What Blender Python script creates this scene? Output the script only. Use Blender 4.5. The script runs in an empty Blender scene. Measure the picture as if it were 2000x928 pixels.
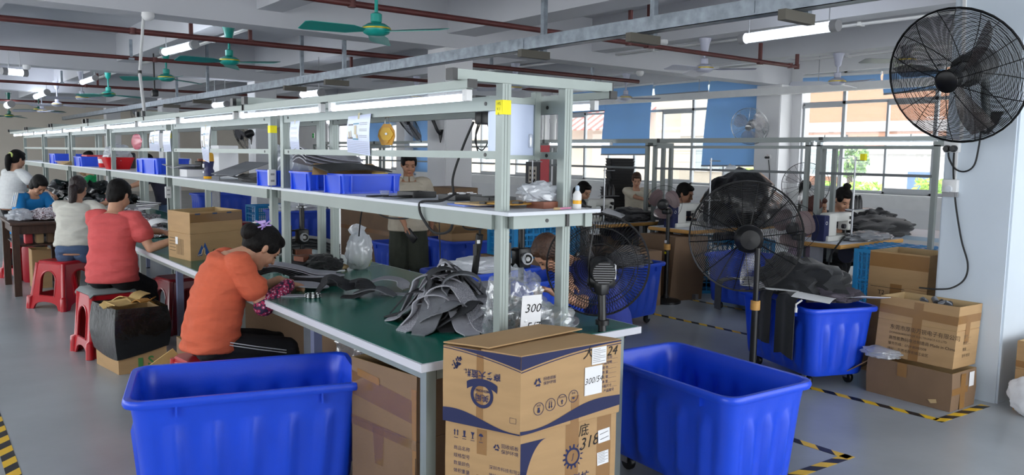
import bpy, bmesh, math, random
import numpy as np
from mathutils import Vector, Matrix, noise
from mathutils.geometry import tessellate_polygon
sc = bpy.context.scene
col = sc.collection
PI = math.pi
rnd = random.Random(7)
# ---------------------------------------------------------------- camera geometry
F = 1549.0; CX, CY = 1000.0, 464.0; CAMZ = 1.5
def _ray(px, py): return np.array([px - CX, py - CY, F])
_d1 = _ray(-212, 285); _d1 /= np.linalg.norm(_d1)
_d2 = _ray(3000, 333); _d2 = _d2 - _d1 * (_d1 @ _d2); _d2 /= np.linalg.norm(_d2)
RW = np.stack([_d2, _d1, np.cross(_d2, _d1)])          # camera (x right, y down, z fwd) -> world
def P(px, py, x=None, y=None, z=None):
    """point of the hall seen at a photo pixel, on the plane x=, y= or z= (metres)"""
    r = RW @ _ray(px, py)
    if z is not None: t = (z - CAMZ) / r[2]
    elif x is not None: t = x / r[0]
    else: t = y / r[1]
    return Vector((t * r[0], t * r[1], CAMZ + t * r[2]))
def ppm(p):
    q = RW.T @ np.array([p[0], p[1], p[2] - CAMZ]); return F / q[2]
# ---------------------------------------------------------------- objects
def tag(o, label=None, cat=None, group=None, kind=None):
    if label: o['label'] = label
    if cat: o['category'] = cat
    if group: o['group'] = group
    if kind: o['kind'] = kind
    return o
def thing(name, label, cat, loc=(0, 0, 0), rz=0.0, group=None):
    o = bpy.data.objects.new(name, None); o.empty_display_size = .05
    col.objects.link(o); o.location = loc; o.rotation_euler = (0, 0, rz)
    return tag(o, label, cat, group)
def link(name, me, parent=None):
    o = bpy.data.objects.new(name, me); col.objects.link(o)
    if parent is not None: o.parent = parent
    return o
def copy_tree(o, parent=None):
    c = o.copy(); col.objects.link(c)
    if parent is not None: c.parent = parent
    for ch in list(o.children): copy_tree(ch, c)
    return c
def Rz(a): return Matrix.Rotation(a, 4, 'Z')
def Ry(a): return Matrix.Rotation(a, 4, 'Y')
def Rx(a): return Matrix.Rotation(a, 4, 'X')
def T(*a): return Matrix.Translation(Vector(a if len(a) == 3 else a[0]))
def frame(o, x, y, z):
    m = Matrix.Identity(4)
    for i in range(3): m[i][0] = x[i]; m[i][1] = y[i]; m[i][2] = z[i]; m[i][3] = o[i]
    return m
def look(o, d, up=(0, 0, 1)):
    """matrix at o with local +Z along d and local +X horizontal"""
    z = Vector(d).normalized(); u = Vector(up)
    if abs(z.dot(u)) > .99: u = Vector((1, 0, 0))
    x = u.cross(z).normalized(); y = z.cross(x)
    return frame(Vector(o), x, y, z)
# ---------------------------------------------------------------- mesh builder
_txt = {}
class MB:
    def __init__(s, *mats):
        s.v = []; s.f = []; s.mi = []; s.sm = []; s.mats = list(mats); s.cur = 0; s.M = Matrix.Identity(4)
    def use(s, m):
        if m not in s.mats: s.mats.append(m)
        s.cur = s.mats.index(m); return s
    def add(s, vs, fs, M=None, smooth=False):
        M = s.M @ M if M is not None else s.M
        b = len(s.v)
        s.v.extend([M @ Vector(v) for v in vs])
        for f in fs:
            s.f.append([i + b for i in f]); s.mi.append(s.cur); s.sm.append(smooth)
        return s
    def box(s, x0, x1, y0, y1, z0, z1, M=None):
        v = [(x, y, z) for x in (x0, x1) for y in (y0, y1) for z in (z0, z1)]
        return s.add(v, [(0, 1, 3, 2), (4, 6, 7, 5), (0, 4, 5, 1), (2, 3, 7, 6), (0, 2, 6, 4), (1, 5, 7, 3)], M)
    def cbox(s, c, d, M=None):
        return s.box(c[0] - d[0] / 2, c[0] + d[0] / 2, c[1] - d[1] / 2, c[1] + d[1] / 2, c[2] - d[2] / 2, c[2] + d[2] / 2, M)
    def rbox(s, c, d, r=.01, seg=2, M=None):
        bm = bmesh.new(); bmesh.ops.create_cube(bm, size=1)
        bmesh.ops.scale(bm, vec=d, verts=bm.verts)
        r = min(r, min(d) * .49)
        bmesh.ops.bevel(bm, geom=bm.edges[:], offset=r, segments=seg, profile=.5, affect='EDGES')
        bmesh.ops.translate(bm, vec=c, verts=bm.verts)
        return s.frombm(bm, M, True)
    def frombm(s, bm, M=None, smooth=False):
        bm.verts.index_update()
        vs = [v.co.copy() for v in bm.verts]; fs = [[v.index for v in f.verts] for f in bm.faces]
        bm.free(); return s.add(vs, fs, M, smooth)
    def beam(s, a, b, w, h, up=(0, 0, 1)):
        """rectangular bar from a to b"""
        a = Vector(a); b = Vector(b); L = (b - a).length
        z = (b - a).normalized(); u = Vector(up)
        if abs(z.dot(u)) > .99: u = Vector((1, 0, 0))
        x = u.cross(z).normalized(); y = z.cross(x)
        return s.box(-w / 2, w / 2, -h / 2, h / 2, 0, L, frame(a, x, y, z))
    def loft(s, rings, closed_ring=True, cap=True, smooth=True, M=None):
        n = len(rings[0]); vs = [p for r in rings for p in r]; fs = []
        for i in range(len(rings) - 1):
            for j in range(n if closed_ring else n - 1):
                k = (j + 1) % n
                fs.append((i * n + j, i * n + k, (i + 1) * n + k, (i + 1) * n + j))
        if cap and closed_ring:
            fs.append(tuple(range(n - 1, -1, -1))); b = (len(rings) - 1) * n
            fs.append(tuple(range(b, b + n)))
        return s.add(vs, fs, M, smooth)
    def cyl(s, a, b, r, r2=None, seg=12, cap=True, smooth=True):
        a = Vector(a); b = Vector(b); r2 = r if r2 is None else r2
        m = look(a, b - a); L = (b - a).length
        ring = lambda rr, z: [m @ Vector((rr * math.cos(2 * PI * i / seg), rr * math.sin(2 * PI * i / seg), z)) for i in range(seg)]
        return s.loft([ring(r, 0), ring(r2, L)], cap=cap, smooth=smooth)
    def lathe(s, prof, M=None, seg=24, smooth=True, cap=True):
        rings = [[(r * math.cos(2 * PI * i / seg), r * math.sin(2 * PI * i / seg), z) for i in range(seg)] for r, z in prof]
        return s.loft(rings, cap=cap, smooth=smooth, M=M)
    def tube(s, pts, r, seg=6, closed=False, smooth=True, M=None):
        pts = [Vector(p) for p in pts]; n = len(pts)
        rr = r if isinstance(r, (list, tuple)) else [r] * n
        def tan(i):
            if closed: return (pts[(i + 1) % n] - pts[i - 1]).normalized()
            return (pts[min(i + 1, n - 1)] - pts[max(i - 1, 0)]).normalized()
        t = tan(0); u = Vector((0, 0, 1)) if abs(t.z) < .9 else Vector((1, 0, 0))
        x = (u - t * u.dot(t)).normalized(); rings = []
        for i in range(n):
            t = tan(i); x = (x - t * x.dot(t))
            if x.length < 1e-6: x = t.orthogonal()
            x.normalize(); y = t.cross(x)
            rings.append([pts[i] + (x * math.cos(2 * PI * k / seg) + y * math.sin(2 * PI * k / seg)) * rr[i] for k in range(seg)])
        if closed: rings.append(rings[0])
        return s.loft(rings, cap=not closed, smooth=smooth, M=M)
    def poly(s, pts, h, M=None, smooth=False):
        """extruded polygon (xy points) from z=0 to z=h"""
        n = len(pts); vs = [(p[0], p[1], 0) for p in pts] + [(p[0], p[1], h) for p in pts]
        fs = [(i, (i + 1) % n, n + (i + 1) % n, n + i) for i in range(n)]
        tr = tessellate_polygon([[Vector((p[0], p[1], 0)) for p in pts]])
        for t in tr: fs.append((t[0], t[1], t[2])); fs.append((n + t[2], n + t[1], n + t[0]))
        return s.add(vs, fs, M, smooth)
    def plate(s, outer, holes, h, M=None):
        loops = [outer] + list(holes); flat = [p for l in loops for p in l]; n = len(flat)
        vs = [(p[0], p[1], 0) for p in flat] + [(p[0], p[1], h) for p in flat]
        tr = tessellate_polygon([[Vector((p[0], p[1], 0)) for p in l] for l in loops])
        fs = []
        for t in tr: fs.append((t[0], t[1], t[2])); fs.append((n + t[2], n + t[1], n + t[0]))
        b = 0
        for l in loops:
            k = len(l)
            for i in range(k): fs.append((b + i, b + (i + 1) % k, n + b + (i + 1) % k, n + b + i))
            b += k
        return s.add(vs, fs, M)
    def face(s, pts, M=None):
        """one flat polygon"""
        tr = tessellate_polygon([[Vector((p[0], p[1], 0)) for p in pts]])
        return s.add([(p[0], p[1], p[2] if len(p) > 2 else 0) for p in pts], [tuple(t) for t in tr], M)
    def text(s, body, size, M, align='CENTER', font_shear=0.0, bold=0.0):
        key = (body, align, font_shear, bold)
        if key not in _txt:
            cu = bpy.data.curves.new('t', 'FONT'); cu.body = body; cu.size = 1; cu.align_x = align; cu.align_y = 'CENTER'
            cu.resolution_u = 2; cu.shear = font_shear; cu.offset = bold
            ob = bpy.data.objects.new('t', cu); col.objects.link(ob)
            me = bpy.data.meshes.new_from_object(ob.evaluated_get(bpy.context.evaluated_depsgraph_get()))
            _txt[key] = ([v.co.copy() for v in me.vertices], [list(p.vertices) for p in me.polygons])
            bpy.data.objects.remove(ob); bpy.data.curves.remove(cu); bpy.data.meshes.remove(me)
        vs, fs = _txt[key]
        return s.add([v * size for v in vs], fs, M)
    def ring(s, r0, r1, M, seg=28):
        vs = [(r * math.cos(2 * PI * i / seg), r * math.sin(2 * PI * i / seg), 0) for r in (r0, r1) for i in range(seg)]
        return s.add(vs, [(i, (i + 1) % seg, seg + (i + 1) % seg, seg + i) for i in range(seg)], M)
    def grid(s, fn, nu, nv, thick=0, smooth=True, M=None):
        """surface fn(u,v)->point, optional thickness"""
        g = [[Vector(fn(i / nu, j / nv)) for j in range(nv + 1)] for i in range(nu + 1)]
        vs = [p for r in g for p in r]; w = nv + 1
        fs = [(i * w + j, (i + 1) * w + j, (i + 1) * w + j + 1, i * w + j + 1) for i in range(nu) for j in range(nv)]
        if thick:
            nn = []
            for i in range(nu + 1):
                for j in range(nv + 1):
                    a = g[min(i + 1, nu)][j] - g[max(i - 1, 0)][j]; b = g[i][min(j + 1, nv)] - g[i][max(j - 1, 0)]
                    c = a.cross(b); nn.append(c.normalized() if c.length > 1e-9 else Vector((0, 0, 1)))
            k = len(vs); vs = vs + [vs[i] - nn[i] * thick for i in range(k)]
            fs2 = [tuple(reversed([q + k for q in f])) for f in fs]
            bd = [(i * w, (i + 1) * w) for i in range(nu)] + [((i + 1) * w + nv, i * w + nv) for i in range(nu)]
            bd += [(j + 1, j) for j in range(nv)] + [(nu * w + j, nu * w + j + 1) for j in range(nv)]
            fs = fs + fs2 + [(b, a, a + k, b + k) for a, b in bd]
        return s.add(vs, fs, M, smooth)
    def blob(s, c, d, amp=.2, freq=2.5, seed=0, sub=4, flat=None, M=None):
        bm = bmesh.new(); bmesh.ops.create_icosphere(bm, subdivisions=sub, radius=1)
        o = Vector((seed * 7.1, seed * 3.3, seed * 1.7))
        for v in bm.verts:
            n = v.co.normalized()
            k = 1 + amp * noise.fractal(n * freq + o, .8, 2.1, 4)
            k += amp * .35 * (.5 - abs(noise.noise(n * freq * 2.2 + o * 2)))
            p = Vector((n.x * d[0] * k, n.y * d[1] * k, n.z * d[2] * k))
            if flat is not None: p.z = max(p.z, flat + .01 * noise.noise(n * 5 + o))
            v.co = p + Vector(c)
        return s.frombm(bm, M, True)
    def pieces(s):
        nv = len(s.v)
        if nv > 60000 or not s.f: return None
        pa = list(range(nv))
        def find(a):
            while pa[a] != a: pa[a] = pa[pa[a]]; a = pa[a]
            return a
        for f in s.f:
            for i in f[1:]: pa[find(i)] = find(f[0])
        root = [find(i) for i in range(nv)]; ids = sorted(set(root)); k = len(ids)
        if k < 2 or k > 1600: return None
        idx = {r: i for i, r in enumerate(ids)}; isl = np.array([idx[r] for r in root]); pts = np.array([tuple(v) for v in s.v])
        lo = np.full((k, 3), np.inf); hi = np.full((k, 3), -np.inf); np.minimum.at(lo, isl, pts); np.maximum.at(hi, isl, pts)
        sz = (hi - lo).max(axis=1); gap = np.maximum(0, np.maximum(lo[:, None] - hi[None], lo[None] - hi[:, None]))
        near = np.sqrt((gap ** 2).sum(axis=2)) <= np.maximum(.02, .5 * np.maximum(sz[:, None], sz[None])) * .98
        pc = -np.ones(k, int); n = 0
        for i in range(k):
            if pc[i] >= 0: continue
            st = [i]; pc[i] = n
            while st:
                a = st.pop()
                for b in np.nonzero(near[a] & (pc < 0))[0]: pc[b] = n; st.append(b)
            n += 1
        return None if n < 2 or n > 9 else [pc[isl[f[0]]] for f in s.f]
    def build(s, name, parent=None, autosmooth=None):
        pc = s.pieces() if parent is not None else None
        if pc is not None:      # far-apart pieces become parts of their own
            first = None
            for k in range(max(pc) + 1):
                m = MB(*s.mats); mp = {}
                for f, mi, sm, p in zip(s.f, s.mi, s.sm, pc):
                    if p != k: continue
                    g = []
                    for i in f:
                        if i not in mp: mp[i] = len(m.v); m.v.append(s.v[i])
                        g.append(mp[i])
                    m.f.append(g); m.mi.append(mi); m.sm.append(sm)
                o = m.build1(name, parent); first = first or o
            return first
        return s.build1(name, parent)
    def build1(s, name, parent=None):
        me = bpy.data.meshes.new(name)
        me.from_pydata([tuple(v) for v in s.v], [], s.f)
        for m in s.mats: me.materials.append(m)
        me.polygons.foreach_set('material_index', s.mi)
        me.polygons.foreach_set('use_smooth', s.sm)
        me.update()
        if any(s.sm):
            bm = bmesh.new(); bm.from_mesh(me)
            bmesh.ops.recalc_face_normals(bm, faces=bm.faces)
            for e in bm.edges:
                if len(e.link_faces) == 2 and e.calc_face_angle(0) > .75: e.smooth = False
            bm.to_mesh(me); bm.free()
        return link(name, me, parent)
def rrect(w, d, r, n=4, cx=0, cy=0):
    """rounded rectangle outline"""
    out = []
    for sx, sy, a0 in ((1, 1, 0), (-1, 1, PI / 2), (-1, -1, PI), (1, -1, 1.5 * PI)):
        for i in range(n + 1):
            a = a0 + PI / 2 * i / n
            out.append((cx + sx * (w / 2 - r) + r * math.cos(a), cy + sy * (d / 2 - r) + r * math.sin(a)))
    return out
def bez(pts, n=16):
    """Catmull-Rom through points"""
    pts = [Vector(p) for p in pts]; q = [pts[0] * 2 - pts[1]] + pts + [pts[-1] * 2 - pts[-2]]; out = []
    for i in range(1, len(q) - 2):
        for k in range(n):
            t = k / n; a, b, c, d = q[i - 1:i + 3]
            out.append(.5 * (2 * b + (c - a) * t + (2 * a - 5 * b + 4 * c - d) * t * t + (3 * b - a - 3 * c + d) * t ** 3))
    out.append(pts[-1]); return out
# ---------------------------------------------------------------- materials
def srgb(r, g, b):
    f = lambda c: (c / 255 / 12.92) if c <= 10 else ((c / 255 + .055) / 1.055) ** 2.4
    return (f(r), f(g), f(b), 1)
MATS = {}
def mat(name, rgb, rough=.5, metal=0, var=.0, vscale=8, bump=0, bscale=60, spec=.5, trans=0, emit=0, alpha=1, coat=0, stretch=None, sheen=0, sss=0):
    if name in MATS: return MATS[name]
    m = bpy.data.materials.new(name); m.use_nodes = True; nt = m.node_tree; N = nt.nodes; L = nt.links
    b = N['Principled BSDF']; c = srgb(*rgb)
    b.inputs['Base Color'].default_value = c; b.inputs['Roughness'].default_value = rough
    b.inputs['Metallic'].default_value = metal; b.inputs['Specular IOR Level'].default_value = spec
    if coat: b.inputs['Coat Weight'].default_value = coat; b.inputs['Coat Roughness'].default_value = .12
    if trans: b.inputs['Transmission Weight'].default_value = trans
    if sheen: b.inputs['Sheen Weight'].default_value = sheen
    if sss: b.inputs['Subsurface Weight'].default_value = sss; b.inputs['Subsurface Radius'].default_value = (.012, .005, .003)
    if emit: b.inputs['Emission Color'].default_value = c; b.inputs['Emission Strength'].default_value = emit
    if alpha < 1: b.inputs['Alpha'].default_value = alpha
    tc = None
    if var or bump:
        tc = N.new('ShaderNodeTexCoord'); src = tc.outputs['Object']
        if stretch:
            mp = N.new('ShaderNodeMapping'); mp.inputs['Scale'].default_value = stretch
            L.new(src, mp.inputs[0]); src = mp.outputs[0]
    if var:
        n = N.new('ShaderNodeTexNoise'); n.inputs['Scale'].default_value = vscale; n.inputs['Detail'].default_value = 5
        L.new(src, n.inputs['Vector'])
        r = N.new('ShaderNodeValToRGB'); r.color_ramp.elements[0].position = .3; r.color_ramp.elements[1].position = .7
        r.color_ramp.elements[0].color = tuple(x * (1 - var) for x in c[:3]) + (1,)
        r.color_ramp.elements[1].color = tuple(min(1, x * (1 + var)) for x in c[:3]) + (1,)
        L.new(n.outputs['Fac'], r.inputs[0]); L.new(r.outputs[0], b.inputs['Base Color'])
    if bump:
        n = N.new('ShaderNodeTexNoise'); n.inputs['Scale'].default_value = bscale; n.inputs['Detail'].default_value = 4
        L.new(src, n.inputs['Vector'])
        bp = N.new('ShaderNodeBump'); bp.inputs['Strength'].default_value = bump; bp.inputs['Distance'].default_value = .01
        L.new(n.outputs['Fac'], bp.inputs['Height']); L.new(bp.outputs[0], b.inputs['Normal'])
    MATS[name] = m; return m
def film(name, rgb, clear=.6, rough=.15, gloss=.25):
    """clear or milky plastic film / glass: transparent + diffuse + glossy"""
    if name in MATS: return MATS[name]
    m = bpy.data.materials.new(name); m.use_nodes = True; nt = m.node_tree; N = nt.nodes; L = nt.links
    N.remove(N['Principled BSDF']); out = N['Material Output']
    t = N.new('ShaderNodeBsdfTransparent'); t.inputs[0].default_value = (1, 1, 1, 1)
    d = N.new('ShaderNodeBsdfDiffuse'); d.inputs[0].default_value = srgb(*rgb)
    g = N.new('ShaderNodeBsdfGlossy'); g.inputs['Roughness'].default_value = rough
    tr = N.new('ShaderNodeBsdfTranslucent'); tr.inputs[0].default_value = srgb(*rgb)
    a0 = N.new('ShaderNodeMixShader'); a0.inputs[0].default_value = .4; L.new(d.outputs[0], a0.inputs[1]); L.new(tr.outputs[0], a0.inputs[2])
    a = N.new('ShaderNodeMixShader'); a.inputs[0].default_value = clear; L.new(a0.outputs[0], a.inputs[1]); L.new(t.outputs[0], a.inputs[2])
    b = N.new('ShaderNodeMixShader'); L.new(a.outputs[0], b.inputs[1]); L.new(g.outputs[0], b.inputs[2])
    lw = N.new('ShaderNodeLayerWeight'); lw.inputs[0].default_value = .3
    mu = N.new('ShaderNodeMath'); mu.operation = 'MULTIPLY_ADD'; mu.inputs[1].default_value = gloss; mu.inputs[2].default_value = gloss * .3
    pw = N.new('ShaderNodeMath'); pw.operation = 'POWER'; pw.inputs[1].default_value = 3; L.new(lw.outputs['Facing'], pw.inputs[0]); L.new(pw.outputs[0], mu.inputs[0]); L.new(mu.outputs[0], b.inputs[0])
    L.new(b.outputs[0], out.inputs[0]); MATS[name] = m; return m
def stripes(name, rgb1, rgb2, scale, direction=(1, 1, 0), rough=.6):
    if name in MATS: return MATS[name]
    m = bpy.data.materials.new(name); m.use_nodes = True; nt = m.node_tree; N = nt.nodes; L = nt.links
    b = N['Principled BSDF']; b.inputs['Roughness'].default_value = rough
    tc = N.new('ShaderNodeTexCoord'); dp = N.new('ShaderNodeVectorMath'); dp.operation = 'DOT_PRODUCT'; dp.inputs[1].default_value = direction
    L.new(tc.outputs['Object'], dp.inputs[0])
    mu = N.new('ShaderNodeMath'); mu.operation = 'MULTIPLY'; mu.inputs[1].default_value = scale; L.new(dp.outputs['Value'], mu.inputs[0])
    fr = N.new('ShaderNodeMath'); fr.operation = 'FRACT'; L.new(mu.outputs[0], fr.inputs[0])
    gt = N.new('ShaderNodeMath'); gt.operation = 'GREATER_THAN'; gt.inputs[1].default_value = .5; L.new(fr.outputs[0], gt.inputs[0])
    mx = N.new('ShaderNodeMixRGB'); mx.inputs[1].default_value = srgb(*rgb1); mx.inputs[2].default_value = srgb(*rgb2)
    L.new(gt.outputs[0], mx.inputs[0]); L.new(mx.outputs[0], b.inputs['Base Color']); MATS[name] = m; return m
def speckle(name, rgb1, rgb2, scale, thr=.5, rough=.7, rgb3=None, bump=0):
    """two/three colour printed or flecked fabric"""
    if name in MATS: return MATS[name]
    m = bpy.data.materials.new(name); m.use_nodes = True; nt = m.node_tree; N = nt.nodes; L = nt.links
    b = N['Principled BSDF']; b.inputs['Roughness'].default_value = rough
    tc = N.new('ShaderNodeTexCoord'); v = N.new('ShaderNodeTexVoronoi'); v.inputs['Scale'].default_value = scale
    L.new(tc.outputs['Object'], v.inputs['Vector'])
    r = N.new('ShaderNodeValToRGB'); r.color_ramp.interpolation = 'CONSTANT'
    e = r.color_ramp.elements; e[0].color = srgb(*rgb1); e[1].position = thr; e[1].color = srgb(*rgb2)
    if rgb3: k = e.new(thr * .45); k.color = srgb(*rgb3)
    L.new(v.outputs['Distance'], r.inputs[0]); L.new(r.outputs[0], b.inputs['Base Color'])
    if bump:
        bp = N.new('ShaderNodeBump'); bp.inputs['Strength'].default_value = bump; bp.inputs['Distance'].default_value = .01
        L.new(v.outputs['Distance'], bp.inputs['Height']); L.new(bp.outputs[0], b.inputs['Normal'])
    MATS[name] = m; return m
WHITE = mat('white paint', (226, 226, 226), .6, var=.03, bump=.05)
WALL = mat('wall paint', (222, 222, 224), .75, var=.05, vscale=1.2, bump=.12, bscale=25)
WALLB = mat('beige wall paint', (216, 208, 196), .75, var=.04, vscale=1.2)
CEIL = mat('ceiling paint', (198, 199, 204), .8, var=.05, vscale=.8, bump=.12, bscale=12)
ALU = mat('aluminium profile', (147, 156, 152), .42, .3, var=.03)
ALUD = mat('window aluminium', (176, 180, 184), .45, .2)
GALV = mat('galvanised steel', (140, 148, 156), .4, .7, var=.25, vscale=14)
RUST = mat('dark red pipe paint', (88, 40, 38), .5, var=.2, vscale=6)
BLACK = mat('black plastic', (20, 20, 22), .38)
BLACKM = mat('matt black', (26, 26, 28), .7, var=.2, bump=.2)
DKGREY = mat('dark grey plastic', (48, 48, 52), .5)
GREYP = mat('grey plastic', (150, 150, 152), .5)
BLUEP = mat('blue polyethylene', (26, 74, 216), .34, var=.06, vscale=5, bump=.05, bscale=120)
BLUEP2 = mat('scuffed blue polyethylene', (38, 78, 200), .45, var=.12, vscale=4)
TOTE = mat('blue parts bin plastic', (40, 84, 226), .35, var=.05)
CYAN = mat('cyan crate plastic', (0, 130, 190), .4, var=.08)
REDP = mat('red stool plastic', (178, 14, 30), .28, var=.06, coat=.3)
CARD = mat('cardboard', (176, 142, 100), .75, var=.07, vscale=4, bump=.08, bscale=90, stretch=(1, 1, 6))
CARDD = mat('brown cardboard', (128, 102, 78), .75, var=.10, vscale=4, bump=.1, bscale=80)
CARDL = mat('inner cardboard', (198, 170, 126), .8, var=.05, vscale=6)
CARDE = mat('cardboard cut edge', (150, 118, 66), .9, var=.25, vscale=160)
TAPE = film('parcel tape', (170, 130, 80), .45, .1, .35)
TAPED = mat('brown parcel tape', (146, 108, 66), .25, var=.06)
NAVY = mat('navy print', (24, 32, 78), .7)
INK = mat('black ink', (28, 26, 28), .8)
PAPER = mat('white paper', (232, 232, 234), .8)
GREEN = mat('green bench mat', (12, 100, 86), .22, var=.07, vscale=3, bump=.03, bscale=30)
EDGE = mat('white table edge', (206, 206, 214), .5)
WOOD = mat('table ply edge', (196, 146, 76), .55, var=.15, vscale=10, stretch=(1, 1, 8))
WOODD = mat('dark brown wood', (66, 44, 32), .5, var=.25, vscale=12, stretch=(6, 6, 1))
WOODR = mat('red brown wood block', (134, 78, 56), .5, var=.15, vscale=20)
SHELFW = mat('white shelf laminate', (214, 218, 226), .4)
FELT = mat('grey insole foam', (112, 114, 120), .85, var=.08, vscale=40, bump=.3, bscale=400)
FELTL = mat('light grey insole lining', (160, 160, 168), .8, var=.06, vscale=60)
FELTW = speckle('flecked insole lining', (128, 128, 136), (176, 176, 184), 260, .5)
FELTD = mat('dark grey foam', (46, 47, 51), .8, var=.1, vscale=30, bump=.2, bscale=300)
CLOTHK = mat('black cloth', (24, 24, 27), .75, var=.2, vscale=20, bump=.25, bscale=120, sheen=.2)
CLOTHG = mat('charcoal cloth', (33, 35, 39), .8, var=.1, vscale=20, bump=.2, bscale=200, sheen=.2)
BAGK = mat('black bin bag film', (14, 14, 16), .22, bump=.5, bscale=22)
BAGC = film('clear bag film', (228, 234, 240), .80, .1, .5)
BAGM = film('milky bag film', (226, 230, 236), .22, .2, .4)
BAGW = mat('white plastic sack', (226, 228, 232), .5, bump=.5, bscale=18)
GLASS = film('window glass', (235, 240, 245), .93, .02, .12)
YEL = mat('yellow label', (250, 236, 20), .6)
TEAL = mat('teal fan enamel', (28, 150, 138), .3, var=.04)
FANW = mat('white fan enamel', (196, 198, 214), .35)
GOLD = mat('gold trim', (210, 184, 60), .3, .6)
WIRE = mat('black wire', (18, 18, 20), .35, .4)
CHROME = mat('chrome wire', (190, 190, 190), .25, .9)
PINK = film('smoky pink fan blade', (170, 146, 146), .18, .2, .3)
BLIND = film('blue roller blind', (160, 194, 226), 0, .5, 0)
TUBE = mat('lit tube lamp', (236, 244, 255), .4, emit=3.2)
TUBEC = mat('lit ceiling tube', (236, 244, 255), .4, emit=14)
STEEL = mat('steel', (170, 172, 176), .3, .8)
RED = mat('red plastic', (206, 20, 30), .35)
REDPK = mat('red sheet film', (222, 76, 84), .5)
YELT = mat('yellow tool plastic', (236, 172, 20), .35)
SKIN = mat('skin', (196, 148, 120), .55, var=.05, vscale=30, sss=.08)
SKIN2 = mat('tan skin', (178, 128, 100), .55, var=.05, vscale=30, sss=.08)
HAIR = mat('black hair', (13, 10, 9), .55, spec=.2, var=.3, vscale=60, bump=.6, bscale=90, stretch=(1, 6, 1))
HAIRB = mat('brown hair', (70, 46, 32), .5, var=.3, vscale=60, bump=.5, bscale=90)
LIPS = mat('lips', (168, 96, 88), .5)
EYEW = mat('eye', (30, 22, 20), .2)
# ---------------------------------------------------------------- camera, world, colour
cam = bpy.data.cameras.new('camera'); cam.sensor_fit = 'HORIZONTAL'; cam.sensor_width = 36; cam.lens = F / 2000 * 36
cam.clip_start = .05; cam.clip_end = 300
co = bpy.data.objects.new('camera', cam); col.objects.link(co)
R_ = Vector(RW[:, 0]); D_ = Vector(RW[:, 1]); W_ = Vector(RW[:, 2])
co.matrix_world = frame((0, 0, CAMZ), R_, -D_, -W_); sc.camera = co
sc.view_settings.view_transform = 'Standard'; sc.view_settings.look = 'None'
sc.view_settings.gamma = 1; sc.view_settings.use_curve_mapping = False; sc.view_settings.exposure = .55
w = bpy.data.worlds.new('sky'); sc.world = w; w.use_nodes = True
bg = w.node_tree.nodes['Background']; bg.inputs[0].default_value = (.92, .965, 1, 1); bg.inputs[1].default_value = 3.5
XW = 12.6
SLAB, BX, BY = 3.4, 2.79, 2.95
def struct(o): o['kind'] = 'structure'; return o
# ---------------------------------------------------------------- shell
FLOOR = mat('grey epoxy floor', (158, 164, 168), .28, var=.13, vscale=1.6, bump=.08, bscale=14)
m = MB(FLOOR); m.box(-4, 13, -3, 33, -.1, 0); struct(m.build('floor'))
m = MB(CEIL); m.box(-4, 12.9, -3, 33, SLAB, SLAB + .15)
for y0 in (1.93, 8.2, 14.65, 21.1, 27.6): m.box(-4, XW, y0, y0 + .36, BX, SLAB)
for x0, wd in ((-1.7, .28), (.7, .28), (3.03, .28), (5.36, .41), (7.75, .28), (10.1, .28)): m.box(x0, x0 + wd, -3, 33, BY, SLAB)
struct(m.build('ceiling'))
WINS = [(2.7, 7.98), (8.85, 14.35), (15.35, 20.75), (21.8, 27.2)]
Z0, Z1 = .96, 2.98
m = MB(WALL)
m.box(XW, XW + .26, -3, 33, -.1, Z0); m.box(XW, XW + .26, -3, 33, Z1, SLAB)
ys = [-3] + [q for p in WINS for q in p] + [33]
for i in range(0, len(ys), 2): m.box(XW, XW + .26, ys[i], ys[i + 1], Z0, Z1)
struct(m.build('wall_right'))
m = MB(WALLB); m.box(-4, 13, 31, 31.2, -.1, SLAB); struct(m.build('wall_back'))
m = MB(WALLB); m.box(-4.2, -4, -3, 33, -.1, .9); m.box(-4.2, -4, -3, 33, 2.95, SLAB)  # unseen wall, added to cut the flat fill light
for k in range(7): m.box(-4.2, -4, -3 + 5.9 * k, -2.4 + 5.9 * k, .9, 2.95)  # gaps between these piers let sky light reach the left side
struct(m.build('wall_left_unseen'))
m = MB(WALLB); m.box(-4, 1.0, -3.2, -3, -.1, SLAB); m.box(1.0, 13, -3.2, -3, 2.9, SLAB); m.box(9, 13, -3.2, -3, -.1, 2.9); struct(m.build('wall_front_unseen'))  # unseen wall, added to shape the light; wide opening admits daylight from the right
m = MB(WHITE)
for a, b in WINS:
    m.box(XW - .12, XW + .05, a - .12, b + .12, Z0 - .05, Z0)
    m.box(XW - .06, XW, a - .12, b + .12, Z0 - .22, Z0 - .05)
struct(m.build('trim_1'))
for k, (a, b) in enumerate(WINS):
    m = MB(ALUD); x0, x1 = XW + .06, XW + .12
    ZT = 2.44
    for z in (Z0, ZT, Z1 - .05): m.box(x0, x1, a, b, z, z + .05)
    n = int((b - a) / .7)
    for i in range(n + 1):
        y = a + (b - a) * i / n; wd = .055 if i % 2 == 0 else .035
        y = min(max(y, a + wd / 2), b - wd / 2)
        m.box(x0, x1, y - wd / 2, y + wd / 2, Z0, ZT + .02)
        if i % 2 == 0: m.box(x0, x1, y - wd / 2, y + wd / 2, ZT, Z1)
        if i % 2 == 1: m.box(x0 - .02, x0, y - .012, y + .012, 1.72, 1.86)
    for i in range(0, n, 2):       # sliding sash rails
        y0 = a + (b - a) * i / n; y1 = a + (b - a) * (i + 1) / n
        m.box(x0 - .02, x0 + .01, y0, y1, Z0 + .04, Z0 + .1); m.box(x0 - .02, x0 + .01, y0, y1, ZT - .05, ZT)
    o = struct(m.build('window_%d' % (k + 1)))
    g = MB(GLASS); g.box(x0 + .02, x0 + .026, a, b, Z0, Z1); g.build('pane', o)
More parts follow.
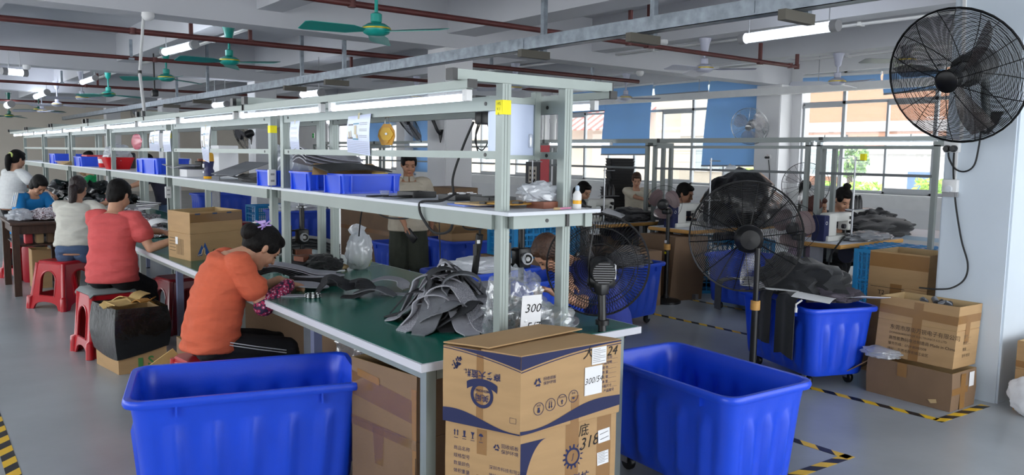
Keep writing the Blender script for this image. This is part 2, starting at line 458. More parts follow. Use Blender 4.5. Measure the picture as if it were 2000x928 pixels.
# pillars of the hall
def pillar(name, x0, x1, y0, y1, mt=WALL):
    m = MB(mt); bm = bmesh.new(); bmesh.ops.create_cube(bm, size=1)
    bmesh.ops.scale(bm, vec=(x1 - x0, y1 - y0, BX), verts=bm.verts)
    bmesh.ops.bevel(bm, geom=[e for e in bm.edges if abs(e.verts[0].co.z - e.verts[1].co.z) > .1], offset=.012, segments=2, affect='EDGES')
    bmesh.ops.translate(bm, vec=((x0 + x1) / 2, (y0 + y1) / 2, BX / 2), verts=bm.verts)
    m.frombm(bm); return struct(m.build(name))
PAINTB = mat('pale blue grey wall paint', (206, 216, 226), .6, var=.04, vscale=2, bump=.1, bscale=8)
n = 0
for y0 in (1.93, 8.23, 14.65, 21.1, 27.6):
    n += 1; pillar('wall_pillar_%d' % n, 5.357, 5.767, y0, y0 + .42, PAINTB if n == 1 else WALL)
for y0 in (8.16, 14.6, 21.05):
    n += 1; pillar('wall_pillar_%d' % n, XW - .36, XW + .04, y0, y0 + .5)
# ---------------------------------------------------------------- outside
def outside():
    m = MB(mat('yard concrete', (206, 204, 198), .9, var=.05)); m.box(13.2, 60, -20, 60, -.35, -.3); o = struct(m.build('yard_ground'))
    TAN = mat('tan facade', (178, 128, 100), .9, var=.04, vscale=.5); CRM = mat('cream facade', (186, 176, 160), .9, var=.04, vscale=.5)
    GRY = mat('grey band', (176, 172, 172), .9); WG = mat('far window glass', (150, 164, 168), .3)
    def block(label, x, y0, y1, h, mt, cols, z0=1.2, dz=3.3):
        t = thing('apartment_building', label, 'building', (x, (y0 + y1) / 2, -.3))
        yc = (y0 + y1) / 2
        b = MB(mt); b.box(0, 6, y0 - yc, y1 - yc, 0, h); b.use(GRY)
        for k in range(4): b.box(-.12, 0, y0 - yc, y1 - yc, .9 + k * dz + 1.9, .9 + k * dz + 2.25)
        b.build('wall', t)
        for k in range(3):
            for i in range(cols):
                y = y0 - yc + (y1 - y0) * (i + .5) / cols; z = z0 + k * dz
                f = MB(WHITE); wv = .85
                for a, c in ((y - wv, y - wv + .07), (y + wv - .07, y + wv), (y - .03, y + .03)): f.box(-.08, .02, a, c, z, z + 1.5)
                for a in (z, z + 1.0, z + 1.43): f.box(-.08, .02, y - wv, y + wv, a, a + .07)
                fo = f.build('window', t); p = MB(WG); p.box(-.05, .0, y - wv + .05, y + wv - .05, z + .05, z + 1.45); p.build('pane', fo)
    block('tan apartment block with rows of white windows beyond the yard', 27, 2, 17.6, 11, TAN, 5)
    block('cream apartment block with white windows left of the tan block', 29, 18, 34, 10, CRM, 5)
    block('cream apartment block farthest along the yard', 30, 35, 56, 9, CRM, 5)
    t = thing('low_shed', 'low grey shed with a blue door across the yard', 'shed', (22.5, 8.3, -.3))
    b = MB(mat('shed render', (208, 206, 206), .9, var=.05)); b.box(0, 2.5, -4.5, 4.5, 0, 2.0); b.build('wall', t)
    b = MB(GRY); b.box(-.3, 2.6, -4.6, 4.6, 2.0, 2.2); b.build('roof', t)
    b = MB(mat('blue door', (70, 120, 170), .6)); b.box(-.04, .02, -3.9, -2.9, 0, 1.6); b.build('door', t)
    b = MB(mat('blue shutter', (90, 120, 160), .6)); b.box(-.04, .02, 1.7, 2.5, 0, 1.5); b.build('shutter', t)
    t = thing('awning_stall', 'stall with a red and white striped awning across the yard', 'stall', (24, 24.6, -.3))
    b = MB(stripes('awning stripes', (226, 70, 60), (240, 200, 190), 2.2, (0, 1, 0))); b.grid(lambda u, v: (-1.5 + 1.5 * u, -3 + 6 * v, 2.9 + .9 * u), 4, 8, .03); b.build('awning', t)
    b = MB(CRM); b.box(0, 1.5, -3, 3, 0, 3.8); b.build('wall', t)
    for yy in (-2.9, 2.9):
        b = MB(STEEL); b.cyl((-1.45, yy, 0), (-1.45, yy, 2.9), .04); b.build('post', t)
    LEAF = speckle('tree leaves', (88, 132, 70), (150, 186, 110), 6, .5); HEDGE = speckle('hedge leaves', (128, 186, 46), (196, 222, 90), 9, .5)
    c = P(1662, 312, x=19.5)
    t = thing('yard_tree', 'small round green tree standing outside the right window', 'tree', (c.x, c.y, -.3))
    b = MB(WOODD); b.tube([(0, 0, 0), (.05, 0, 1), (0, .05, c.z + .3)], [.1, .08, .06], 8); b.build('trunk', t)
    b = MB(LEAF)
    r2 = random.Random(3)
    for i in range(900):
        d = Vector((r2.gauss(0, 1), r2.gauss(0, 1), r2.gauss(0, 1))).normalized() * r2.uniform(.35, 1) ** .5
        p = Vector((d.x * .42, d.y * .45, c.z + .3 + d.z * .5)); q = .075
        a = Vector((r2.gauss(0, 1), r2.gauss(0, 1), r2.gauss(0, 1))).normalized(); e = a.orthogonal().normalized() * q; f = a.cross(e)
        b.add([p - e, p + f * .5, p + e, p - f * .5], [(0, 1, 2, 3)])
    b.build('foliage', t)
    for lb, px0, px1, py0, py1, x in (('bright green hedge below the tree outside the right window', 1640, 1702, 358, 385, 16.5),
            ('yellow green hedge beside the right pillar outside the window', 1820, 1850, 352, 395, 16.0),
            ('yellow green bush outside behind the middle window pier', 1462, 1482, 330, 372, 16.0)):
        a = P(px0, py1, x=x); c2 = P(px1, py0, x=x)
        b = MB(HEDGE); yc = (a.y + c2.y) / 2; wd = abs(a.y - c2.y) / 2 + .2; hh = c2.z + .3
        r2 = random.Random(px0)
        for i in range(700):
            p = Vector((r2.uniform(-.4, .4), r2.uniform(-wd, wd), hh * r2.random() ** .6)); q = .09
            e = Vector((r2.gauss(0, 1), r2.gauss(0, 1), r2.gauss(0, 1))).normalized(); g = e.orthogonal().normalized()
            b.add([p - e * q, p + g * q * .5, p + e * q, p - g * q * .5], [(0, 1, 2, 3)])
        o = b.build('hedge'); o.location = (x, yc, -.3); tag(o, lb, 'hedge')
outside()
# ---------------------------------------------------------------- blinds
def blind(label, corners, x):
    a, b, c, d = [P(*q, x=x) for q in corners]            # top-left, top-right, bottom-right, bottom-left
    t = thing('roller_blind', label, 'blind', (x, (a.y + b.y) / 2, a.z), 0, 'blue roller blinds'); o = t.location
    m = MB(BLIND); m.grid(lambda u, v: (lambda p: (p.x - o.x - .03 * math.sin(v * PI), p.y - o.y, p.z - o.z))((a.lerp(b, u)).lerp(d.lerp(c, u), v)), 6, 8, .004)
    m.build('fabric', t)
    m = MB(WHITE); m.cyl(a - o, b - o, .03); m.build('roller', t)
    m = MB(GREYP); m.cyl(d - o, c - o, .016); m.build('bottom_bar', t)
blind('long blue roller blind left of the middle window, hanging slightly askew', [(1187, 172), (1276, 163), (1268, 302), (1174, 302)], XW - .02)
blind('longest blue roller blind, beside the window pier', [(1388, 156), (1490, 150), (1481, 324), (1370, 324)], XW - .02)
blind('short blue roller blind rolled up between the two long ones', [(1281, 165), (1386, 156), (1384, 178), (1280, 186)], XW - .02)
blind('short blue roller blind at the left end of the middle window', [(1112, 180), (1185, 173), (1184, 216), (1112, 222)], XW - .02)
blind('short blue roller blind at the left of the right window', [(1570, 150), (1722, 142), (1722, 160), (1570, 166)], XW - .02)
blind('short blue roller blind beside the right pillar', [(1726, 142), (1846, 132), (1846, 172), (1726, 184)], XW - .02)
blind('long blue roller blind behind the yellow tool balancer', [(690, 215), (765, 207), (762, 288), (690, 291)], XW - .02)
blind('long blue roller blind far behind beside the central pillar', [(800, 205), (838, 202), (838, 340), (800, 342)], XW - .02)
# white cable duct along the window heads
q0 = P(1500, 179, x=11.8); q1 = P(1122, 205, x=11.8)
m = MB(WHITE); m.box(11.75, 11.87, 2.2, 20, q0.z - .06, q0.z + .06)
o = m.build('cable_duct'); tag(o, 'white cable duct running along above the window heads', 'cable duct')
for i, y in enumerate((4.4, 7.2, 9.6, 12.2)):
    m = MB(STEEL); m.cyl((11.81, y, q0.z + .05), (11.81, y, 3.4), .006, seg=6)
    tag(m.build('hanger_rod'), ('thin rod holding the white cable duct over the right window', 'thin rod holding the white cable duct beside the window pier', 'thin rod holding the white cable duct at the longest blind', 'thin rod holding the white cable duct at the middle window')[i], 'rod', 'duct hanger rods')
# ---------------------------------------------------------------- pipes
def pipe(label, pts, r=.028):
    m = MB(RUST); m.tube(pts, r, 10); m2 = m
    for p in pts[1:-1]: m.lathe([(r * 1.3, -.03), (r * 1.3, .03)], look(p, (0, 0, 1)), 10)
    tag(m.build('sprinkler_pipe'), label, 'pipe', 'dark red sprinkler pipes')
pipe('dark red sprinkler pipe passing above the nearest green fan', [(1.0, 6.0, 2.7), (3, 6.0, 2.7), (6.2, 6.0, 2.7), (9.2, 6.02, 2.7), (9.35, 6.02, 2.7), (9.35, 6.02, 2.86)], .026)
pipe('long dark red sprinkler pipe from the left edge to behind the central pillar', [(-3, 8.9, 2.7), (2, 8.9, 2.7), (5.3, 8.9, 2.7), (9.5, 8.95, 2.7)], .03)
pipe('dark red sprinkler pipe behind the second green fan', [(-3, 11.4, 2.68), (2.8, 11.3, 2.68), (5.6, 11.2, 2.68), (10, 11.2, 2.68)], .026)
pipe('dark red sprinkler pipe behind the third green fan', [(-3, 17.4, 2.7), (3, 17.2, 2.7), (8, 17.1, 2.7)], .026)
pipe('farthest dark red sprinkler pipe near the back wall', [(-3, 24.2, 2.7), (3, 24, 2.7), (8, 24, 2.7)], .026)
def hanger(px, py0, py1, x=None, y=None, label='', mt=None, wd=.035, blade=False):
    a = P(px, py0, x=x, y=y); b = P(px, py1, x=x, y=y); b.x, b.y = a.x, a.y
    m = MB(mt or RUST); m.box(a.x - wd / 2, a.x + wd / 2, a.y - wd / 2, a.y + wd / 2, b.z, max(a.z, b.z + .1))
    m.box(a.x - wd, a.x + wd, a.y - wd * .7, a.y + wd * .7, b.z - .012, b.z + .012)
    tag(m.build('pipe_hanger'), label, 'hanger', 'ceiling pipe hangers')
hanger(372, 30, 73, y=8.9, label='dark red hanger bracket on the long pipe left of the second green fan')
hanger(488, 45, 80, y=8.9, label='dark red hanger on the long pipe right of the second green fan')
hanger(255, 77, 115, y=11.3, label='grey hanger bracket left of the white drop pole', mt=GALV)
hanger(686, 100, 138, y=11.2, label='dark red hanger above the cable tray left of the central pillar')
hanger(1232, 20, 84, y=6.0, label='dark red drop with a cap on the near pipe right of the tray')
hanger(1271, 0, 93, y=6.0, label='thick dark red hanger on the near pipe at the smoke detector', wd=.05)
hanger(1486, 84, 124, y=6.02, label='dark red hanger at the elbow end of the near pipe')
hanger(1157, 132, 157, y=8.95, label='grey hanger behind the top rail of the bench', mt=GALV)
hanger(190, 143, 168, y=17.2, label='dark red hanger beside the third ceiling lamp')
hanger(120, 138, 162, y=17.2, label='grey hanger on the pipe at the far left', mt=GALV)
hanger(960, 112, 135, y=8.95, label='short grey hanger right of the central pillar', mt=GALV)
# ---------------------------------------------------------------- galvanised cable tray
t = thing('cable_tray', 'long galvanised cable tray hanging across the hall above the benches', 'cable tray', (4.15, 0, 2.4))
m = MB(GALV); m.box(-.05, .05, 1.2, 27.4, -.05, -.046); m.box(-.05, -.046, 1.2, 27.4, -.05, .05); m.box(.046, .05, 1.2, 27.4, -.05, .05)
for y in (3, 5.2, 7.4, 9.6, 11.8, 14, 17, 20): m.box(-.054, -.05, y - .06, y + .06, -.035, .035)
m.build('channel', t)
for px in (1042, 1255, 655, 573, 390, 330, 1553):
    q = P(px, 60, x=4.15)
    m = MB(GALV); y = q.y
    m.box(.09, .13, y - .02, y + .02, -.1, .99); m.build('hanger', t)
    m = MB(mat('bracket steel', (96, 92, 84), .6, .4)); m.box(-.14, .16, y - .025, y + .025, -.115, -.055); m.build('bracket', t)
# ---------------------------------------------------------------- conduits under the beams
for x, y0, y1, lb in ((8.12, 2.35, 8.1, 'thin white conduit under the beam by the large lit ceiling lamp'), (10.45, 2.35, 8.1, 'thin white conduit under the beam nearest the windows'),
                      (8.12, 8.6, 14.5, 'thin white conduit on the ceiling behind the bench top rail'), (3.36, 8.6, 14.5, 'thin white conduit running to the second green fan'), (3.36, 15.1, 21, 'thin white conduit running to the third green fan')):
    m = MB(WHITE); m.tube([(x, y0, BY - .02), (x, y1, BY - .02)], .014, 8); m.tube([(x + .04, y0, BY - .02), (x + .04, y1, BY - .02)], .014, 8)
    for k in range(4): m.box(x - .03, x + .07, y0 + (y1 - y0) * (k + .5) / 4 - .015, y0 + (y1 - y0) * (k + .5) / 4 + .015, BY - .04, BY)
    tag(m.build('conduit'), lb, 'conduit')
# ---------------------------------------------------------------- ceiling lamps
def batten(label, a, b, r=.045):
    a = Vector(a); b = Vector(b); t = thing('ceiling_lamp', label, 'ceiling lamp', a, 0, 'hanging ceiling tube lamps')
    d = b - a; u = d.normalized(); m = MB(TUBEC); m.cyl(u * .04, d - u * .04, r * .6, seg=12); m.build('lit_tube', t)
    m = MB(film('lamp cover', (240, 244, 250), .8, .1, .3)); m.cyl(u * .02, d - u * .02, r, seg=14); m.build('cover', t)
    m = MB(GREYP); m.cyl(-u * .02, u * .05, r * 1.1, seg=14); m.cyl(d - u * .05, d + u * .02, r * 1.1, seg=14); m.build('end_cap', t)
    m = MB(STEEL)
    for q in (u * .08, d - u * .08): m.cyl(q + Vector((0, 0, r)), q + Vector((0, 0, 2.94 - a.z)), .006, seg=6)
    m.build('hanger', t)
batten('large lit tube lamp hanging beside the big wall fan', P(1634, 50, z=2.72), P(1450, 76, z=2.72), .05)
batten('lit tube lamp between two green ceiling fans', P(380, 87, z=2.7), P(320, 102, z=2.7))
batten('lit tube lamp hanging left of the third green fan', P(186, 152, z=2.7), P(160, 161, z=2.7))
batten('small lit lamp at the far left below the cable tray line', P(92, 180, z=2.7), P(70, 189, z=2.7), .06)
batten('small lit lamp hanging just above the bench lights, left of the central pillar', P(628, 181, z=2.4), P(588, 185, z=2.4), .05)
batten('small lit lamp above the bench lights left of the white air duct', P(443, 203, z=2.35), P(417, 206, z=2.35), .05)
batten('lit lamp at the far left edge under the beam', P(50, 143, z=2.62), P(6, 139, z=2.62), .05)
batten('tiny lit lamp at the far end of the hall left', P(22, 203, z=2.6), P(14, 206, z=2.6), .08)
# ---------------------------------------------------------------- ceiling fans
def ceiling_fan(label, px, py, x, ztop, rod, mt, a0, R=.62, group='ceiling fans'):
    """px,py = hub"""
    zh = ztop - rod; p = P(px, py, x=x); p = Vector((p.x, p.y, p.z))
    t = thing('ceiling_fan', label, 'ceiling fan', p, a0, group); h = ztop - p.z
    m = MB(mt); m.lathe([(.02, h - .18), (.04, h - .16), (.058, h - .06), (.075, h - .01), (.075, h)], seg=20); m.build('canopy', t)
    m = MB(mt); m.cyl((0, 0, .09), (0, 0, h - .05), .014, seg=10); m.build('rod', t)
    m = MB(mt); m.lathe([(.028, .13), (.045, .12), (.045, .06), (.03, .05), (.07, .045), (.11, .02), (.115, -.005), (.1, -.03), (.06, -.05), (.0, -.052)], seg=28); mo = m.build('motor', t)
    m = MB(GOLD); m.lathe([(.113, .014), (.1175, .01), (.1175, .002), (.113, -.002)], seg=28, cap=False); m.build('trim_ring', mo)
    for k in range(3):
        a = 2 * PI * k / 3; ca, sa = math.cos(a), math.sin(a)
        def fn(u, v):
            r = .1 + (R - .1) * u; wv = .03 + .05 * min(1, u * 4) + .012 * u; s_ = (v - .5) * 2 * wv * (1 if u < .97 else .8)
            z = -.012 - .012 * u + s_ * .22
            return (r * ca - s_ * sa, r * sa + s_ * ca, z)
        m = MB(mt); m.grid(fn, 12, 3, .004); m.build('blade', t)
ceiling_fan('nearest green ceiling fan, with gold band, at the top of the photo', 735, 58, 3.1, BY, .4, TEAL, 1.02)
ceiling_fan('second green ceiling fan from the camera', 448, 119, 3.17, BY, .4, TEAL, 1.2)
ceiling_fan('third green ceiling fan from the camera', 325, 152, 3.17, BY, .4, TEAL, .5)
ceiling_fan('fourth green ceiling fan from the camera', 212, 184, 3.17, BY, .4, TEAL, .2)
ceiling_fan('green ceiling fan at the far left end of the hall', 76, 214, 2.9, 3.0, .4, mat('dark teal enamel', (30, 110, 96), .3), .3)
ceiling_fan('farthest green ceiling fan at the left edge', 18, 226, 2.6, 3.0, .4, mat('dark teal enamel', (30, 110, 96), .3), .8)
ceiling_fan('white ceiling fan beside the large lit ceiling lamp', 1375, 134, 7.9, BY, .4, FANW, 1.0)
ceiling_fan('white ceiling fan in front of the blue blinds right of the bench', 1222, 191, 10.24, BY, .4, FANW, .95)
ceiling_fan('white ceiling fan in front of the right window', 1635, 160, 10.3, BY, .4, FANW, .2)
ceiling_fan('white ceiling fan seen through the bench top frame', 1006, 172, 7.9, BY, .4, FANW, .3)
ceiling_fan('white ceiling fan left of the central pillar', 814, 190, 7.9, BY, .4, FANW, .9)
ceiling_fan('white ceiling fan above the far end of the bench', 160, 191, 3.0, 3.0, .3, FANW, .9)
ceiling_fan('white ceiling fan behind the far end of the bench', 112, 204, 3.0, 3.0, .3, FANW, .4)
ceiling_fan('grey ceiling fan at the far left', 82, 216, 2.9, 3.0, .3, FANW, .7)
ceiling_fan('ceiling fan seen through the big wall fan', 1770, 118, 10.3, BY, .3, mat('grey fan enamel', (120, 120, 126), .4), .55)
# smoke detectors
def detector(label, px, py, z=BX):
    p = P(px, py, z=z - .03); m = MB(WHITE); m.lathe([(.055, 0.03), (.06, .0), (.05, -.025), (.025, -.045), (0, -.046)], T(p), 18)
    tag(m.build('smoke_detector'), label, 'smoke detector', 'smoke detectors')
detector('white smoke detector at the top of the white drop pole', 289, 31)
detector('smoke detector under the beam beside the near red pipe', 1295, 83, 2.9)
detector('smoke detector under the beam above the blue blinds', 1250, 143)
detector('smoke detector at the far left beam', 52, 131)
a = P(280, 34, z=BX - .02); b = P(283, 224, x=1.72)
k = P(273, 144, x=(a.x + b.x) / 2)
m = MB(WHITE); m.tube([a, k, b], .014, 8); o = m.build('drop_pole'); tag(o, 'white conduit pole dropping from the beam to the bench lights', 'conduit pole')
m = MB(BLACK); m.tube([k + Vector((0, 0, .03)), k - Vector((0, 0, .03))], .018, 8); m.build('joint', o)
p = P(302, 182, y=13)
m = MB(BLACK); m.rbox(p, (.09, .12, .1), .015); m.cyl(p, Vector((p.x, p.y, SLAB)), .012)
tag(m.build('camera_housing'), 'small black box camera on a bracket above the far bench', 'camera')
# ================================================================ main workbench row
TX0, TX1, TZ = 1.457, 2.6, .75
SHZ = 1.283
ML = 2.37
def bench_module(label, y0, L=ML):
    t = thing('workbench', label, 'workbench', (0, y0, 0), 0, 'green topped workbenches of the main row')
    m = MB(EDGE); m.box(TX0, TX1, 0, L - .004, TZ - .032, TZ - .002); m.use(GREEN); m.box(TX0 + .012, TX1 - .012, .012, L - .012, TZ - .004, TZ); m.build('tabletop', t)
    BLG = mat('blue grey steel leg', (120, 128, 158), .45, .2)
    m = MB(ALU)
    for x in (TX0 + .06, TX1 - .1): m.box(x - .018, x + .018, .06, L - .06, TZ - .075, TZ - .034)
    for y in (.05, L / 2, L - .05): m.box(TX0 + .05, TX1 - .09, y - .018, y + .018, TZ - .076, TZ - .035)
    m.build('apron', t)
    for x in (TX0 + .06, TX1 - .1):
        for y in (.05, L / 2 + .05, L - .05):
            if .2 < y < L - .2 and x < 2: x = TX0 + .15
            m = MB(ALU if y < .2 or y > L - .2 else BLG); m.box(x - .021, x + .021, y - .021, y + .021, .012, TZ - .034); o = m.build('leg', t)
            f = MB(BLACK); f.cyl((x, y, 0), (x, y, .014), .024, seg=12); f.box(x + .021, x + .024, y - .02, y + .02, TZ - .075, TZ - .034); f.build('foot', o)
    for y in (.085, L - .11):
        for x in (1.875, 2.195):
            m = MB(ALU); m.box(x - .021, x + .021, y - .021, y + .021, TZ, 1.774)
            for s in (-.007, .007): m.box(x + s - .002, x + s + .002, y - .0225, y - .021, TZ + .002, 1.77)
            o = m.build('post', t); f = MB(STEEL); f.box(x - .021, x + .055, y - .03, y + .03, TZ, TZ + .005); f.build('foot_plate', o)
        m = MB(ALU); m.box(1.644, 2.443, y - .021, y + .021, 1.773, 1.812); o = m.build('top_rail', t)
        c = MB(BLACK); c.box(1.624, 1.646, y - .023, y + .023, 1.771, 1.814); c.build('end_cap', o)
        c = MB(BLACK); c.box(2.441, 2.447, y - .022, y + .022, 1.772, 1.813); c.build('end_cap', o)
    for x, z, h in ((1.875, 1.7, .055), (1.875, 1.5, .03), (2.195, 1.5, .03), (2.195, 1.7, .055)):
        m = MB(ALU); m.box(x - .016, x + .016, .106, L - .131, z - h / 2, z + h / 2); o = m.build('rail', t)
        c = MB(BLACK); 
        for yy in (.18, L - .2): c.cyl((x - .018, yy, z), (x - .012, yy, z), .008, seg=10)
        c.build('bolt', o)
    for x in (1.86, 2.28):
        m = MB(ALU); m.box(x - .02, x + .02, .106 if x < 2 else .02, L - .131, SHZ - .075, SHZ - .014); m.build('shelf_beam', t)
    m = MB(ALU); m.box(1.89, 2.26, .03, .06, SHZ - .07, SHZ - .014); m.use(BLACK); m.cyl((2.06, .028, SHZ - .042), (2.06, .032, SHZ - .042), .008, seg=10); m.box(2.16, 2.176, .024, .03, SHZ - .07, SHZ - .02); m.build('shelf_end_beam', t)
    m = MB(SHELFW); m.box(1.825, 2.31, -.02 if y0 < 3 else .002, L - .004, SHZ - .014, SHZ); m.build('shelf_board', t)
    for x in (1.68, 2.40):       # lamp rail hung under the cross rails
        m = MB(ALU); m.box(x - .018, x + .018, .02, L - .02, 1.742, 1.772); o = m.build('lamp_rail', t)
        c = MB(BLACK); c.box(x - .019, x + .019, .012, .022, 1.741, 1.773); c.build('end_cap', o)
        c = MB(BLACK); c.box(x - .019, x + .019, L - .022, L - .012, 1.741, 1.773); c.build('end_cap', o)
    return t
YB = [2.385 + ML * i for i in range(6)]
BL = ['nearest green topped workbench, with the pile of grey insoles', 'second green workbench, with the reused cardboard box', 'third green workbench, with the red bag on its shelf',
      'fourth green workbench from the camera', 'fifth green workbench, by the blue shirt worker', 'farthest green workbench of the main row']
for i, y in enumerate(YB): bench_module(BL[i], y)
# label stickers, sockets on posts
def sticker(label, x, y, z0, z1, lines=()):
    m = MB(YEL); m.box(x - .0225, x + .019, y - .024, y - .0222, z0, z1); m.box(x - .0235, x - .0215, y - .0225, y + .02, z0, z1); m.use(INK)
    for k, s in enumerate(lines): m.text(s, .016, frame((x - .0238, y, z1 - .014 - k * .02), (0, -1, 0), (0, 0, 1), (-1, 0, 0)))
    tag(m.build('yellow_label'), label, 'label', 'yellow post labels')
sticker('yellow label with small black writing on the nearest bench post', 1.875, YB[0] + .085, 1.655, 1.71, ('14%', 'V.1', 'R'))
sticker('yellow label on the second bench post', 1.875, YB[1] + .085, 1.615, 1.66)
sticker('yellow label on the third bench post', 1.875, YB[2] + .085, 1.60, 1.645)
def socket(label, x, y, z, h=.1):
    m = MB(WHITE); m.rbox((x, y - .03, z), (.05, .024, h), .006); m.use(GREYP)
    for k in (-.02, .02): m.box(x - .012, x + .012, y - .0435, y - .041, z + k - .006, z + k + .006)
    tag(m.build('socket_box'), label, 'socket', 'white socket boxes on posts')
socket('white socket box on the second bench post above the shelf', 1.85, YB[1] + .075, 1.34)
socket('white socket box with a black cord on the third bench post', 1.85, YB[2] + .075, 1.14)
m = MB(BLACKM); m.tube(bez([(1.85, YB[2] + .04, 1.1), (1.852, YB[2] + .03, .98), (1.86, YB[2] + .03, .85)]), .004)
tag(m.build('power_cable'), 'thin black cord hanging from the socket on the third post', 'cord')
# lamps of the bench
def bench_lamp(label, x, y0, y1, z=1.710, grp='lit tube lamps along the bench'):
    t = thing('bench_lamp', label, 'tube lamp', (x, y0, z), 0, grp); L = y1 - y0
    m = MB(TUBE); m.cyl((0, .03, 0), (0, L - .03, 0), .0135, seg=12); m.build('lit_tube', t)
    for s in (-1, 1):
        m = MB(film('lamp reflector film', (225, 230, 240), .93, .15, .1)); m.add([(s * .014, 0, .028), (s * .014, L, .028), (s * .02, L, .004), (s * .02, 0, .004)], [(0, 1, 2, 3)]); m.build('reflector', t)
    m = MB(ALU); m.box(-.014, .014, 0, L, .027, .032); m.build('batten', t)
    for yy in (0, L - .03):
        m = MB(WHITE); m.box(-.012, .012, yy, yy + .03, -.014, .03); m.build('lamp_holder', t)
nm = ['nearest', 'second', 'third', 'fourth', 'fifth', 'sixth', 'seventh', 'eighth', 'ninth', 'tenth', 'eleventh', 'twelfth']
for i in range(11):
    y0 = 2.42 + i * 1.255
    bench_lamp('%s lit tube lamp on the left side of the bench, counted from the camera' % nm[i], 1.68, y0, y0 + 1.17 if i < 11 else y0)
for i in range(9):
    y0 = 2.5 + i * 1.5
    bench_lamp('%s lit tube lamp on the right side of the bench, counted from the camera' % nm[i], 2.40, y0, y0 + (1.2 if i else .62), 1.712)
# ================================================================ shelf things
def tote(label, c, L, W, H, rz=0, mt=TOTE, group='blue parts bins on the shelf', cat='parts bin'):
    """parts bin: flared walls, lip, stacking ribs; c = centre of the bottom"""
    m = MB(mt); f = .93
    def loop(k, z, r=.012): return [(p[0], p[1], z) for p in rrect(L * k, W * (1 - (1 - k) * L / W), r, 3)]
    m.loft([loop(f, .0), loop(f, .008), loop(.975, H * .9), loop(1.0, H * .9), loop(1.0, H), loop(.965, H), loop(.955, H * .9), loop(f - .02, .006)], cap=True)
    for s in (-1, 1):
        for k in (-.36, .36):
            m.add([(k * L - .003, s * W * .46, .01), (k * L + .003, s * W * .46, .01), (k * L + .003, s * W * .5, H * .92), (k * L - .003, s * W * .5, H * .92), (k * L - .003, s * W * .44, .01), (k * L + .003, s * W * .44, .01), (k * L + .003, s * W * .46, H * .9), (k * L - .003, s * W * .46, H * .9), (k * L, s * W * .505, .0)],
                  [(0, 1, 2, 3), (0, 3, 7, 4), (1, 5, 6, 2), (0, 4, 5, 1)])
            m.box(k * L - .004, k * L + .004, s * W * .465 - .012, s * W * .465 + .012, .0, H * .9)
            m.box(s * L * .47 - .012, s * L * .47 + .012, k * W - .004, k * W + .004, .0, H * .9)
    m.box(-L * .47, L * .47, -W * .5 + .002, -W * .47, 0, .01)
    o = m.build('parts_bin'); o.location = c; o.rotation_euler = (0, 0, rz)
    return tag(o, label, cat, group)
Z = SHZ
tote('large blue parts bin under the black folder on the shelf', (2.04, 3.97, Z), .36, .25, .105, .02)
tote('blue parts bin behind the one with the black folder', (2.05, 4.38, Z), .42, .27, .105, .03)
tote('blue parts bin holding a white bag, left of the second post', (2.02, 4.93, Z), .36, .25, .1, .02)
m = MB(BLACKM)      # black folder tray
m.grid(lambda u, v: (1.80 + .38 * u, 3.88 + .22 * v, Z + .118 + .03 * v + .012 * math.sin(u * PI)), 10, 5, .006)
o = m.build('black_folder'); tag(o, 'black plastic folder lying open across the large blue bin', 'folder')
m = MB(CARD); m.grid(lambda u, v: (1.77 + .46 * u - .1 * v * (u - .5), 4.02 + .09 * v, Z + .1 + .055 * v), 8, 4, .005)
tag(m.build('cardboard_flap'), 'brown cardboard sheet leaning behind the black folder', 'cardboard')
m = MB(mat('yellow tape', (220, 186, 60), .4)); m.lathe([(.035, 0), (.045, 0), (.045, .02), (.035, .02)], T(2.13, 3.93, Z + .09), 20)
tag(m.build('tape_roll'), 'roll of yellow tape in the large blue bin', 'tape')
m = MB(CARD); m.box(1.86, 2.2, 4.27, 4.5, Z + .1, Z + .106); tag(m.build('cardboard_sheet'), 'flat cardboard sheet lying on the second blue bin', 'cardboard')
m = MB(BAGC); m.lathe([(.018, 0), (.02, .002), (.026, .026), (.028, .026)], T(2.0, 3.64, Z), 16, cap=False); tag(m.build('plastic_cup'), 'small clear plastic cup on the shelf edge', 'cup')
# black trays
def small_tray(label, c, L, W, H, rz):
    m = MB(BLACK); lo = lambda k, z: [(p[0], p[1], z) for p in rrect(L * k, W * k, .006, 2)]
    m.loft([lo(.97, 0), lo(1, .004), lo(1, H), lo(.93, H), lo(.9, .006)], smooth=False)
    o = m.build('black_tray'); o.location = c; o.rotation_euler = (0, 0, rz); return tag(o, label, 'tray', 'small black trays on the shelf')
small_tray('empty small black tray on the shelf in front of the standing man', (2.06, 3.42, Z), .15, .13, .03, .15)
small_tray('small black tray holding white tags, middle of three', (2.13, 3.14, Z), .16, .14, .028, .05)
small_tray('small black tray near the nearest post, with a cord in it', (2.15, 2.9, Z), .17, .13, .028, .1)
m = MB(PAPER)
for k in range(7): m.cbox((2.08 + .02 * k, 3.14 + .02 * math.sin(k * 2), Z + .03 + .003 * (k % 3)), (.03, .014, .004), Rz(0))
tag(m.build('paper_tags', None), 'white paper tags heaped in the middle black tray', 'tags', kind='stuff')
for i, (x, y, r, lb) in enumerate(((1.97, 3.55, .2, 'black foam pad left of the loose pads on the shelf edge'), (1.98, 3.4, -.2, 'black foam pad on top of the loose pads'), (2.0, 3.36, .5, 'black foam pad nearest the empty tray'))):
    m = MB(BLACKM); m.poly(rrect(.12, .045, .01, 3), .005); o = m.build('foam_pad'); o.location = (x - .06, y, Z + .002 + .004 * i); o.rotation_euler = (0, 0, r); tag(o, lb, 'pad', 'black foam pads')
